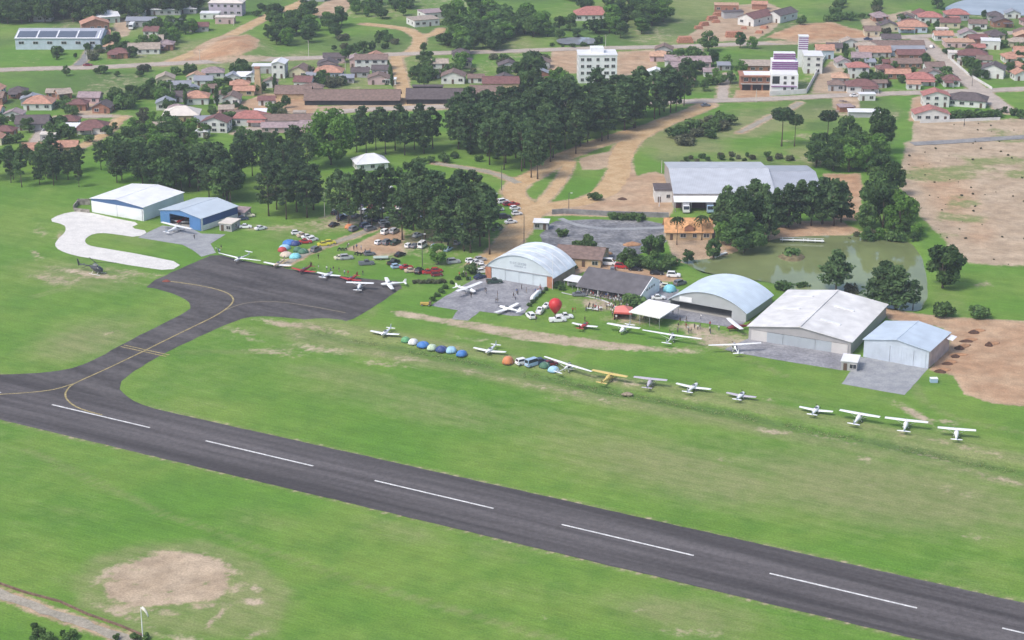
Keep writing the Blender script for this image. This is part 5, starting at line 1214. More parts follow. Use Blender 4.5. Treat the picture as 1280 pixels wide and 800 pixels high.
def pip(x, y, P):
    c = False; n = len(P)
    for i in range(n):
        x0, y0 = P[i]; x1, y1 = P[(i + 1) % n]
        if (y0 > y) != (y1 > y) and x < (x1 - x0) * (y - y0) / (y1 - y0) + x0: c = not c
    return c
def grove(kinds, P, n, h0, h1, label, group, sep=4.0, wide=1.0):
    pts = []; tries = 0
    xs = [p[0] for p in P]; ys = [p[1] for p in P]
    while len(pts) < n and tries < 6000:
        tries += 1; x = vr.uniform(min(xs), max(xs)); y = vr.uniform(min(ys), max(ys))
        if not pip(x, y, P): continue
        g = G(x, y)
        if any((g - q).length < sep for q in pts): continue
        pts.append(g)
        plant(vr.choice(kinds), x, y, vr.uniform(h0, h1), label, group, g, wide)
def mass(kinds, P, n, h0, h1, name, label, cat, sep, wide=1.0):
    """a wood or scrub that reads as one mass: ONE object"""
    pts = []; tries = 0; V = []; T = []; tv = MB()
    xs = [p[0] for p in P]; ys = [p[1] for p in P]
    while len(pts) < n and tries < 9000:
        tries += 1; x = vr.uniform(min(xs), max(xs)); y = vr.uniform(min(ys), max(ys))
        if not pip(x, y, P): continue
        g = G(x, y)
        if any((g - q).length < sep for q in pts): continue
        if name == 'scrub' and vnoise(np.array([g.x * .045]), np.array([g.y * .045]), 12)[0] < .5 + vr.uniform(-.2, .1): continue
        pts.append(g); k = vr.choice(kinds); pr = vr.choice(PROTO[k]); s = vr.uniform(h0, h1) / pr[0]; a = vr.uniform(0, 6.28)
        me = pr[1]; c = np.empty(len(me.vertices) * 3, np.float32); me.vertices.foreach_get('co', c); c = c.reshape(-1, 3)
        t = np.empty(len(me.vertices) * 4, np.float32); me.color_attributes['tint'].data.foreach_get('color', t); t = t.reshape(-1, 4)
        sh = vr.uniform(-.25, .25); t[:, 0] = np.clip(t[:, 0] + sh, 0, 1)
        ca_, sa_ = math.cos(a), math.sin(a)
        V.append(np.stack([(c[:, 0] * ca_ - c[:, 1] * sa_) * s * wide + g.x, (c[:, 0] * sa_ + c[:, 1] * ca_) * s * wide + g.y, c[:, 2] * s + ground_z(g.x, g.y)], 1)); T.append(t)
        for v in (0,): tv.add([((q.co.x * ca_ - q.co.y * sa_) * s + g.x, (q.co.x * sa_ + q.co.y * ca_) * s + g.y, q.co.z * s) for q in pr[2].vertices], [tuple(f.vertices) for f in pr[2].polygons])
    Lm = Leaves(1); Lm.V = V; Lm.T = [t[:, :2] for t in T]; me = Lm.mesh(name, LF['broad' if 'broad' in kinds else 'olive']); o = link(name, me)
    tag(o, label, cat, None, 'stuff')
    tv.build('trunks' if 'broad' in kinds else 'stems', BARK, o)['kind'] = 'stuff'
    return o
def row(kind, pts, h0, h1, label, group, wide=1.0):
    for x, y in pts: plant(kind, x, y, vr.uniform(h0, h1), label, group, None, wide)
# pine groves
grove(['pine'], [(-15, 236), (-15, 216), (66, 212), (160, 212), (160, 230), (110, 234)], 20, 9, 13, 'dark pine in the grove at the left edge behind the lawn', 'pines left of the white hangar', 4)
grove(['pine', 'pine', 'pine', 'broad'], [(178, 236), (185, 226), (300, 226), (308, 250), (292, 258), (235, 240)], 21, 12, 17.5, 'tree in the dark grove just behind the white and blue hangars', 'pines behind the two left hangars', 3.6, 1.1)
grove(['pine'], [(295, 232), (300, 208), (385, 200), (388, 212), (350, 234)], 12, 12, 15.5, 'dark pine in the grove left of the bright round tree', 'pines left of the bright round tree', 4.2)
row('pine', [(336, 270), (346, 262), (358, 274), (371, 265), (384, 272), (392, 262), (350, 250), (372, 252)], 15, 18.5, 'pine in the cluster above the campsite lawn', 'pines above the campsite')
row('pine', [(446, 190), (458, 196), (470, 187), (482, 193), (494, 188), (506, 194), (518, 187), (530, 192), (541, 186), (452, 178), (476, 177), (500, 178), (524, 178)], 14, 17, 'pine in the row between the town sheds and the white roofed house', 'pine row below the brown sheds')
grove(['pine'], [(562, 190), (572, 168), (640, 152), (700, 146), (770, 140), (835, 137), (812, 154), (775, 168), (740, 186), (700, 202), (668, 214), (640, 206), (605, 196)], 62, 15, 20.5, 'dark pine in the large wood between town and dirt road', 'pines of the large wood', 5.8, 1.1)
row('pine', [(845, 139), (838, 141), (818, 149), (792, 160), (760, 174), (855, 132)], 16, 19.5, 'pine with bare lower trunk at the right end of the large wood', 'pines at the wood end')
row('pine', [(664, 222), (672, 224), (652, 214), (630, 212), (612, 206)], 17, 19, 'pine at the roadside foot of the large wood', 'pines at the roadside')
row('pine', [(423, 277), (436, 284), (452, 279), (465, 284), (478, 276), (490, 270)], 17, 19.5, 'pine over parked cars in the left half of the car park grove', 'pines over the left car park')
row('pine', [(503, 300), (517, 288), (531, 303), (546, 292), (560, 306), (574, 297), (588, 316), (600, 308), (612, 318), (552, 312), (566, 286), (590, 290), (605, 296), (540, 280), (524, 278), (508, 280), (575, 276), (592, 276), (580, 314)], 17, 21.5, 'pine over parked cars in the right half of the car park grove', 'pines over the right car park')
row('conifer', [(902, 296), (915, 300), (930, 302), (946, 296), (960, 300), (908, 282), (925, 284), (942, 280), (955, 284), (970, 282), (985, 284), (1000, 280), (1014, 282), (1028, 280), (1042, 282), (1051, 278)], 12, 16.5, 'dark conifer in front of the grey warehouses', 'conifers before the warehouses')
plant('conifer', 1045, 362, 14.5, 'broad dark conifer standing alone before the pond', wide=1.45); plant('obush', 1064, 362, 4, 'dry reddish shrub beside the lone conifer')
plant('conifer', 1104, 378, 14, 'taller twin of the two dark pines at the pond bank', wide=1.45); plant('conifer', 1120, 384, 13, 'shorter twin of the two dark pines at the pond bank', wide=1.45)
plant('pine', 1141, 386, 9.5, 'thin grey pine right of the twin pines at the pond')
plant('broad', 1178, 360, 14.5, 'big dense round tree at the right end of the pond', wide=1.05)
plant('bush', 1181, 396, 4.6, 'bright round bush behind the light blue hangar', wide=1.3)
plant('bush', 1222, 396, 4, 'bright bush at the right edge behind the red plot', wide=1.2)
plant('bush', 979, 364, 3.4, 'small rounded tree on the bank behind the wide arched hangar', wide=1.2); plant('bush', 990, 319, 4.6, 'bush growing on the pond islet', wide=1.1)
plant('dbush', 1003, 356, 3.2, 'low shrub at the pond bank behind the large hangar')
for x, y, h, t in [(977, 183, 15, 'taller umbrella crowned araucaria in the meadow'), (993, 183, 12.5, 'smaller slim araucaria in the meadow'), (1034, 178, 12.5, 'wide dark araucaria in front of the scrap shed')]: plant('araucaria', x, y, h, t)
plant('palm', 846, 306, 9, 'palm tree in front of the orange roofed house, the left palm'); plant('palm', 877, 300, 8, 'palm tree in front of the orange roofed house, the right palm')
plant('big', 414, 206, 22, 'very large bright green round tree, tallest broadleaf in view', wide=1.08)
plant('broad', 930, 314, 14, 'large round dark tree at the pond edge below the warehouse'); plant('bright', 902, 306, 8, 'bright green tree left of the large round dark one'); plant('broad', 892, 322, 8, 'dark tree at the pond edge right of the palms')
plant('broad', 859, 326, 4.6, 'small rounded garden tree at the pond edge'); plant('broad', 1100, 192, 18, 'big dark feathery tree beside the sand plot', wide=.9)
plant('broad', 1092, 262, 13, 'dark tree left of the tall one beside the warehouse yard'); plant('broad', 1118, 244, 12, 'dark tree at the upper sand plot edge'); plant('broad', 1100, 232, 12, 'tall dark tree behind the warehouse yard corner'); plant('bright', 1134, 276, 8, 'bright shrubby tree at the sand plot edge'); plant('broad', 1103, 286, 17, 'tall dark tree mass right of the warehouse', wide=.85); plant('broad', 1082, 288, 9, 'mixed leafy tree right of the warehouse yard'); plant('bright', 1124, 290, 14, 'bright leafy tree at the sand plot edge', wide=.8)
plant('broad', 1113, 268, 12, 'dark tree behind the bright one at the sand plot edge')
plant('bright', 1146, 300, 3.5, 'leafy shrub on the right pond bank')
grove(['broad', 'broad', 'bright'], [(1012, 216), (1026, 192), (1060, 182), (1095, 188), (1100, 212), (1070, 217)], 20, 8, 12, 'leafy tree of the thicket above the warehouse yard', 'thicket above the warehouse yard', 5)
grove(['broad', 'bright', 'bush'], [(1085, 298), (1110, 290), (1150, 292), (1150, 302), (1100, 300)], 8, 4, 7, 'shrubby tree along the right pond bank', 'shrubs on the right pond bank', 4)
grove(['dbush', 'obush', 'bush'], [(842, 176), (862, 160), (905, 150), (912, 158), (890, 172), (860, 184)], 13, 3.5, 5.5, 'grey green shrub in the thicket on the meadow', 'shrubs on the meadow', 4.5, 1.3)
grove(['dbush', 'obush'], [(850, 206), (858, 199), (900, 195), (990, 197), (995, 202), (900, 201)], 30, 1.3, 2.6, 'dark shrub in the hedge line above the warehouse', 'hedge shrubs above the warehouse')
row('bush', [(765, 274), (772, 275), (780, 275), (788, 275), (796, 276), (802, 275)], 2.4, 3.2, 'green shrub along the grey block wall', 'shrubs along the block wall')
row('bush', [(722, 310), (729, 318), (737, 311), (746, 320), (752, 318), (734, 304)], 3, 5, 'bright bush in the gravel yard behind the arched hangar', 'bushes in the gravel yard')
plant('dbush', 703, 296, 3, 'low pale bush at the left of the gravel yard')
plant('broad', 814, 326, 9, 'dark tree in the planting behind the clubhouse', wide=.9); plant('broad', 822, 322, 8, 'second dark tree in the planting behind the clubhouse', wide=.9)
row('bush', [(790, 336), (797, 330), (806, 334), (816, 338), (824, 338), (832, 338), (838, 332)], 3, 5, 'bright bush in the planting behind the clubhouse', 'bushes behind the clubhouse')
plant('broad', 786, 334, 6.5, 'dark small tree at the left of the clubhouse planting'); plant('bush', 742, 250, 3.2, 'small dark shrub clump on the grass island of the dirt road'); plant('bush', 747, 250, 3, 'second dark shrub clump on the grass island of the dirt road')
plant('bright', 548, 330, 7, 'light green small tree between parked cars and pines', wide=1.2); plant('bush', 590, 342, 3.4, 'bright round bush left of the brick pillar', wide=1.2); plant('bush', 794, 383, 4.2, 'green bush between clubhouse gable and white canopy', wide=1.2)
plant('dbush', 697, 360, 2.4, 'dark bush beside the right brick pillar'); plant('bush', 702, 363, 2, 'yellowish bush beside the right brick pillar'); plant('bush', 716, 338, 2.2, 'small bush beside the cream shed'); 
row('dbush', [(662, 383), (666, 379), (670, 375), (674, 371), (678, 367), (682, 363)], 1.0, 1.4, 'low clipped shrub in the hedge beside the paved apron', 'hedge beside the paved apron', 1.0)
row('obush', [(518, 354), (524, 354), (530, 354), (536, 354), (542, 354), (548, 354), (554, 353)], 1.2, 1.7, 'olive shrub in the hedge below the red cars', 'hedge below the red cars', 1.0)
row('dbush', [(541, 376), (546, 371), (551, 366), (557, 361), (565, 355), (572, 350), (578, 346), (584, 350)], 1.2, 2.2, 'dark shrub along the left edge of the paved apron', 'shrubs left of the paved apron')
# town greenery
mass(['broad'], [(10, 14), (250, 8), (252, 16), (195, 18), (150, 25), (10, 24), (10, -10), (255, -10), (252, 6)][0:0] or [(-20, -4), (255, -4), (252, 17), (195, 20), (150, 27), (60, 29), (-20, 31)], 130, 9.5, 14, 'forest', 'dark forest along the top left edge of the town', 'forest', 5, 1.15)
grove(['broad', 'broad', 'bright', 'dbush'], [(132, 72), (140, 56), (190, 40), (240, 30), (250, 40), (215, 56), (190, 74)], 22, 5, 8.5, 'garden tree between the upper street and the dirt climb', 'trees left of the dirt climb', 5)
grove(['broad', 'broad', 'bright'], [(318, 50), (330, 30), (360, 20), (432, 26), (430, 48), (380, 58), (340, 56)], 20, 7, 11, 'leafy tree in the clump right of the dirt climb', 'tree clump right of the dirt climb', 5, 1.1)
grove(['broad', 'dbush', 'bright'], [(440, 20), (440, 6), (520, 2), (525, 16), (480, 28)], 15, 5, 9, 'leafy tree on the slope left of the grey roofed building', 'trees on the top slope', 6)
grove(['broad', 'broad', 'bright', 'dbush'], [(556, 66), (548, 42), (566, 18), (610, 10), (640, 28), (690, 30), (720, 40), (760, 40), (700, 46), (640, 55), (600, 72)], 54, 7, 11, 'leafy tree in the belt between the lane bend and the red villa', 'tree belt at the upper street', 5.2, 1.15)
grove(['broad', 'broad', 'bright'], [(752, 54), (765, 30), (775, 14), (780, 0), (838, -4), (832, 26), (800, 46)], 26, 8, 12, 'dense leafy tree right of the red roofed villa', 'trees right of the red villa', 5.2, 1.15)
grove(['broad', 'dbush'], [(690, 8), (720, -4), (760, -6), (800, -8), (790, 4), (760, 8), (715, 14)], 10, 6, 9, 'tree behind the red roofed villa', 'trees behind the red villa', 6)
grove(['broad', 'bush', 'dbush', 'bright'], [(190, 132), (205, 118), (245, 112), (262, 118), (215, 140), (196, 146)], 12, 4, 7, 'garden tree around the pale pyramid roofed house', 'garden trees by the pale pyramid roof', 4)
grove(['broad', 'bush', 'dbush'], [(125, 138), (150, 118), (185, 112), (200, 122), (160, 140)], 13, 3.5, 7, 'bushy tree on the edge of the green field', 'bushy trees by the green field', 4.5)
grove(['broad', 'bright', 'bush', 'olive', 'dbush', 'bright'], [(132, 204), (150, 172), (180, 146), (215, 158), (262, 172), (250, 205), (190, 208)], 46, 3.5, 7.5, 'leafy tree in the thicket behind the left pine groves', 'thicket behind the left pines', 4.5, 1.1)
grove(['bush', 'dbush', 'broad'], [(280, 176), (300, 166), (350, 172), (385, 172), (380, 186), (300, 190)], 14, 2.5, 5, 'bush on the slope below the brown town houses', 'bushes below the town houses', 4)
grove(['broad', 'dbush'], [(60, 172), (70, 156), (88, 160), (88, 174)], 5, 5, 7, 'dark round tree beside the left edge lane', 'trees beside the left edge lane', 4)
grove(['broad', 'bush'], [(72, 140), (80, 120), (92, 130), (92, 146)], 5, 3, 5, 'small dark tree beside the ruined shed', 'trees by the ruined shed', 4)
grove(['pine', 'broad'], [(39, 206), (39, 196), (70, 200), (66, 226), (39, 226)], 6, 7, 11, 'tree at the left edge below the orange sheds', 'trees at the left edge', 4)
row('poplar', [(281, 128), (344, 116), (271, 132), (232, 132)], 7, 9, 'dark columnar tree beside the town chimney', 'columnar trees by the chimney')
grove(['broad', 'bush', 'dbush'], [(256, 110), (275, 100), (300, 112), (330, 110), (300, 140), (262, 150)], 12, 3, 5, 'garden bush among the small cottages left of the chimney', 'garden bushes left of the chimney', 4)
row('dbush', [(302, 82), (265, 92), (400, 107), (392, 108), (408, 108), (416, 106), (426, 106), (378, 104), (384, 104), (390, 92)], 2.6, 5, 'garden bush between the town houses', 'garden bushes between town houses')
plant('olive', 388, 96, 5.5, 'grey green round tree left of the orange hip roof'); row('broad', [(430, 78), (436, 72), (445, 68), (455, 66), (465, 64)], 5, 7, 'leafy tree above the two storey white house', 'trees above the two storey house')
grove(['broad', 'bush'], [(516, 106), (512, 80), (530, 62), (545, 62), (545, 92), (535, 110)], 10, 4, 8, 'garden tree right of the dirt street', 'garden trees right of the dirt street', 4)
plant('bright', 577, 86, 8, 'bright yellow green tree at the foot of the tree belt', wide=1.1); row('poplar', [(488, 100), (490, 108), (486, 92)], 6, 8, 'slim tree along the left side of the dirt street', 'slim trees along the dirt street')
grove(['broad', 'dbush', 'pine'], [(655, 110), (650, 90), (672, 84), (680, 100), (670, 120)], 8, 6, 11, 'dark tree left of the white apartment block', 'trees left of the apartment block', 4)
row('bright', [(690, 112), (698, 106), (706, 112), (640, 182), (622, 188), (716, 180)], 6, 9, 'light green tree at the edge of the pine wood', 'light green trees at the pine wood')
plant('broad', 885, 64, 9.5, 'large round tree before the brickyard', wide=1.1); plant('broad', 925, 60, 8, 'tree right of the large round one before the brickyard'); plant('bright', 940, 61, 6, 'bright tree at the corner before the brickyard')
grove(['broad', 'bush', 'dbush', 'bright'], [(828, 120), (835, 85), (850, 70), (880, 74), (930, 90), (920, 112), (895, 106), (860, 118)], 24, 3.5, 8, 'garden tree around the pink houses', 'garden trees around the pink houses', 4.5)
plant('broad', 880, 114, 5.5, 'single round tree on the lawn by the lower street'); plant('poplar', 867, 106, 6.5, 'dark slim tree beside the pink house')
grove(['dbush', 'bush', 'broad'], [(1078, 78), (1110, 77), (1112, 82), (1080, 84)], 7, 2.5, 4, 'bush in the garden below the grey long roofs', 'bushes below the grey long roofs', 3.2)
plant('broad', 1158, 84, 7, 'round tree at the street corner beside the maroon roof'); grove(['broad', 'bush', 'dbush'], [(1160, 106), (1165, 90), (1178, 86), (1198, 106), (1185, 110)], 9, 3, 5, 'garden tree along the wide descending street', 'trees along the wide street', 3.5)
grove(['dbush', 'bush'], [(1080, 100), (1088, 94), (1112, 94), (1112, 100), (1090, 108)], 6, 2.5, 4, 'garden bush between the red roofed houses', 'bushes between the red roofs', 3)
row('dbush', [(1190 + 7 * k, 149 - .4 * k) for k in range(9)], 3, 4.2, 'dark garden shrub along the sand plot fence', 'shrubs along the sand plot fence', 1.3)
plant('broad', 1172, 11, 9, 'dark tree on the shore of the pale lake', wide=1.2); plant('olive', 1183, 33, 5.5, 'olive coloured round tree beside the red lake house'); grove(['broad', 'dbush'], [(1200, 86), (1215, 78), (1236, 96), (1236, 106), (1222, 104)], 7, 3, 5.5, 'garden tree at the right edge houses', 'trees at the right edge houses', 3.5)
grove(['broad', 'bush'], [(1040, 12), (1052, 2), (1064, 20), (1056, 32), (1042, 26)], 6, 3.5, 6, 'shrubby tree on the bank above the bare plot', 'shrubs above the bare plot', 4)
mass(['obush'], SAND, 110, .2, .8, 'scrub', 'low dry scrub dotted over the bare sandy plot', 'scrub', 3)
grove(['dbush', 'bush', 'broad'], [(20, 815), (30, 778), (50, 783), (92, 797), (115, 815)], 14, 1.2, 2.2, 'dense shrub at the near left corner', 'shrubs at the near left corner', 1.6)
row('dbush', [(146, 800), (170, 799), (184, 799)], 1.2, 1.8, 'low shrub by the windsock pole', 'shrubs by the windsock pole')
grove(['bush', 'dbush'], [(560, 196), (580, 188), (640, 190), (640, 200), (600, 206)], 6, 2, 3.5, 'shrub on the lawn edge by the white roofed house', 'shrubs near the white roofed house', 5)
row('bush', [(512, 212), (520, 208), (528, 205), (500, 216), (538, 203), (556, 203)], 2.4, 4, 'garden shrub right of the white roofed house', 'garden shrubs right of the white roofed house')
row('dbush', [(690 + 13 * k, 58 + (k % 3) * .6) for k in range(5)], 1.6, 2.6, 'dark bush between the pale pool and the upper street', 'bushes before the pale pool')
row('broad', [(700, 47), (722, 46), (748, 54)], 4, 6, 'tree growing around the pale pool', 'trees around the pale pool')
for P_, n_, lb in [([(39, 90), (130, 92), (250, 84), (340, 80), (340, 92), (240, 104), (39, 96)], 12, 'along the field below the upper street'), ([(250, 150), (300, 140), (400, 128), (400, 146), (300, 168)], 12, 'between the brown roofs of the town'),
  ([(330, 110), (430, 92), (440, 104), (400, 112)], 9, 'behind the brown brickworks sheds'), ([(515, 105), (600, 98), (640, 100), (640, 92), (520, 84)], 12, 'behind the dark brickworks shed'), ([(600, 72), (680, 66), (690, 80), (660, 100), (620, 98)], 10, 'on the plot left of the apartment block'),
  ([(1040, 62), (1085, 55), (1090, 110), (1060, 112)], 12, 'on the plots left of the red roofs'), ([(1090, 90), (1150, 80), (1150, 112), (1090, 114)], 12, 'in the gardens of the red roofed houses'), ([(1175, 62), (1240, 68), (1240, 90), (1200, 84)], 10, 'in the gardens right of the wide street'),
  ([(1090, 30), (1240, 22), (1240, 38), (1100, 46)], 12, 'around the houses of the upper street'), ([(985, 22), (1045, 14), (1100, 10), (1100, 24), (1000, 32)], 9, 'on the slope above the bare plot'), ([(60, 66), (130, 60), (130, 74), (60, 78)], 9, 'in front of the solar panel factory'),
  ([(400, 52), (480, 40), (500, 56), (480, 64), (400, 66)], 9, 'on the grass below the bending lane'), ([(150, 28), (240, 20), (250, 30), (170, 48)], 12, 'around the sheds below the top forest'), ([(300, 20), (330, 10), (380, 22), (330, 34)], 6, 'by the top of the dirt climb'), ([(100, 178), (150, 150), (165, 170), (130, 200)], 10, 'below the dirt lane at the left')]:
    grove(['broad', 'bush', 'dbush', 'obush', 'dbush'], P_, n_, 2.2, 5.5, 'tree or shrub ' + lb, 'greenery ' + lb, 4)
row('obush', [(1060 + 11 * k, 296 - (k % 2) * 3) for k in range(5)], 1.5, 3, 'shrub along the far pond bank', 'shrubs on the far pond bank')
grove(['broad', 'bush', 'dbush'], [(-15, 200), (-15, 120), (40, 125), (40, 205)], 14, 3, 7, 'tree or bush between the houses at the far left edge', 'greenery at the far left edge', 4)
grove(['broad', 'bush', 'dbush'], [(1245, 150), (1245, 40), (1290, 40), (1290, 150)], 12, 3, 6, 'tree or bush between the houses at the far right edge', 'greenery at the far right edge', 4)
# rough grass along the ditch: one mass nobody could count
Lv = Leaves(300); DP = [G(*p) for p in DITCH]; rr = np.random.default_rng(8)
for a, b in zip(DP[:-1], DP[1:]):
    n = int((b - a).length * 5)
    for i in range(n):
        p = a.lerp(b, rr.random()); off = rr.normal() * 1.7; t = (b - a).normalized(); q = p + Vector((-t.y, t.x)) * off
        if vnoise(np.array([q.x * .12]), np.array([q.y * .12]), 3)[0] < .42: continue
        Lv.clump((q.x, q.y, ground_z(q.x, q.y) + .15), (.7, .7, .12), 5, .2, 1.6, .9)
o = link('ditch_grass', Lv.mesh('ditch_grass', LF['grass'])); tag(o, 'tall rough grass growing along the drainage ditch', 'grass', None, 'stuff')
# ================================================================== VEHICLES
def paint(name, c): return mat('paint_' + name, c, .28, .0, spec=.6)
CGL = mat('aircraft_canopy_sky_tint', (.10, .12, .14), .12, spec=.6)  # canopy glass, lightened by sky reflection put into its colour
PC = {'white': paint('white', (.80, .81, .82)), 'silver': paint('silver', (.42, .43, .45)), 'grey': paint('grey', (.15, .16, .18)), 'black': paint('black', (.018, .018, .022)), 'dark blue': paint('dark_blue', (.02, .04, .10)),
      'blue': paint('blue', (.06, .16, .42)), 'light blue': paint('light_blue', (.36, .50, .66)), 'red': paint('red', (.42, .03, .03)), 'dark red': paint('dark_red', (.20, .02, .03)), 'yellow': paint('yellow', (.62, .56, .05)),
      'beige': paint('beige', (.60, .48, .36)), 'orange': paint('orange', (.60, .20, .06)), 'green': paint('green', (.05, .14, .08)), 'dark green': paint('dark_green', (.03, .06, .045)), 'cream': paint('cream', (.70, .68, .50)), 'teal': paint('teal', (.14, .45, .48))}
HEADL = mat('headlight_glass', (.70, .71, .72), .15); TAILL = mat('tail_light_red', (.40, .02, .02), .3)
def wheel_mesh(r=.31, w=.2):
    mb = MB(); mb.tube((0, -w / 2, 0), (0, w / 2, 0), r, n=14); a = mb.mesh('wheel', RUBBER, 'auto')
    mb = MB(); mb.tube((0, -w / 2 - .012, 0), (0, w / 2 + .012, 0), r * .58, n=12); return a, mb.mesh('rim', STEEL, 'auto')
WH, RIM = wheel_mesh()
def car_proto(kind):
    L, Wd, hb, ht = {'hatch': (3.8, 1.66, .92, 1.48), 'sedan': (4.4, 1.72, .92, 1.45), 'suv': (4.5, 1.84, 1.08, 1.75), 'pickup': (5.1, 1.82, 1.05, 1.72), 'van': (4.9, 1.9, 1.15, 2.2)}[kind]
    h = L / 2; w = Wd / 2; o = bpy.data.objects.new('car', None)
    mb = MB()
    def ring(x, hw, z0, z1): return [(x, -hw, z0), (x, hw, z0), (x, hw * 1.0, (z0 + z1) * .55), (x, hw * .9, z1), (x, -hw * .9, z1), (x, -hw * 1.0, (z0 + z1) * .55)]
    hood = hb * (.86 if kind in ('hatch', 'sedan') else .93)
    mb.loft([ring(-h, w * .86, .36, hb * .8), ring(-h + .12, w * .97, .26, hb * .95), ring(-h + .6, w, .22, hb), ring(0, w, .2, hb), ring(h - 1.3, w, .22, hb * .99), ring(h - .5, w * .98, .22, hood), ring(h - .12, w * .92, .26, hood * .86), ring(h, w * .8, .36, hood * .68)])
    cab = {'hatch': (-h + .12, -h + .45, h - 1.75, h - 1.1), 'sedan': (-h + .75, -h + 1.4, h - 2.0, h - 1.3), 'suv': (-h + .1, -h + .4, h - 1.9, h - 1.25), 'pickup': (-.75, -.45, h - 2.0, h - 1.35), 'van': (-h + .06, -h + .2, h - 1.35, h - .55)}[kind]
    b0, r0, r1, b1 = cab; wt = w * .78; wb = w * .9
    B = [(b0, -wb, hb), (b1, -wb, hb), (b1, wb, hb), (b0, wb, hb)]; T = [(r0, -wt, ht), (r1, -wt, ht), (r1, wt, ht), (r0, wt, ht)]
    zf = lambda q: (q[0], q[1], q[2] - .02)
    mb.add([zf(q) for q in B] + T, [(3, 2, 1, 0), (4, 5, 6, 7), (0, 1, 5, 4), (1, 2, 6, 5), (2, 3, 7, 6), (3, 0, 4, 7)])
    if kind == 'pickup':
        for s in (-1, 1): mb.b2(-h + .05, b0, s * w * .88, s * w * .8, hb - .02, hb + .16)
        mb.b2(-h + .03, -h + .1, -w * .8, w * .8, hb - .02, hb + .16)
    parts = [('body', mb.mesh('body', PC['white'], 'auto'), None)]
    def pane(name, c4, shrink=.86, off=.012):
        P = [Vector(q) for q in c4]; c = sum(P, Vector()) / 4; n = (P[1] - P[0]).cross(P[3] - P[0]).normalized()
        if n.dot(c - Vector((0, 0, hb))) < 0: n = -n
        Q = [c + (p - c) * shrink + n * off for p in P]; m2 = MB(); m2.slab(Q, .0) if False else m2.add(Q + [q - n * .01 for q in Q], [(0, 1, 2, 3), (7, 6, 5, 4), (0, 4, 5, 1), (1, 5, 6, 2), (2, 6, 7, 3), (3, 7, 4, 0)])
        parts.append((name, m2.mesh(name, GLASS), None))
    pane('windscreen', [B[1], B[2], T[2], T[1]]); pane('rear_window', [B[3], B[0], T[0], T[3]], .8)
    pane('side_window', [B[0], B[1], T[1], T[0]]); pane('side_window', [B[2], B[3], T[3], T[2]])
    for s in (-1, 1):
        m2 = MB(); m2.b2(h - .2, h - .02, s * w * .86, s * w * .5, hood * .66, hood * .8); parts.append(('headlight', m2.mesh('headlight', HEADL), None))
        m2 = MB(); m2.b2(-h - .02, -h + .1, s * w * .9, s * w * .6, hb * .68, hb * .84); parts.append(('tail_light', m2.mesh('tail_light', TAILL), None))
    for sx in (-1, 1):
        for sy in (-1, 1): parts.append(('wheel', WH, (sx * L * .305, sy * (w - .1), .31)))
    bpy.data.objects.remove(o)
    return parts
CARP = {k: car_proto(k) for k in ('hatch', 'sedan', 'suv', 'pickup', 'van')}
KW = {'hatch': ('hatchback_car', 'hatchback', 'car'), 'sedan': ('parked_car', 'saloon car', 'car'), 'suv': ('offroad_car', 'tall car', 'car'), 'pickup': ('pickup_truck', 'pickup truck', 'pickup truck'), 'van': ('delivery_van', 'van', 'van')}
def car(px, py, ang, kind, color, area, group):
    g = G(px, py); nm, w, cat = KW[kind]
    o = empty(nm, (g.x, g.y, max(.05, ground_z(g.x, g.y))), R(ang))
    for n, me, loc in CARP[kind]:
        c = link(n, me, o, loc)
        if n == 'body':
            c.material_slots[0].link = 'OBJECT'; c.material_slots[0].material = PC[color]
        if n == 'wheel': link('rim', RIM, c)
    later(o, f'{color} {w} {area}', px, cat, group)
    return o
CAMP = ('on the campsite lawn by the dome tents', 'cars on the campsite lawn')
PINE1 = ('parked under the left car park pines', 'cars under the left pines')
ROWS = ('in the rows below the car park track', 'cars in rows below the track')
RED = ('in the row above the olive hedge', 'cars above the olive hedge')
PIL = ('parked left of the brick pillared hangar', 'cars left of the arched hangar')
RD = ('on the grass beside the dirt road', 'cars beside the dirt road')
CLB = ('parked in the lane behind the clubhouse', 'cars behind the clubhouse')
FLD = ('on the grass right of the paved apron', 'cars right of the paved apron')
TEN = ('beside the tents on the field edge', 'cars beside the field tents')
BLU = ('parked right of the blue hangar', 'cars right of the blue hangar')
TWN = ('on a town street', 'cars on the town streets')
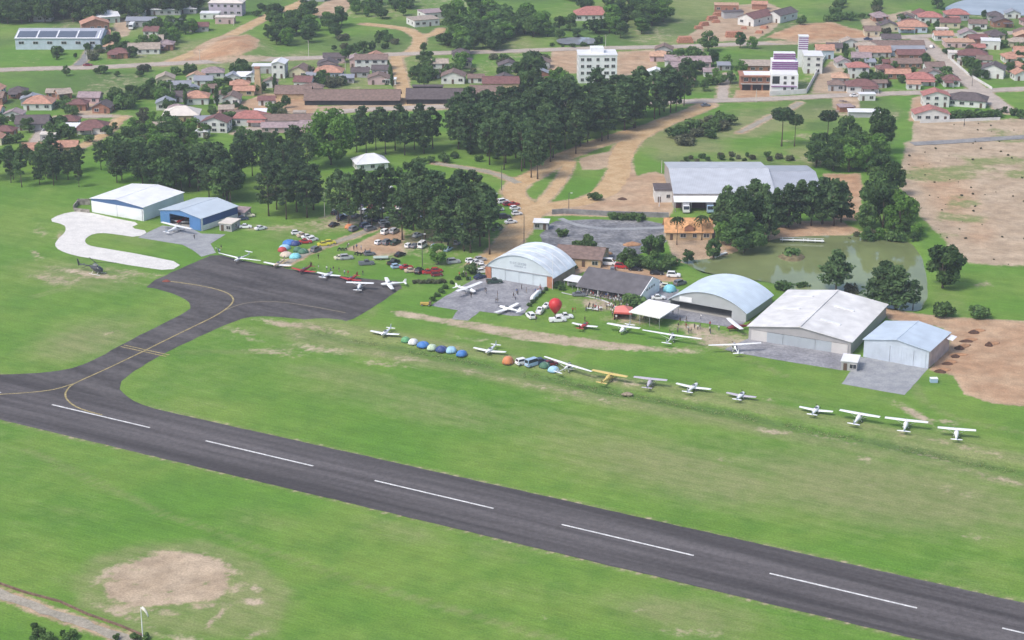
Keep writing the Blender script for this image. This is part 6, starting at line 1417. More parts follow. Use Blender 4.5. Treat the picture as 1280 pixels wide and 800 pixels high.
for px, py, a, k, c, ar in [
  (371, 293, 15, 'hatch', 'white', CAMP), (379, 296, 20, 'sedan', 'beige', CAMP), (385, 298, 20, 'sedan', 'white', CAMP), (382, 304, 10, 'sedan', 'red', CAMP), (391, 301, 30, 'hatch', 'white', CAMP), (405, 307, 12, 'sedan', 'yellow', CAMP), (413, 305, 12, 'hatch', 'yellow', CAMP), (395, 314, 60, 'suv', 'grey', CAMP), (426, 324, 15, 'sedan', 'cream', CAMP), (433, 324, 15, 'suv', 'silver', CAMP),
  (421, 263, 60, 'hatch', 'white', PINE1), (427, 274, 60, 'suv', 'dark blue', PINE1), (435, 269, 70, 'van', 'light blue', PINE1), (445, 272, 60, 'sedan', 'grey', PINE1), (448, 262, 50, 'hatch', 'white', PINE1), (461, 277, 60, 'van', 'silver', PINE1), (457, 284, 40, 'suv', 'dark blue', PINE1), (463, 288, 40, 'suv', 'grey', PINE1), (472, 276, 60, 'sedan', 'dark blue', PINE1), (480, 280, 30, 'hatch', 'white', PINE1), (486, 276, 60, 'hatch', 'silver', PINE1), (492, 268, 60, 'sedan', 'black', PINE1), (484, 236, 10, 'sedan', 'white', PINE1), (520, 242, 10, 'sedan', 'silver', PINE1), (530, 252, 20, 'hatch', 'white', PINE1), (548, 246, 20, 'sedan', 'light blue', PINE1), (500, 262, 60, 'hatch', 'white', PINE1), (524, 262, 40, 'hatch', 'grey', PINE1),
  (482, 292, 62, 'suv', 'white', ROWS), (493, 291, 62, 'suv', 'silver', ROWS), (474, 305, 55, 'hatch', 'white', ROWS), (484, 305, 62, 'suv', 'grey', ROWS), (494, 305, 62, 'pickup', 'dark green', ROWS), (511, 309, 62, 'hatch', 'white', ROWS), (519, 309, 62, 'sedan', 'grey', ROWS), (528, 309, 70, 'van', 'white', ROWS), (544, 310, 62, 'hatch', 'light blue', ROWS), (458, 331, 12, 'pickup', 'grey', ROWS), (462, 319, 20, 'hatch', 'grey', ROWS),
  (492, 330, 55, 'pickup', 'black', RED), (500, 320, 50, 'sedan', 'black', RED), (496, 335, 25, 'hatch', 'light blue', RED), (508, 336, 20, 'sedan', 'red', RED), (514, 340, 15, 'sedan', 'beige', RED), (524, 341, 70, 'suv', 'black', RED), (536, 342, 10, 'sedan', 'red', RED), (546, 340, 15, 'hatch', 'red', RED), (546, 345, 10, 'hatch', 'dark red', RED), (567, 329, 18, 'suv', 'silver', RED),
  (589, 328, 25, 'hatch', 'white', PIL), (596, 330, 25, 'sedan', 'white', PIL), (601, 326, 20, 'hatch', 'silver', PIL), (604, 335, 15, 'hatch', 'white', PIL), (603, 341, 15, 'hatch', 'white', PIL), (600, 348, 40, 'sedan', 'dark blue', PIL), (618, 354, 12, 'pickup', 'dark green', PIL),
  (614, 244, 28, 'sedan', 'white', RD), (607, 250, 25, 'sedan', 'dark blue', RD), (619, 252, 25, 'hatch', 'red', RD), (629, 254, 25, 'suv', 'white', RD), (635, 257, 25, 'hatch', 'dark red', RD), (642, 257, 25, 'sedan', 'red', RD), (644, 262, 25, 'hatch', 'white', RD), (614, 268, 10, 'sedan', 'black', RD), (631, 273, 12, 'suv', 'black', RD), (621, 288, 25, 'hatch', 'grey', RD), (604, 268, 20, 'hatch', 'silver', RD),
  (761, 331, -14, 'van', 'white', CLB), (777, 335, -14, 'suv', 'red', CLB), (794, 338, -14, 'sedan', 'black', CLB), (821, 343, -10, 'sedan', 'black', CLB), (842, 346, -8, 'suv', 'white', CLB), (766, 339, 80, 'hatch', 'grey', CLB), (824, 357, -12, 'sedan', 'white', CLB), (834, 360, -12, 'hatch', 'cream', CLB), (850, 356, 40, 'suv', 'grey', CLB), (823, 374, 0, 'sedan', 'white', CLB), (718, 357, 0, 'suv', 'silver', CLB), (724, 370, -4, 'sedan', 'grey', CLB),
  (663, 397, 110, 'suv', 'white', FLD), (675, 391, 75, 'pickup', 'white', FLD), (685, 384, 55, 'sedan', 'white', FLD), (697, 402, 10, 'pickup', 'white', FLD), (706, 398, 8, 'pickup', 'white', FLD),
  (654, 455, 30, 'suv', 'white', TEN), (666, 457, 40, 'van', 'light blue', TEN), (676, 455, 20, 'suv', 'dark blue', TEN), (689, 457, 20, 'hatch', 'dark red', TEN),
  (307, 285, 5, 'sedan', 'white', BLU), (326, 287, 35, 'sedan', 'white', BLU), (312, 271, 10, 'hatch', 'cream', BLU), (304, 275, 20, 'hatch', 'dark blue', BLU),
  (110, 82.5, 5, 'sedan', 'dark red', TWN), (129, 166, 70, 'hatch', 'red', TWN), (1085, 50, 4, 'sedan', 'dark blue', TWN), (1165, 60, 60, 'hatch', 'white', TWN), (882, 133, 20, 'sedan', 'grey', TWN), (1112, 48, 0, 'hatch', 'light blue', TWN), (392, 17, 40, 'sedan', 'dark red', TWN), (1068, 121, 10, 'sedan', 'white', TWN)]:
    car(px, py, a, k, c, *ar)
cr_ = random.Random(4); CP = [G(px_, py_) for px_, py_ in [(423, 277), (436, 284), (452, 279), (465, 284), (478, 276), (490, 270)]]
def car_rows(P, n, area, group, a0):
    k = t = 0; xs = [p[0] for p in P]; ys = [p[1] for p in P]
    while k < n and t < 4000:
        t += 1; x = cr_.uniform(min(xs), max(xs)); y = cr_.uniform(min(ys), max(ys))
        if not pip(x, y, P): continue
        g = G(x, y)
        if any((g - q).length < 4.6 for q in CP) or any((o_.location.xy - g).length < 4.6 for o_ in CARO): continue
        k += 1; CARO.append(car(x, y, a0 + cr_.uniform(-8, 8), cr_.choice(('hatch', 'sedan', 'suv', 'sedan', 'hatch')), cr_.choice(('white', 'white', 'silver', 'grey', 'black', 'dark blue', 'red', 'light blue')), area, group))
CARO = [o_ for o_ in bpy.data.objects if o_.parent is None and o_.get('category') in ('car', 'van', 'pickup truck')]
car_rows([(415, 262), (500, 252), (505, 282), (440, 292), (415, 282)], 16, *PINE1, 60)
car_rows([(505, 262), (600, 262), (612, 300), (560, 316), (505, 312)], 18, 'parked under the right car park pines', 'cars under the right pines', 60)
car_rows([(606, 240), (640, 250), (648, 270), (622, 296), (604, 290)], 5, *RD, 25)
# trucks in the warehouse bay and the grey garage
def truck(px, py, rot, cabc, boxc, label, L=7.0):
    g = G(px, py); o = empty('lorry', (g.x, g.y, 0), R(rot), label, 'lorry')
    mb = MB(); mb.loft([[(x, -1.15, z0), (x, 1.15, z0), (x, 1.1, z1), (x, -1.1, z1)] for x, z0, z1 in ((L / 2 - 1.9, .55, 2.75), (L / 2 - .45, .55, 2.8), (L / 2, .55, 1.5))]); mb.build('cab', PC[cabc], o)
    mb = MB(); mb.quad((L / 2 - .40, -1.0, 2.7), (L / 2 - .40, 1.0, 2.7), (L / 2 + .02, 1.0, 1.6), (L / 2 + .02, -1.0, 1.6)); mb.build('windscreen', GLASS, o)
    mb = MB(); mb.b2(-L / 2, L / 2 - 2.1, -1.2, 1.2, 1.0, 3.2); mb.build('cargo_box', PC[boxc], o)
    mb = MB(); mb.b2(-L / 2, L / 2 - .2, -.5, .5, .55, .99); mb.build('chassis', RUBBER, o)
    for x in (L / 2 - 1.1, -L / 2 + 1.2, -L / 2 + 2.3):
        for y in (-1.0, 1.0):
            w = link('wheel', WH, o, (x, y, .46)); w.scale = (1.5, 1.5, 1.5); link('rim', RIM, w)
truck(857, 264.5, -90, 'white', 'silver', 'white cab lorry nosing out under the warehouse canopy', 6.0)
truck(887, 264.5, -90, 'light blue', 'grey', 'grey lorry under the right end of the warehouse canopy', 6.0)
truck(165, 36, -90, 'white', 'white', 'white lorry beside the grey open garage', 7.0)
# trailers
g = G(670, 372); a_ = G(664, 378); b_ = G(677, 366); ang = math.atan2((b_ - a_).y, (b_ - a_).x)
o = empty('glider_trailer', (g.x, g.y, .03), ang, 'long white glider trailer beside the hedge on the paved apron', 'trailer')
mb = MB(); mb.loft([[(x, -w, .5), (x, w, .5), (x, w, .5 + hh * .7), (x, w * .6, .5 + hh), (x, -w * .6, .5 + hh), (x, -w, .5 + hh * .7)] for x, w, hh in ((-4.2, .45, .7), (-3.4, .62, 1.1), (2.6, .62, 1.2), (4.0, .4, .7))]); mb.build('body', W_PAINT, o, 'auto')
for y in (-.6, .6):
    w = link('wheel', WH, o, (-.3, y * 1.1, .31)); link('rim', RIM, w)
mb = MB(); mb.tube((3.9, 0, .6), (5.2, 0, .45), .05); mb.build('drawbar', STEEL, o)
g = G(476, 324); o = empty('flat_trailer', (g.x, g.y, .0), R(5), 'pale green flat trailer on the grass beside the dirt track', 'trailer')
mb = MB(); mb.b2(-2.4, 2.4, -1.1, 1.1, .6, .8); mb.build('deck', mat('pale_green_deck', (.42, .50, .45), .7, ns=.8, na=.1), o)
for y in (-1.1, 1.1):
    w = link('wheel', WH, o, (0, y, .31)); link('rim', RIM, w)
mb = MB(); mb.tube((2.4, 0, .65), (3.6, 0, .5), .05); mb.build('drawbar', STEEL, o)
# ================================================================== AIRCRAFT
def fus(mb, st, n=12, mi=0):
    mb.loft([[(x, hw * math.cos(a), (z0 + z1) / 2 + (z1 - z0) / 2 * math.sin(a)) for a in [2 * math.pi * (i + .5) / n for i in range(n)]] for x, hw, z0, z1 in st], mi)
def panel(mb, root, tip, cr, ct, t=.1, sweep=0.0):
    """tapered aerofoil panel from root point to tip point, chord along x"""
    def sec(p, c, th, up):
        x, y, z = p
        pr = [(.5, 0), (.38, .55), (.1, .9), (-.2, .6), (-.5, 0.02), (-.2, -.3), (.15, -.45), (.4, -.35)]
        return [(x + u * c, y, z + v * th) if not up else (x + u * c, y + v * th, z) for u, v in pr]
    vert = abs(tip[2] - root[2]) > abs(tip[1] - root[1])
    mb.loft([sec(root, cr, t, vert), sec((root[0] * .4 + tip[0] * .6 + 0, root[1] * .4 + tip[1] * .6, root[2] * .4 + tip[2] * .6), cr * .4 + ct * .6, t * .85, vert), sec(tip, ct * .92, t * .5, vert)])
def plane(kind, tl, tr, stab, fc, wc, label, tc_=None, cat='aeroplane', name='light_aircraft', group=None, zw=None, facing=1):
    """tl,tr: wing tips in the photo; stab: tail in the photo"""
    zw = zw or {'low': .85, 'high': 2.1, 'boom': 2.2, 'ttail': 1.3, 'bi': 2.3}[kind]; zs = {'low': 1.0, 'high': 1.1, 'boom': 1.1, 'ttail': 2.1}[kind]
    a, b, s = G(*tl, zw), G(*tr, zw), G(*stab, zs)
    u = b - a; span = u.length; mid = (a + b) / 2; u.normalize(); nrm = Vector((-u.y, u.x))
    if nrm.dot(mid - s) < 0: nrm = -nrm
    hd = ((mid - s).normalized() * .5 + nrm).normalized()
    o = empty(name, (mid.x, mid.y, max(.05, ground_z(mid.x, mid.y))), math.atan2(hd.y, hd.x)); later(o, label, (tl[0] + tr[0]) / 2, cat, group)
    hs = span / 2; F, W_, T = PC.get(fc) or W_PAINT, PC.get(wc) or W_PAINT, PC.get(tc_ or fc) or W_PAINT
    L = {'low': span * .76, 'high': span * .74, 'boom': min(6.8, span * .62), 'ttail': span * .52}[kind]
    L = max(5.6, min(8.0, L)); nose = L * .34; tail = -L * .64
    mb = MB()
    if kind == 'low':
        fus(mb, [(nose, .16, .95, 1.25), (nose - .25, .36, .72, 1.36), (nose - 1.0, .48, .62, 1.45), (.4, .55, .58, 1.55), (-.9, .52, .62, 1.55), (-1.8, .36, .72, 1.42), (tail * .75, .2, .85, 1.3), (tail, .07, .98, 1.2)])
    elif kind == 'high':
        fus(mb, [(nose, .16, 1.0, 1.3), (nose - .25, .38, .72, 1.45), (nose - 1.0, .5, .6, 1.6), (.9, .56, .55, 2.0), (-.7, .55, .58, 2.05), (-1.6, .4, .75, 1.75), (tail * .75, .2, .92, 1.4), (tail, .07, 1.02, 1.25)])
    elif kind == 'boom':
        fus(mb, [(nose, .1, .75, 1.0), (nose - .4, .36, .5, 1.35), (nose - 1.1, .48, .42, 1.75), (.2, .46, .48, 2.05), (-.7, .26, .9, 2.0), (-1.2, .12, 1.25, 1.6)])
        fus(mb, [(-.9, .11, 1.32, 1.55), (tail, .07, 1.0, 1.16)], 8)
    else:
        fus(mb, [(nose, .12, 1.0, 1.2), (nose - .4, .34, .75, 1.4), (.7, .42, .68, 1.62), (-.5, .38, .75, 1.62), (-1.6, .2, .9, 1.42), (tail, .08, 1.05, 1.25)])
    mb.v = [(x, y * 1.18, z) for x, y, z in mb.v]
    fo = mb.build('fuselage', F, o, 'auto')
    cr = {'low': 1.6, 'high': 1.65, 'boom': 1.3, 'ttail': 1.1}[kind]; ct = cr * {'low': .72, 'high': .85, 'boom': .6, 'ttail': .45}[kind]
    if span > 13: cr *= .95
    dz = hs * (.075 if kind == 'low' else .02 if kind != 'ttail' else .05)
    xw = .15 if kind != 'high' else .25
    zb = zw - (.12 if kind == 'low' else 0)
    for sgn in (-1, 1):
        mb = MB(); r0 = .3 if kind in ('low', 'ttail') else .02
        panel(mb, (xw, sgn * r0, zb), (xw - .05, sgn * hs, zb + dz), cr, ct, .19); w = mb.build('wing', W_, o, 'auto')
        if kind in ('high', 'boom'):
            mb = MB(); mb.tube((.2, sgn * .5, .75), (.2, sgn * hs * .52, zw - .05), .045, n=6); mb.build('wing_strut', F, o)
    # tail
    zt = 2.15 if kind == 'ttail' else 1.12; xs = tail + .35; hsp = max(1.25, span * .155) if span < 13 else 1.5
    mb = MB(); panel(mb, (xs, 0, zt), (xs - .08, hsp, zt), .85, .55, .09); panel(mb, (xs, 0, zt), (xs - .08, -hsp, zt), .85, .55, .09); mb.build('tailplane', T if kind != 'boom' else W_, o, 'auto')
    mb = MB(); panel(mb, (tail + .5, 0, 1.05), (tail + .05, 0, 2.25), 1.25, .6, .09); mb.build('fin', T, o, 'auto')
    # glazing
    if kind == 'low':
        mb = MB(); fus(mb, [(.8, .1, 1.38, 1.46), (.5, .36, 1.28, 1.64), (0, .42, 1.28, 1.76), (-.45, .36, 1.28, 1.7), (-.85, .12, 1.35, 1.5)], 10); mb.build('canopy', CGL, o, 'auto')
    elif kind == 'ttail':
        mb = MB(); fus(mb, [(1.5, .08, 1.25, 1.35), (1.0, .33, 1.2, 1.7), (.2, .36, 1.2, 1.85), (-.5, .2, 1.3, 1.65)], 10); mb.build('canopy', CGL, o, 'auto')
    else:
        xf = 1.0 if kind == 'high' else nose - 1.15
        mb = MB(); mb.add([(xf + .25, -.44, 1.58), (xf + .25, .44, 1.58), (xf - .12, .42, zw - .08), (xf - .12, -.42, zw - .08), (xf + .22, -.44, 1.56), (xf + .22, .44, 1.56), (xf - .15, .42, zw - .1), (xf - .15, -.42, zw - .1)], [(0, 1, 2, 3), (7, 6, 5, 4), (0, 4, 5, 1), (1, 5, 6, 2), (2, 6, 7, 3), (3, 7, 4, 0)]); mb.build('windscreen', GLASS, o)
        for sgn in (-1, 1):
            mb = MB(); mb.b2(-.5, xf - .2, sgn * .5, sgn * .57, 1.35, 1.85); mb.build('side_window', GLASS, o)
    # propeller and spinner
    if kind != 'boom' or True:
        px_ = nose + .06; zp = {'low': 1.1, 'high': 1.15, 'boom': 2.35, 'ttail': 1.1}[kind]
        if kind == 'boom': px_ = 1.05
        p = MB(); p.box((px_, 0, zp), (.05, 1.7, .14), M=Matrix.Rotation(.6, 3, 'X')); pr = p.build('propeller', RUBBER, o)
        p = MB(); p.tube((px_ - .05, 0, zp), (px_ + .2, 0, zp), .13, .03, 10); p.build('spinner', F, pr)
        if kind == 'boom':
            p = MB(); p.b2(.1, 1.0, -.2, .2, 2.2, 2.55); p.build('engine', STEEL, o)
    # gear
    gx = -.35 if facing else .3
    for (x, y) in ((nose - .8, 0), (-.35, -.95), (-.35, .95)):
        w = link('wheel', WH, o, (x, y, .2)); w.scale = (.65, .65, .65); link('rim', RIM, w)
        l = MB(); l.tube((x, y, .2), (x * .9, y * .4, .72), .045, n=6); l.build('gear_leg', F, o)
    return o
FLINE = 'aircraft parked along the field edge'; ALINE = 'aircraft parked on the asphalt apron'
plane('ttail', (273, 318), (327, 327), (312, 315), 'white', 'white', 'white T tailed motor glider, first in the row on the asphalt apron', group=ALINE, name='motor_glider')
plane('low', (331, 328), (364, 333), (356, 321), 'beige', 'white', 'beige bodied low wing aeroplane beside the T tailed glider', group=ALINE)
plane('low', (366, 335), (394, 341), (389, 331), 'dark red', 'red', 'crimson red low wing aeroplane on the apron edge', group=ALINE)
plane('low', (397, 341), (425, 346), (402, 349), 'white', 'white', 'small white low wing aeroplane next to the crimson one', group=ALINE)
plane('low', (428, 346), (450, 352), (442, 343), 'red', 'red', 'pale red aeroplane behind a white high wing one', group=ALINE)
plane('high', (433, 353), (467, 355), (449, 361), 'white', 'white', 'white high wing aeroplane with a red one behind it', group=ALINE)
plane('low', (486, 348), (488, 363), (505, 352), 'white', 'white', 'white aeroplane parked nose left at the apron corner', group=ALINE)
plane('high', (573, 365), (598, 352), (571, 355), 'white', 'white', 'white high wing aeroplane on the paved apron by the shrubs')
plane('low', (620, 392), (647, 380), (649, 390), 'white', 'white', 'white low wing aeroplane at the front of the paved apron')
plane('low', (716, 404), (746, 410), (727, 414), 'red', 'white', 'red bodied aeroplane with white wings on the grass')
plane('high', (760, 404), (800, 411), (790, 401), 'white', 'white', 'white grey high wing aeroplane facing the runway before the white canopy')
plane('boom', (805, 412), (875, 426), (837, 431), 'white', 'white', 'long winged white motor glider before the white canopy', name='motor_glider')
plane('boom', (887, 434), (950, 428), (918, 439), 'white', 'white', 'long winged white motor glider left of the large hangar slab', name='motor_glider')
plane('high', (911, 398), (928, 412), (938, 407), 'dark red', 'white', 'white winged red aeroplane beside the wide arched hangar')
plane('low', (464, 414), (499, 419), (486, 411), 'white', 'white', 'white low wing aeroplane alone left of the row of tents', group=FLINE)
plane('low', (592, 436), (633, 441), (618, 434), 'white', 'white', 'white low wing aeroplane right of the row of tents', group=FLINE)
plane('boom', (682, 446), (738, 466), (703, 464), 'white', 'white', 'slender winged white motor glider beside the parked cars', group=FLINE, name='motor_glider')
plane('high', (739, 464), (785, 471), (757, 474), 'yellow', 'yellow', 'yellow high wing microlight on the field edge', group=FLINE, name='microlight_aircraft')
PC['lilac'] = paint('lilac', (.50, .46, .52)); PC['straw'] = paint('straw', (.66, .50, .16)); PC['pink'] = paint('pink', (.62, .30, .34))
for q in bpy.data.objects:
    if q.parent and q.parent.name.startswith('microlight') and q.type == 'MESH' and q.name.split('.')[0] in ('fuselage', 'wing', 'tailplane', 'fin', 'wing_strut', 'gear_leg'): q.data.materials[0] = PC['straw']
plane('high', (792, 472), (834, 476), (809, 483), 'lilac', 'lilac', 'lilac grey high wing microlight on the field edge', group=FLINE, name='microlight_aircraft')
plane('low', (845, 481), (889, 488), (859, 490), 'white', 'white', 'white low wing aeroplane right of the lilac microlight', group=FLINE)
plane('low', (908, 492), (945, 498), (921, 501), 'white', 'lilac', 'small white low wing aeroplane in the middle of the field row', group=FLINE)
plane('low', (999, 510), (1041, 516), (1013, 521), 'white', 'white', 'white low wing aeroplane with dark canopy, left of three high wing ones', group=FLINE)
plane('high', (1049, 514), (1100, 522), (1066, 529), 'white', 'white', 'white high wing aeroplane, left of the last three in the field row', group=FLINE)
plane('high', (1106, 523), (1160, 529), (1129, 540), 'white', 'white', 'white high wing aeroplane, second last in the field row', group=FLINE)
plane('high', (1172, 535), (1220, 539), (1196, 548), 'white', 'white', 'white high wing aeroplane at the far right end of the field row', group=FLINE)
plane('high', (200, 279), (241, 286), (212, 288), 'white', 'white', 'white high wing aeroplane before the blue hangar doorway')
plane('low', (216, 274), (236, 279), (228, 272), 'red', 'white', 'aeroplane standing inside the open blue hangar')
# helicopter
g = G(121, 342); t_ = G(105, 333, 1.6); hd = (g - t_); o = empty('helicopter', (g.x, g.y, .02), math.atan2(hd.y, hd.x), 'dark helicopter parked on the grass below the pale concrete loop', 'helicopter'); o.scale = (1.3, 1.3, 1.3)
HB = mat('helicopter_dark', (.045, .05, .065), .35, spec=.5); mb = MB()
fus(mb, [(2.0, .1, .9, 1.1), (1.6, .55, .6, 1.6), (.7, .75, .5, 2.0), (-.4, .72, .55, 2.05), (-1.2, .45, .9, 1.95), (-1.9, .2, 1.3, 1.8)]); fus(mb, [(-1.5, .18, 1.42, 1.8), (-5.6, .1, 1.6, 1.8)], 8); mb.build('fuselage', HB, o, 'auto')
mb = MB(); fus(mb, [(2.02, .08, 1.0, 1.2), (1.65, .52, .85, 1.62), (.9, .74, .95, 1.98), (.5, .76, 1.0, 1.9)], 12); mb.build('cockpit_glass', GLASS, o, 'auto')
mb = MB(); mb.b2(-.8, .4, -.3, .3, 2.0, 2.4); mb.tube((-.1, 0, 2.3), (-.1, 0, 2.75), .08); mb.build('rotor_mast', STEEL, o)
mb = MB()
for a in (.5, .5 + 2.094, .5 + 4.189):
    mb.box((-.1 + 2.5 * math.cos(a), 2.5 * math.sin(a), 2.75), (5.0, .22, .04), a)
mb.build('main_rotor', RUBBER, o)
mb = MB(); panel(mb, (-5.4, 0, 1.4), (-5.9, 0, 2.9), .8, .5, .08); mb.build('tail_fin', HB, o); mb = MB(); panel(mb, (-4.4, 0, 1.7), (-4.4, .9, 1.7), .5, .35, .06); panel(mb, (-4.4, 0, 1.7), (-4.4, -.9, 1.7), .5, .35, .06); mb.build('stabiliser', HB, o)
mb = MB(); mb.tube((-5.5, -.15, 1.1), (-5.5, -.15, 2.3), .06); mb.build('tail_rotor', RUBBER, o)
for s in (-1, 1):
    mb = MB(); mb.tube((-1.5, s * 1.05, .08), (1.7, s * 1.05, .08), .06); mb.tube((1.7, s * 1.05, .08), (2.0, s * 1.05, .25), .06)
    for x in (-.8, .9): mb.tube((x, s * 1.05, .08), (x, s * .45, .7), .045)
    mb.build('skid', W_PAINT, o)
# ================================================================== TENTS
TM = {'blue': (.055, .19, .50), 'navy': (.035, .06, .20), 'white': (.70, .71, .70), 'light blue': (.33, .55, .72), 'green': (.12, .36, .16), 'orange': (.60, .22, .09), 'red': (.48, .06, .06), 'beige': (.60, .50, .40), 'cyan': (.22, .58, .66), 'dark green': (.06, .16, .10), 'pale green': (.50, .62, .45)}
TM = {k: mat('tent_' + k.replace(' ', '_'), v, .6, ns=.8, na=.06) for k, v in TM.items()}
def tent(px, py, c, d, rot, area, group, h=1.5):
    g = G(px, py); o = empty('dome_tent', (g.x, g.y, max(0, ground_z(g.x, g.y))), R(rot)); n = 20; mb = MB(); rings = []
    for k in range(7):
        t = k / 6 * math.pi / 2; r = d / 2 * max(.02, math.cos(t) ** .8)
        rings.append([(r * math.cos(a) * (1 + .06 * math.cos(4 * a)), r * math.sin(a) * .9 * (1 + .06 * math.cos(4 * a)), h * math.sin(t)) for a in [2 * math.pi * i / n for i in range(n)]])
    mb.loft(rings); mb.build('fly_sheet', TM[c], o, True)
    mb = MB(); mb.add([(.0, -d * .47, .03), (d * .22, -d * .44, .03), (d * .02, -d * .36, h * .72), (-d * .2, -d * .44, .03)], [(0, 1, 2), (0, 2, 3)]); mb.build('door_flap', DARK, o)
    mb = MB()
    for s in (-1, 1):
        pts = [(d / 2 * 1.03 * math.cos(a) * s * .71, d / 2 * .93 * math.cos(a) * .71, h * 1.015 * math.sin(a)) for a in [math.pi * i / 12 for i in range(13)]]
        for p, q in zip(pts[:-1], pts[1:]): mb.tube(p, q, .025, n=5)
    mb.build('tent_pole', STEEL, o)
    later(o, f'{c} dome tent {area}', px, 'tent', group)
FT = ('in the field edge row', 'tents on the field edge'); CT_ = ('left of the yellow cars', 'tents on the campsite')
for px, py, c, d, r in [(507, 427, 'green', 2.6, 10), (516.5, 429.5, 'white', 3.0, 20), (529, 433, 'blue', 3.6, 0), (540, 436.5, 'pale green', 3.0, 30), (552, 438.5, 'navy', 3.4, 10), (564, 439.5, 'light blue', 3.4, 50), (577, 444, 'blue', 3.2, 20)]: tent(px, py, c, d, r, *FT)
for px, py, c, d, r in [(362, 305, 'blue', 4.6, 0), (369, 306, 'navy', 3.6, 20), (356, 311, 'light blue', 3.8, 10), (358, 320, 'beige', 4.2, 0), (369, 322, 'cyan', 4.0, 40), (353, 314, 'red', 3, 0), (379, 316, 'dark green', 3.6, 0), (372, 314, 'dark green', 3.0, 30), (437, 285, 'orange', 3.4, 20)]: tent(px, py, c, d, r, *CT_)
tent(635, 454, 'orange', 3.2, 10, 'between the white aeroplane and the white tall car', 'tents on the field edge', 2.1); tent(692, 464, 'light blue', 3.2, 0, 'under the wing of the slender motor glider', 'tents on the field edge')
tent(681, 459, 'dark green', 3.2, 0, 'behind the parked cars on the field edge', 'tents on the field edge'); tent(837, 364, 'cyan', 4.0, 0, 'beside the left edge of the wide arched hangar', 'tents by the wide arched hangar', 2.2)
# ================================================================== BALLOON, POLES, SMALL THINGS
g = G(694, 396); o = empty('red_balloon', (g.x, g.y, 0), 0, 'big red inverted drop shaped balloon tethered behind white pickups', 'balloon')
mb = MB(); n = 24
prof = [(.25, .9), (.45, 1.2), (.95, 1.8), (1.5, 2.5), (1.9, 3.3), (1.98, 4.0), (1.8, 4.7), (1.35, 5.3), (.75, 5.65), (.02, 5.75)]
mb.loft([[(r * math.cos(a) * (1 + .012 * math.cos(12 * a)), r * math.sin(a) * (1 + .012 * math.cos(12 * a)), z) for a in [2 * math.pi * i / n for i in range(n)]] for r, z in prof]); mb.build('envelope', mat('balloon_red', (.52, .03, .035), .45, ns=1, na=.08), o, True)
mb = MB(); mb.b2(-.3, .3, -.3, .3, .0, .5); mb.build('basket', WOOD, o)
for sx in (-1, 1):
    mb = MB(); mb.tube((sx * .27, 0, .5), (sx * .25, 0, .95), .02, n=5); mb.build('rope', STEEL, o)
def pole(px, py, h, label, arm=0.0, m=STEEL, lamp=False, r=.11, group='utility poles along the streets', cross=False):
    g = G(px, py); o = empty('street_lamp' if lamp else 'utility_pole', (g.x, g.y, 0), vr.uniform(-.3, .3)); later(o, label, px, 'lamp' if lamp else 'pole')
    mb = MB(); mb.tube((0, 0, 0), (0, 0, h), r * 1.25, r * .8, 8); mb.build('mast', m, o, 'auto')
    if arm:
        mb = MB(); mb.tube((0, 0, h - .15), (arm, 0, h + .15), .05, n=6); mb.build('arm', m, o)
    if lamp:
        mb = MB(); mb.box((arm, 0, h + .12), (.7, .3, .14)); mb.build('lamp_head', W_PAINT, o)
    if cross:
        mb = MB(); mb.box((0, 0, h - .6), (2.0, .12, .14)); mb.build('crossarm', WOOD, o)
        for x in (-.8, 0, .8):
            mb = MB(); mb.tube((x, 0, h - .53), (x, 0, h - .3), .05, n=6); mb.build('insulator', W_PAINT, o)
PALE = mat('pale_pole', (.58, .56, .50), .8); DKP = mat('dark_pole', (.09, .09, .09), .7)
pole(386, 72, 8.5, 'tall white pole beside the upper street', 0, PALE); pole(109, 80, 7, 'pale concrete pole by the factory driveway', 0, PALE, cross=True); pole(250, 78, 6.5, 'pale pole at the foot of the red bank', 0, PALE, cross=True); pole(757, 61, 7, 'slim pole on the upper street behind the apartment block', 0, PALE, cross=True)
pole(406, 271, 9, 'pale pole beside the campsite pines', 0, PALE); pole(528, 334, 11, 'dark lamp post between the parked red cars and pines', .9, DKP, True); pole(655, 306, 10.5, 'dark pole by the dirt road left of the gravel yard', 0, DKP); pole(711, 262, 6, 'lamp post at the left end of the grey block wall', .9, DKP, True); pole(627, 238, 9, 'dark pole by the roadside cars', 0, DKP)
pole(827, 216, 5, 'white post left of the warehouse roof', 0, PALE); pole(690.5, 362, 12, 'thin white flagpole at the right brick pillar', 0, W_PAINT, r=.06); pole(1215, 108, 8, 'dark pole on the wide street corner', 0, DKP, cross=True); pole(1205, 158, 5, 'dark thin pole on the sandy plot', 0, DKP); pole(292, 32, 7, 'pale pole beside the large pale house', 0, PALE, cross=True); pole(214, 128, 8, 'thin pale pole left of the pale pyramid roof', 0, PALE); pole(432, 95, 7, 'pale pole left of the two storey white house', 0, PALE, cross=True); pole(945, 128, 6, 'thin pole before the unfinished building', 0, PALE); pole(824, 258, 4, 'short white post at the office block', 0, W_PAINT)
g = G(178.5, 796); o = empty('windsock_pole', (g.x, g.y, 0), R(-30), 'white pole with limp white windsock at the near left corner', 'windsock')
mb = MB(); mb.tube((0, 0, 0), (0, 0, 6.6), .13, .08, 8); mb.build('mast', W_PAINT, o); mb = MB(); mb.tube((0, 0, 6.5), (.5, 0, 6.6), .04, n=6); mb.build('bracket', STEEL, o)
mb = MB(); mb.loft([[(x + .0, r * math.cos(a), z + r * math.sin(a)) for a in [2 * math.pi * i / 10 for i in range(10)]] for x, z, r in ((.4, 6.55, .34), (1.0, 6.25, .3), (1.5, 5.7, .24), (1.8, 5.0, .18))]); mb.build('sock', mat('windsock_cloth', (.72, .68, .60), .8), o, True)
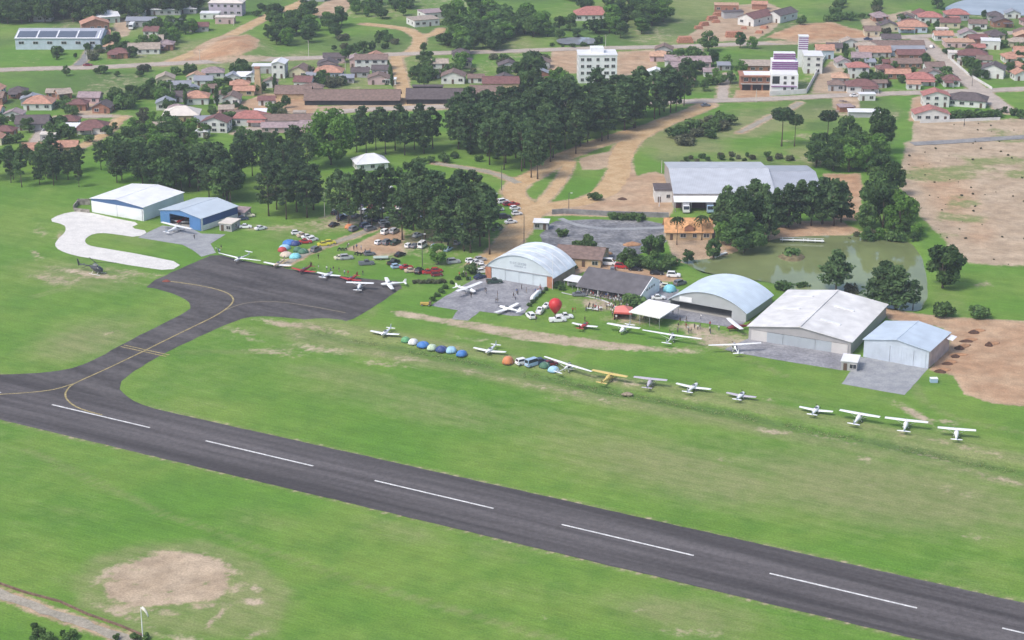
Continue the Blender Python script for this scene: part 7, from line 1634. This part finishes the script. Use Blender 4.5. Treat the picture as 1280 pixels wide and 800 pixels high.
# red plot: dug pits as heaps, shadow put into the dark colour; scrap
DS = mat('dark_soil_and_pit_shade', (.085, .045, .03), .95, ns=.9, na=.5); RS = mat('red_spoil', (.36, .20, .11), .95, ns=.9, na=.3)
def heap(px, py, w, d, h, rot, m, label, group, name='soil_heap', cat='soil heap'):
    g = G(px, py); rr = random.Random(int(px * 3 + py)); mb = MB(); n = 14; rings = []
    for k in range(5):
        t = k / 4; q = 1 - t ** 1.6 * .95
        rings.append([(w / 2 * q * math.cos(a) * rr.uniform(.85, 1.1), d / 2 * q * math.sin(a) * rr.uniform(.85, 1.1), h * t - .05) for a in [2 * math.pi * i / n for i in range(n)]])
    mb.loft(rings); o = mb.build(name, m, None, True); o.location = (g.x, g.y, max(0, ground_z(g.x, g.y))); o.rotation_euler = (0, 0, R(rot)); later(o, label, px, cat, group)
for px, py, w in [(1217, 416, 4.5), (1208, 427, 4.5), (1199, 436, 5), (1194, 446, 4.5), (1184, 455, 5), (1175, 465, 5), (1236, 432, 4)]:
    heap(px, py, w * vr.uniform(.6, 1), vr.uniform(1.8, 3.0), vr.uniform(.7, 1.4), vr.uniform(-20, 30), DS, 'dark heap standing for pit shadow on the red earth plot', 'dark pit shadow heaps on the red plot'); heap(px + 5, py - 2.5, w * vr.uniform(.7, 1.3), vr.uniform(1.8, 3), vr.uniform(.5, 1.1), vr.uniform(0, 50), RS, 'reddish soil heap in the row on the red earth plot', 'red soil heaps on the red plot')
heap(778, 249, 3.6, 3, .8, 0, DS, 'dark soil heap on the dirt yard left of the warehouse', None); heap(755, 317, 6, 4, 1.2, 0, RS, 'tan soil heap in the gravel yard', None); heap(790, 306, 7, 4, 1.2, 10, RS, 'larger tan soil heap in the gravel yard', None)
heap(208, 352, 3, 1.4, .8, 0, mat('rusty_red', (.22, .06, .04), .8, ns=1, na=.3), 'rusty red cart like heap on the apron corner', None, 'cart_load', 'cart')
for px, py in [(1050, 132), (1056, 128), (1046, 140), (1063, 134)]:
    g = G(px, py); mb = MB(); rr = random.Random(px)
    for k in range(7): mb.box((rr.uniform(-1.6, 1.6), rr.uniform(-1.2, 1.2), rr.uniform(.2, .6)), (rr.uniform(.5, 2), rr.uniform(.4, 1.2), rr.uniform(.2, .8)), rr.uniform(0, 3))
    o = mb.build('scrap_pile', mat('scrap', (.30, .24, .22), .8, ns=1, na=.5)); o.location = (g.x, g.y, 0); later(o, 'pile of scrap boards by the shabby shed', px, 'scrap', 'scrap piles by the shabby shed')
g = G(640 + 580 / 4 - 0.5, 493); heap(784, 493, 3.4, 2.0, .8, 0, mat('hay_grey', (.28, .23, .17), .95, ns=1.2, na=.4), 'small brownish heap beside the ditch below the microlights', None, 'brush_heap', 'heap')
# stone enclosure left of the white hangar
g0, g1, g2 = G(92, 262), G(97, 256), G(113, 256)
mb = MB(); SW = mat('stone_wall', (.25, .23, .20), .95, ns=1.0, na=.5)
for a, b, hh in ((g0, g1, 1.6), (g1, g2, 2.2), (G(93, 264), G(112, 266), 1.2)):
    u = (b - a).normalized(); m_ = (a + b) / 2; mb.box((m_.x, m_.y, hh / 2), ((b - a).length, .35, hh), math.atan2(u.y, u.x))
tag(mb.build('stone_wall', SW), 'low rough stone enclosure wall beside the white hangar', 'wall')
# wooden kerb wall near left corner
P = [G(-60, 706), G(-10, 727), G(30, 741), G(75, 753), (G(110, 769)), G(150, 783), G(178, 795)]; mb = MB()
for a, b in zip(P[:-1], P[1:]):
    u = (b - a).normalized(); m_ = (a + b) / 2; mb.box((m_.x, m_.y, .25), ((b - a).length, .3, .5), math.atan2(u.y, u.x))
tag(mb.build('low_wall', mat('rusty_wall', (.17, .11, .08), .9, ns=1, na=.4)), 'low reddish brown edging wall at the near left corner', 'wall')
g = G(1167, 478); o = empty('water_tank', (g.x, g.y, 0), 0, 'pale blue box tank on the grass beside the light blue hangar', 'tank'); mb = MB(); mb.b2(-1, 1, -.7, .7, .15, 1.2); mb.build('body', PC['light blue'], o); mb = MB(); mb.b2(-1.05, 1.05, -.75, .75, 1.2, 1.3); mb.build('lid', W_PAINT, o); mb = MB(); mb.b2(-.9, .9, -.6, .6, 0, .15); mb.build('base', CONC, o)
g = G(532, 383 - 1); o = empty('digger_cart', (g.x, g.y, 0), R(-5), 'small yellow and brown cart at the corner of the paved apron', 'cart'); mb = MB(); mb.b2(-1.6, 1.0, -.6, .6, .35, .95); mb.build('bed', mat('cart_yellow', (.50, .34, .08), .7, ns=1, na=.2), o); mb = MB(); mb.b2(1.05, 1.7, -.5, .5, .35, 1.4); mb.build('cab', WOOD, o)
for x in (-1, 1.1):
    for y in (-.6, .6):
        w = link('wheel', WH, o, (x, y, .3)); link('rim', RIM, w)
# dock and footbridge at the pond
for pts, lb in [([(975, 300), (1008, 301), (1030, 302)], 'narrow white footbridge across the pond inlet'), ([(893, 322), (908, 316)], 'small pale jetty at the left pond bank')]:
    P = [G(*p) for p in pts]; mb = MB()
    for a, b in zip(P[:-1], P[1:]):
        u = (b - a).normalized(); m_ = (a + b) / 2; mb.box((m_.x, m_.y, .2), ((b - a).length, 1.0, .2), math.atan2(u.y, u.x))
        mb.box((m_.x, m_.y + .5, .8), ((b - a).length, .08, .08), math.atan2(u.y, u.x))
        for t in (.1, .5, .9):
            q = a.lerp(b, t); mb.tube((q.x, q.y, -1.5), (q.x, q.y + .5, .82), .07, n=6)
    tag(mb.build('footbridge' if 'foot' in lb else 'jetty', W_PAINT), lb, 'bridge' if 'foot' in lb else 'jetty')
# ================================================================== PEOPLE
SKIN = mat('skin', (.42, .25, .17), .6); HAIR = mat('dark_hair', (.03, .02, .015), .7)
def cloth(n, c): return mat('cloth_' + n, c, .85)
SHIRT = {'white': cloth('white', (.70, .70, .69)), 'black': cloth('black', (.02, .02, .024)), 'grey': cloth('grey', (.20, .20, .21)), 'red': cloth('red', (.45, .04, .04)), 'blue': cloth('blue', (.06, .12, .32)), 'dark': cloth('dark', (.045, .05, .06)), 'pale': cloth('pale', (.45, .48, .52))}
TROU = {'denim': cloth('denim', (.05, .075, .14)), 'black': cloth('dark_trousers', (.025, .025, .03)), 'khaki': cloth('khaki', (.26, .21, .14))}
SHOE = cloth('shoe', (.02, .018, .016))
def person_mesh(pose):
    bm = bmesh.new(); sk = bm.verts.layers.skin.verify(); vs = {}
    sw = {'stand': .0, 'walk': .24, 'hip': 0.0}[pose]
    J = {'pelvis': (0, 0, .96, .13), 'belly': (0, 0, 1.1, .125), 'chest': (0, 0, 1.30, .145), 'neck0': (0, 0, 1.46, .07), 'neck': (.01, 0, 1.54, .055), 'head': (.02, 0, 1.64, .095), 'crown': (.01, 0, 1.72, .075)}
    for s, n in ((1, 'l'), (-1, 'r')):
        f = sw * s
        J.update({'hip' + n: (0, s * .09, .88, .095), 'knee' + n: (f * .7 + .02, s * .1, .50, .062), 'ankle' + n: (f * 1.1 - .03, s * .1, .09, .042), 'toe' + n: (f * 1.1 + .14, s * .11, .04, .036),
                  'sh' + n: (0, s * .18, 1.40, .062)})
        if pose == 'hip' and s == 1: J.update({'el' + n: (-.06, s * .40, 1.18, .043), 'wr' + n: (.05, s * .22, 1.02, .032), 'hand' + n: (.09, s * .17, 1.0, .034)})
        else: J.update({'el' + n: (-.03 - f * .3, s * .24, 1.13, .043), 'wr' + n: (.05 - f * .6, s * .25, .89, .032), 'hand' + n: (.07 - f * .65, s * .25, .80, .034)})
        h = J['hand' + n]
        for k in range(4): J[f'f{k}{n}'] = (h[0] + .03 - .02 * k, h[1] - s * .012, h[2] - .085 + .008 * abs(k - 1.4), .009)
        J['th' + n] = (h[0] + .055, h[1] - s * .02, h[2] - .03, .010)
    for k, (x, y, z, r) in J.items():
        v = bm.verts.new((x, y, z)); v[sk].radius = (r, r * (1.25 if k in ('chest', 'belly', 'pelvis') else 1.0)); vs[k] = v
    vs['chest'][sk].radius = (.115, .165)
    E = [('pelvis', 'belly'), ('belly', 'chest'), ('chest', 'neck0'), ('neck0', 'neck'), ('neck', 'head'), ('head', 'crown')]
    for n in 'lr': E += [('pelvis', 'hip' + n), ('hip' + n, 'knee' + n), ('knee' + n, 'ankle' + n), ('ankle' + n, 'toe' + n), ('neck0', 'sh' + n), ('sh' + n, 'el' + n), ('el' + n, 'wr' + n), ('wr' + n, 'hand' + n), ('hand' + n, 'th' + n)] + [('hand' + n, f'f{k}{n}') for k in range(4)]
    for a, b in E: bm.edges.new((vs[a], vs[b]))
    vs['pelvis'][sk].use_root = True
    me = bpy.data.meshes.new('person'); bm.to_mesh(me); bm.free()
    ob = bpy.data.objects.new('person_tmp', me); COL.objects.link(ob)
    ob.modifiers.new('s', 'SKIN'); sd = ob.modifiers.new('d', 'SUBSURF'); sd.levels = 1; sd.render_levels = 1
    dg = bpy.context.evaluated_depsgraph_get(); m2 = bpy.data.meshes.new_from_object(ob.evaluated_get(dg)); bpy.data.objects.remove(ob)
    m2.name = 'person'; m2.materials.clear()
    for m in (SHIRT['white'], TROU['denim'], SKIN, SHOE): m2.materials.append(m)
    for f in m2.polygons:
        c = f.center; f.use_smooth = True
        f.material_index = 3 if c.z < .11 else 2 if (c.z > 1.485 or (abs(c.y) > .17 and c.z < 1.14 and c.z > .6)) else 1 if c.z < .98 else 0
    return m2
PM = [person_mesh(p) for p in ('stand', 'walk', 'hip')]
mb = MB(); mb.loft([[(.0 + r * math.cos(a) * 1.05, r * math.sin(a), z) for a in [2 * math.pi * i / 10 for i in range(10)]] for r, z in ((.108, 1.635), (.112, 1.69), (.095, 1.75), (.05, 1.785), (.01, 1.795))]); HAIRM = mb.mesh('hair', HAIR, True)
for v in HAIRM.vertices: v.co.x -= .012
pr_ = random.Random(9)
def person(px, py, label, group, shirt=None, xy=None, z=.04):
    g = xy or G(px, py); s = pr_.uniform(.95, 1.05)
    o = link('person', pr_.choice(PM), None, (g.x, g.y, z), pr_.uniform(0, 6.28)); o.scale = (s, s, s)
    o.material_slots[0].link = 'OBJECT'; o.material_slots[0].material = SHIRT[shirt or pr_.choice(('white', 'white', 'black', 'black', 'grey', 'dark', 'blue', 'pale', 'red', 'dark', 'pale'))]
    o.material_slots[1].link = 'OBJECT'; o.material_slots[1].material = TROU[pr_.choice(list(TROU))]
    link('hair', HAIRM, o)
    if group: tag(o, label, 'person', group)
    else: later(o, label, px, 'person')
def crowd(P, n, label, group, sep=.7):
    pts = []; t = 0; xs = [p[0] for p in P]; ys = [p[1] for p in P]
    while len(pts) < n and t < 4000:
        t += 1; x = pr_.uniform(min(xs), max(xs)); y = pr_.uniform(min(ys), max(ys))
        if not pip(x, y, P): continue
        g = G(x, y)
        if any((g - q).length < sep for q in pts): continue
        pts.append(g); person(x, y, label, group, None, g, .1)
crowd([(726, 367), (800, 380), (795, 385), (760, 378), (735, 372)], 46, 'person standing in the crowd along the clubhouse front', 'crowd along the clubhouse')
crowd([(755, 378), (790, 384), (785, 392), (770, 402), (758, 388)], 30, 'person standing in the crowd beside the red gazebo', 'crowd beside the red gazebo')
crowd([(728, 384), (750, 385), (752, 390), (730, 391)], 10, 'person at the grass tables before the clubhouse', 'people at the grass tables')
crowd([(790, 397), (826, 404), (840, 393), (832, 390), (800, 393)], 16, 'person standing in the shade under the white canopy', 'people under the white canopy')
crowd([(664, 368), (677, 361), (680, 366), (668, 372)], 7, 'person in the group beside the white glider trailer', 'group beside the glider trailer')
crowd([(571, 346), (582, 340), (586, 348), (576, 352)], 6, 'person in the group left of the paved apron', 'group left of the apron')
crowd([(420, 312), (432, 308), (450, 312), (466, 318), (440, 316)], 7, 'person among the motorcycles and cars by the track', 'people by the camp track')
crowd([(269, 313), (277, 312), (277, 317), (270, 318)], 4, 'person in the group at the apron edge by the T tailed glider', 'group at the apron edge')
crowd([(392, 333), (432, 341), (470, 346), (475, 350), (430, 346), (392, 337)], 9, 'person standing behind the aircraft row on the apron edge', 'people along the apron edge')
crowd([(835, 406), (880, 404), (905, 414), (880, 420), (840, 416)], 10, 'person strolling on the worn ground before the wide arched hangar', 'people before the wide hangar')
crowd([(610, 362), (655, 368), (640, 380), (600, 374)], 7, 'person strolling on the paved apron before the pale doors', 'people on the paved apron')
for px, py, c, lb in [(620, 379, 'black', 'person in black walking across the paved apron'), (622, 378, 'grey', 'person in grey walking beside one in black on the apron'), (652, 362, 'dark', 'person in dark clothes before the pale hangar doors'), (658, 366, 'grey', 'person in grey standing before the pale hangar doors'), (589, 372, 'black', 'person in black near the high wing aeroplane on the paved apron'), (670, 402, 'dark', 'person in dark clothes behind the white tall car'), (716, 391, 'red', 'person in red shirt on the grass right of the balloon'), (719, 391, 'red', 'second person in red shirt on the grass right of the balloon'), (731, 402, 'black', 'person in black at the red bodied aeroplane'), (847, 416, 'grey', 'person in grey walking on bare ground before the wide hangar'), (860, 414, 'pale', 'person in pale shirt on bare ground before the wide hangar'), (861, 417, 'black', 'person in black on bare ground before the wide hangar'), (875, 411, 'dark', 'person in dark clothes on the grass right of the canopy'), (876, 399, 'white', 'person in white on the grey apron of the wide hangar'), (850, 404, 'black', 'person in black right of the white canopy'), (858, 403, 'dark', 'person in dark clothes at the grey apron edge'), (841, 393, 'white', 'person in white at the right edge of the canopy'), (837, 419, 'black', 'person in black behind the long winged glider'), (398, 324, 'black', 'person in black on the grey grass track'), (243, 299, 'dark', 'person in dark clothes on the grey pad by the blue hangar'), (388, 333, 'black', 'person in black behind the crimson aeroplane'), (588, 352, 'blue', 'person in blue at the left end of the paved apron'), (738, 331, 'dark', 'person in dark clothes behind the cream shed')]:
    person(px, py, lb, None, c)
# small garden tables on the clubhouse grass
for px, py in [(736, 388), (744, 389), (749, 387), (763, 384), (771, 386)]:
    g = G(px, py); o = empty('picnic_table', (g.x, g.y, 0), R(-12)); later(o, 'white table on the grass before the clubhouse', px, 'table', 'tables before the clubhouse')
    mb = MB(); mb.b2(-.9, .9, -.45, .45, .70, .75); mb.build('tabletop', W_PAINT, o)
    for x in (-.75, .75):
        for y in (-.35, .35):
            mb = MB(); mb.tube((x, y, 0), (x, y, .70), .03, n=6); mb.build('leg', STEEL, o)
# white kerb line in front of the clubhouse
strip('kerb', [(702, 366), (715, 369), (735, 371), (752, 375), (764, 380), (770, 388)], .3, .12, PAINTW, 'pale kerb line before the clubhouse lawn', jit=.05)
# motorcycles by the track
def moto(px, py, rot):
    g = G(px, py); o = empty('motorcycle', (g.x, g.y, .0), R(rot)); later(o, 'dark motorcycle parked beside the camp track', px, 'motorcycle', 'motorcycles by the camp track')
    for x in (-.7, .7):
        w = link('wheel', WH, o, (x, 0, .3)); w.scale = (.98, .6, .98); link('rim', RIM, w)
    mb = MB(); fus(mb, [(.55, .1, .6, .9), (.2, .16, .45, 1.0), (-.3, .14, .45, .85), (-.85, .1, .7, .85)], 8); mb.build('body', PC['black'], o, 'auto')
    mb = MB(); mb.tube((.7, 0, .3), (.45, 0, 1.0), .04, n=6); mb.tube((.45, -.38, 1.05), (.45, .38, 1.05), .025, n=6); mb.build('handlebar', STEEL, o)
for px, py, r in [(424, 313, 60), (428, 313, 70), (432, 313, 65), (446, 318, 40), (449, 319, 40), (453, 319, 50)]: moto(px, py, r)
# ================================================================== LIGHT, AIR, RENDER
resolve()
SUN_EL, SUN_AZ = 52.0, -125.0      # azimuth of the sun measured from +Y clockwise
wd = bpy.data.worlds.new('World'); scene.world = wd; wd.use_nodes = True
wn = wd.node_tree.nodes; wl = wd.node_tree.links; bg = wn['Background']
sky = wn.new('ShaderNodeTexSky'); sky.sky_type = 'NISHITA'; sky.sun_disc = False
sky.sun_elevation = R(SUN_EL); sky.sun_rotation = R(SUN_AZ); sky.air_density = 1.0; sky.dust_density = 3.0; sky.altitude = 50
wl.new(sky.outputs['Color'], bg.inputs['Color']); bg.inputs['Strength'].default_value = SKYS
sl_ = bpy.data.lights.new('sun', 'SUN'); sl_.energy = SUNS; sl_.angle = R(18); sl_.color = (1.0, .955, .89)
so = bpy.data.objects.new('sun', sl_); COL.objects.link(so)
az = R(SUN_AZ); dv = Vector((math.sin(az) * math.cos(R(SUN_EL)), math.cos(az) * math.cos(R(SUN_EL)), math.sin(R(SUN_EL))))
so.rotation_euler = dv.to_track_quat('Z', 'Y').to_euler(); so.location = (0, 600, 300)
if HAZE:
    mb = MB(); mb.b2(-700, 700, -60, 1500, -3.2, HC + 25)
    hm = bpy.data.materials.new('thin_haze'); hm.use_nodes = True; n_ = hm.node_tree.nodes; n_.clear()
    ou = n_.new('ShaderNodeOutputMaterial'); pv = n_.new('ShaderNodeVolumePrincipled'); pv.inputs['Color'].default_value = (.86, .91, 1.0, 1); pv.inputs['Density'].default_value = HAZE; pv.inputs['Anisotropy'].default_value = .3
    hm.node_tree.links.new(pv.outputs['Volume'], ou.inputs['Volume'])
    tag(mb.build('haze', hm), 'thin pale haze over the whole airfield and town', None, None, 'stuff')
scene.view_settings.view_transform = 'Standard'; scene.view_settings.look = 'None'; scene.view_settings.gamma = 1; scene.view_settings.use_curve_mapping = False
scene.view_settings.exposure = EXPO
scene.render.engine = 'CYCLES'; scene.cycles.use_denoising = True; scene.cycles.max_bounces = 5; scene.cycles.diffuse_bounces = 3; scene.cycles.volume_bounces = 0; scene.cycles.transparent_max_bounces = 4
scene.render.resolution_x = 1024; scene.render.resolution_y = 640
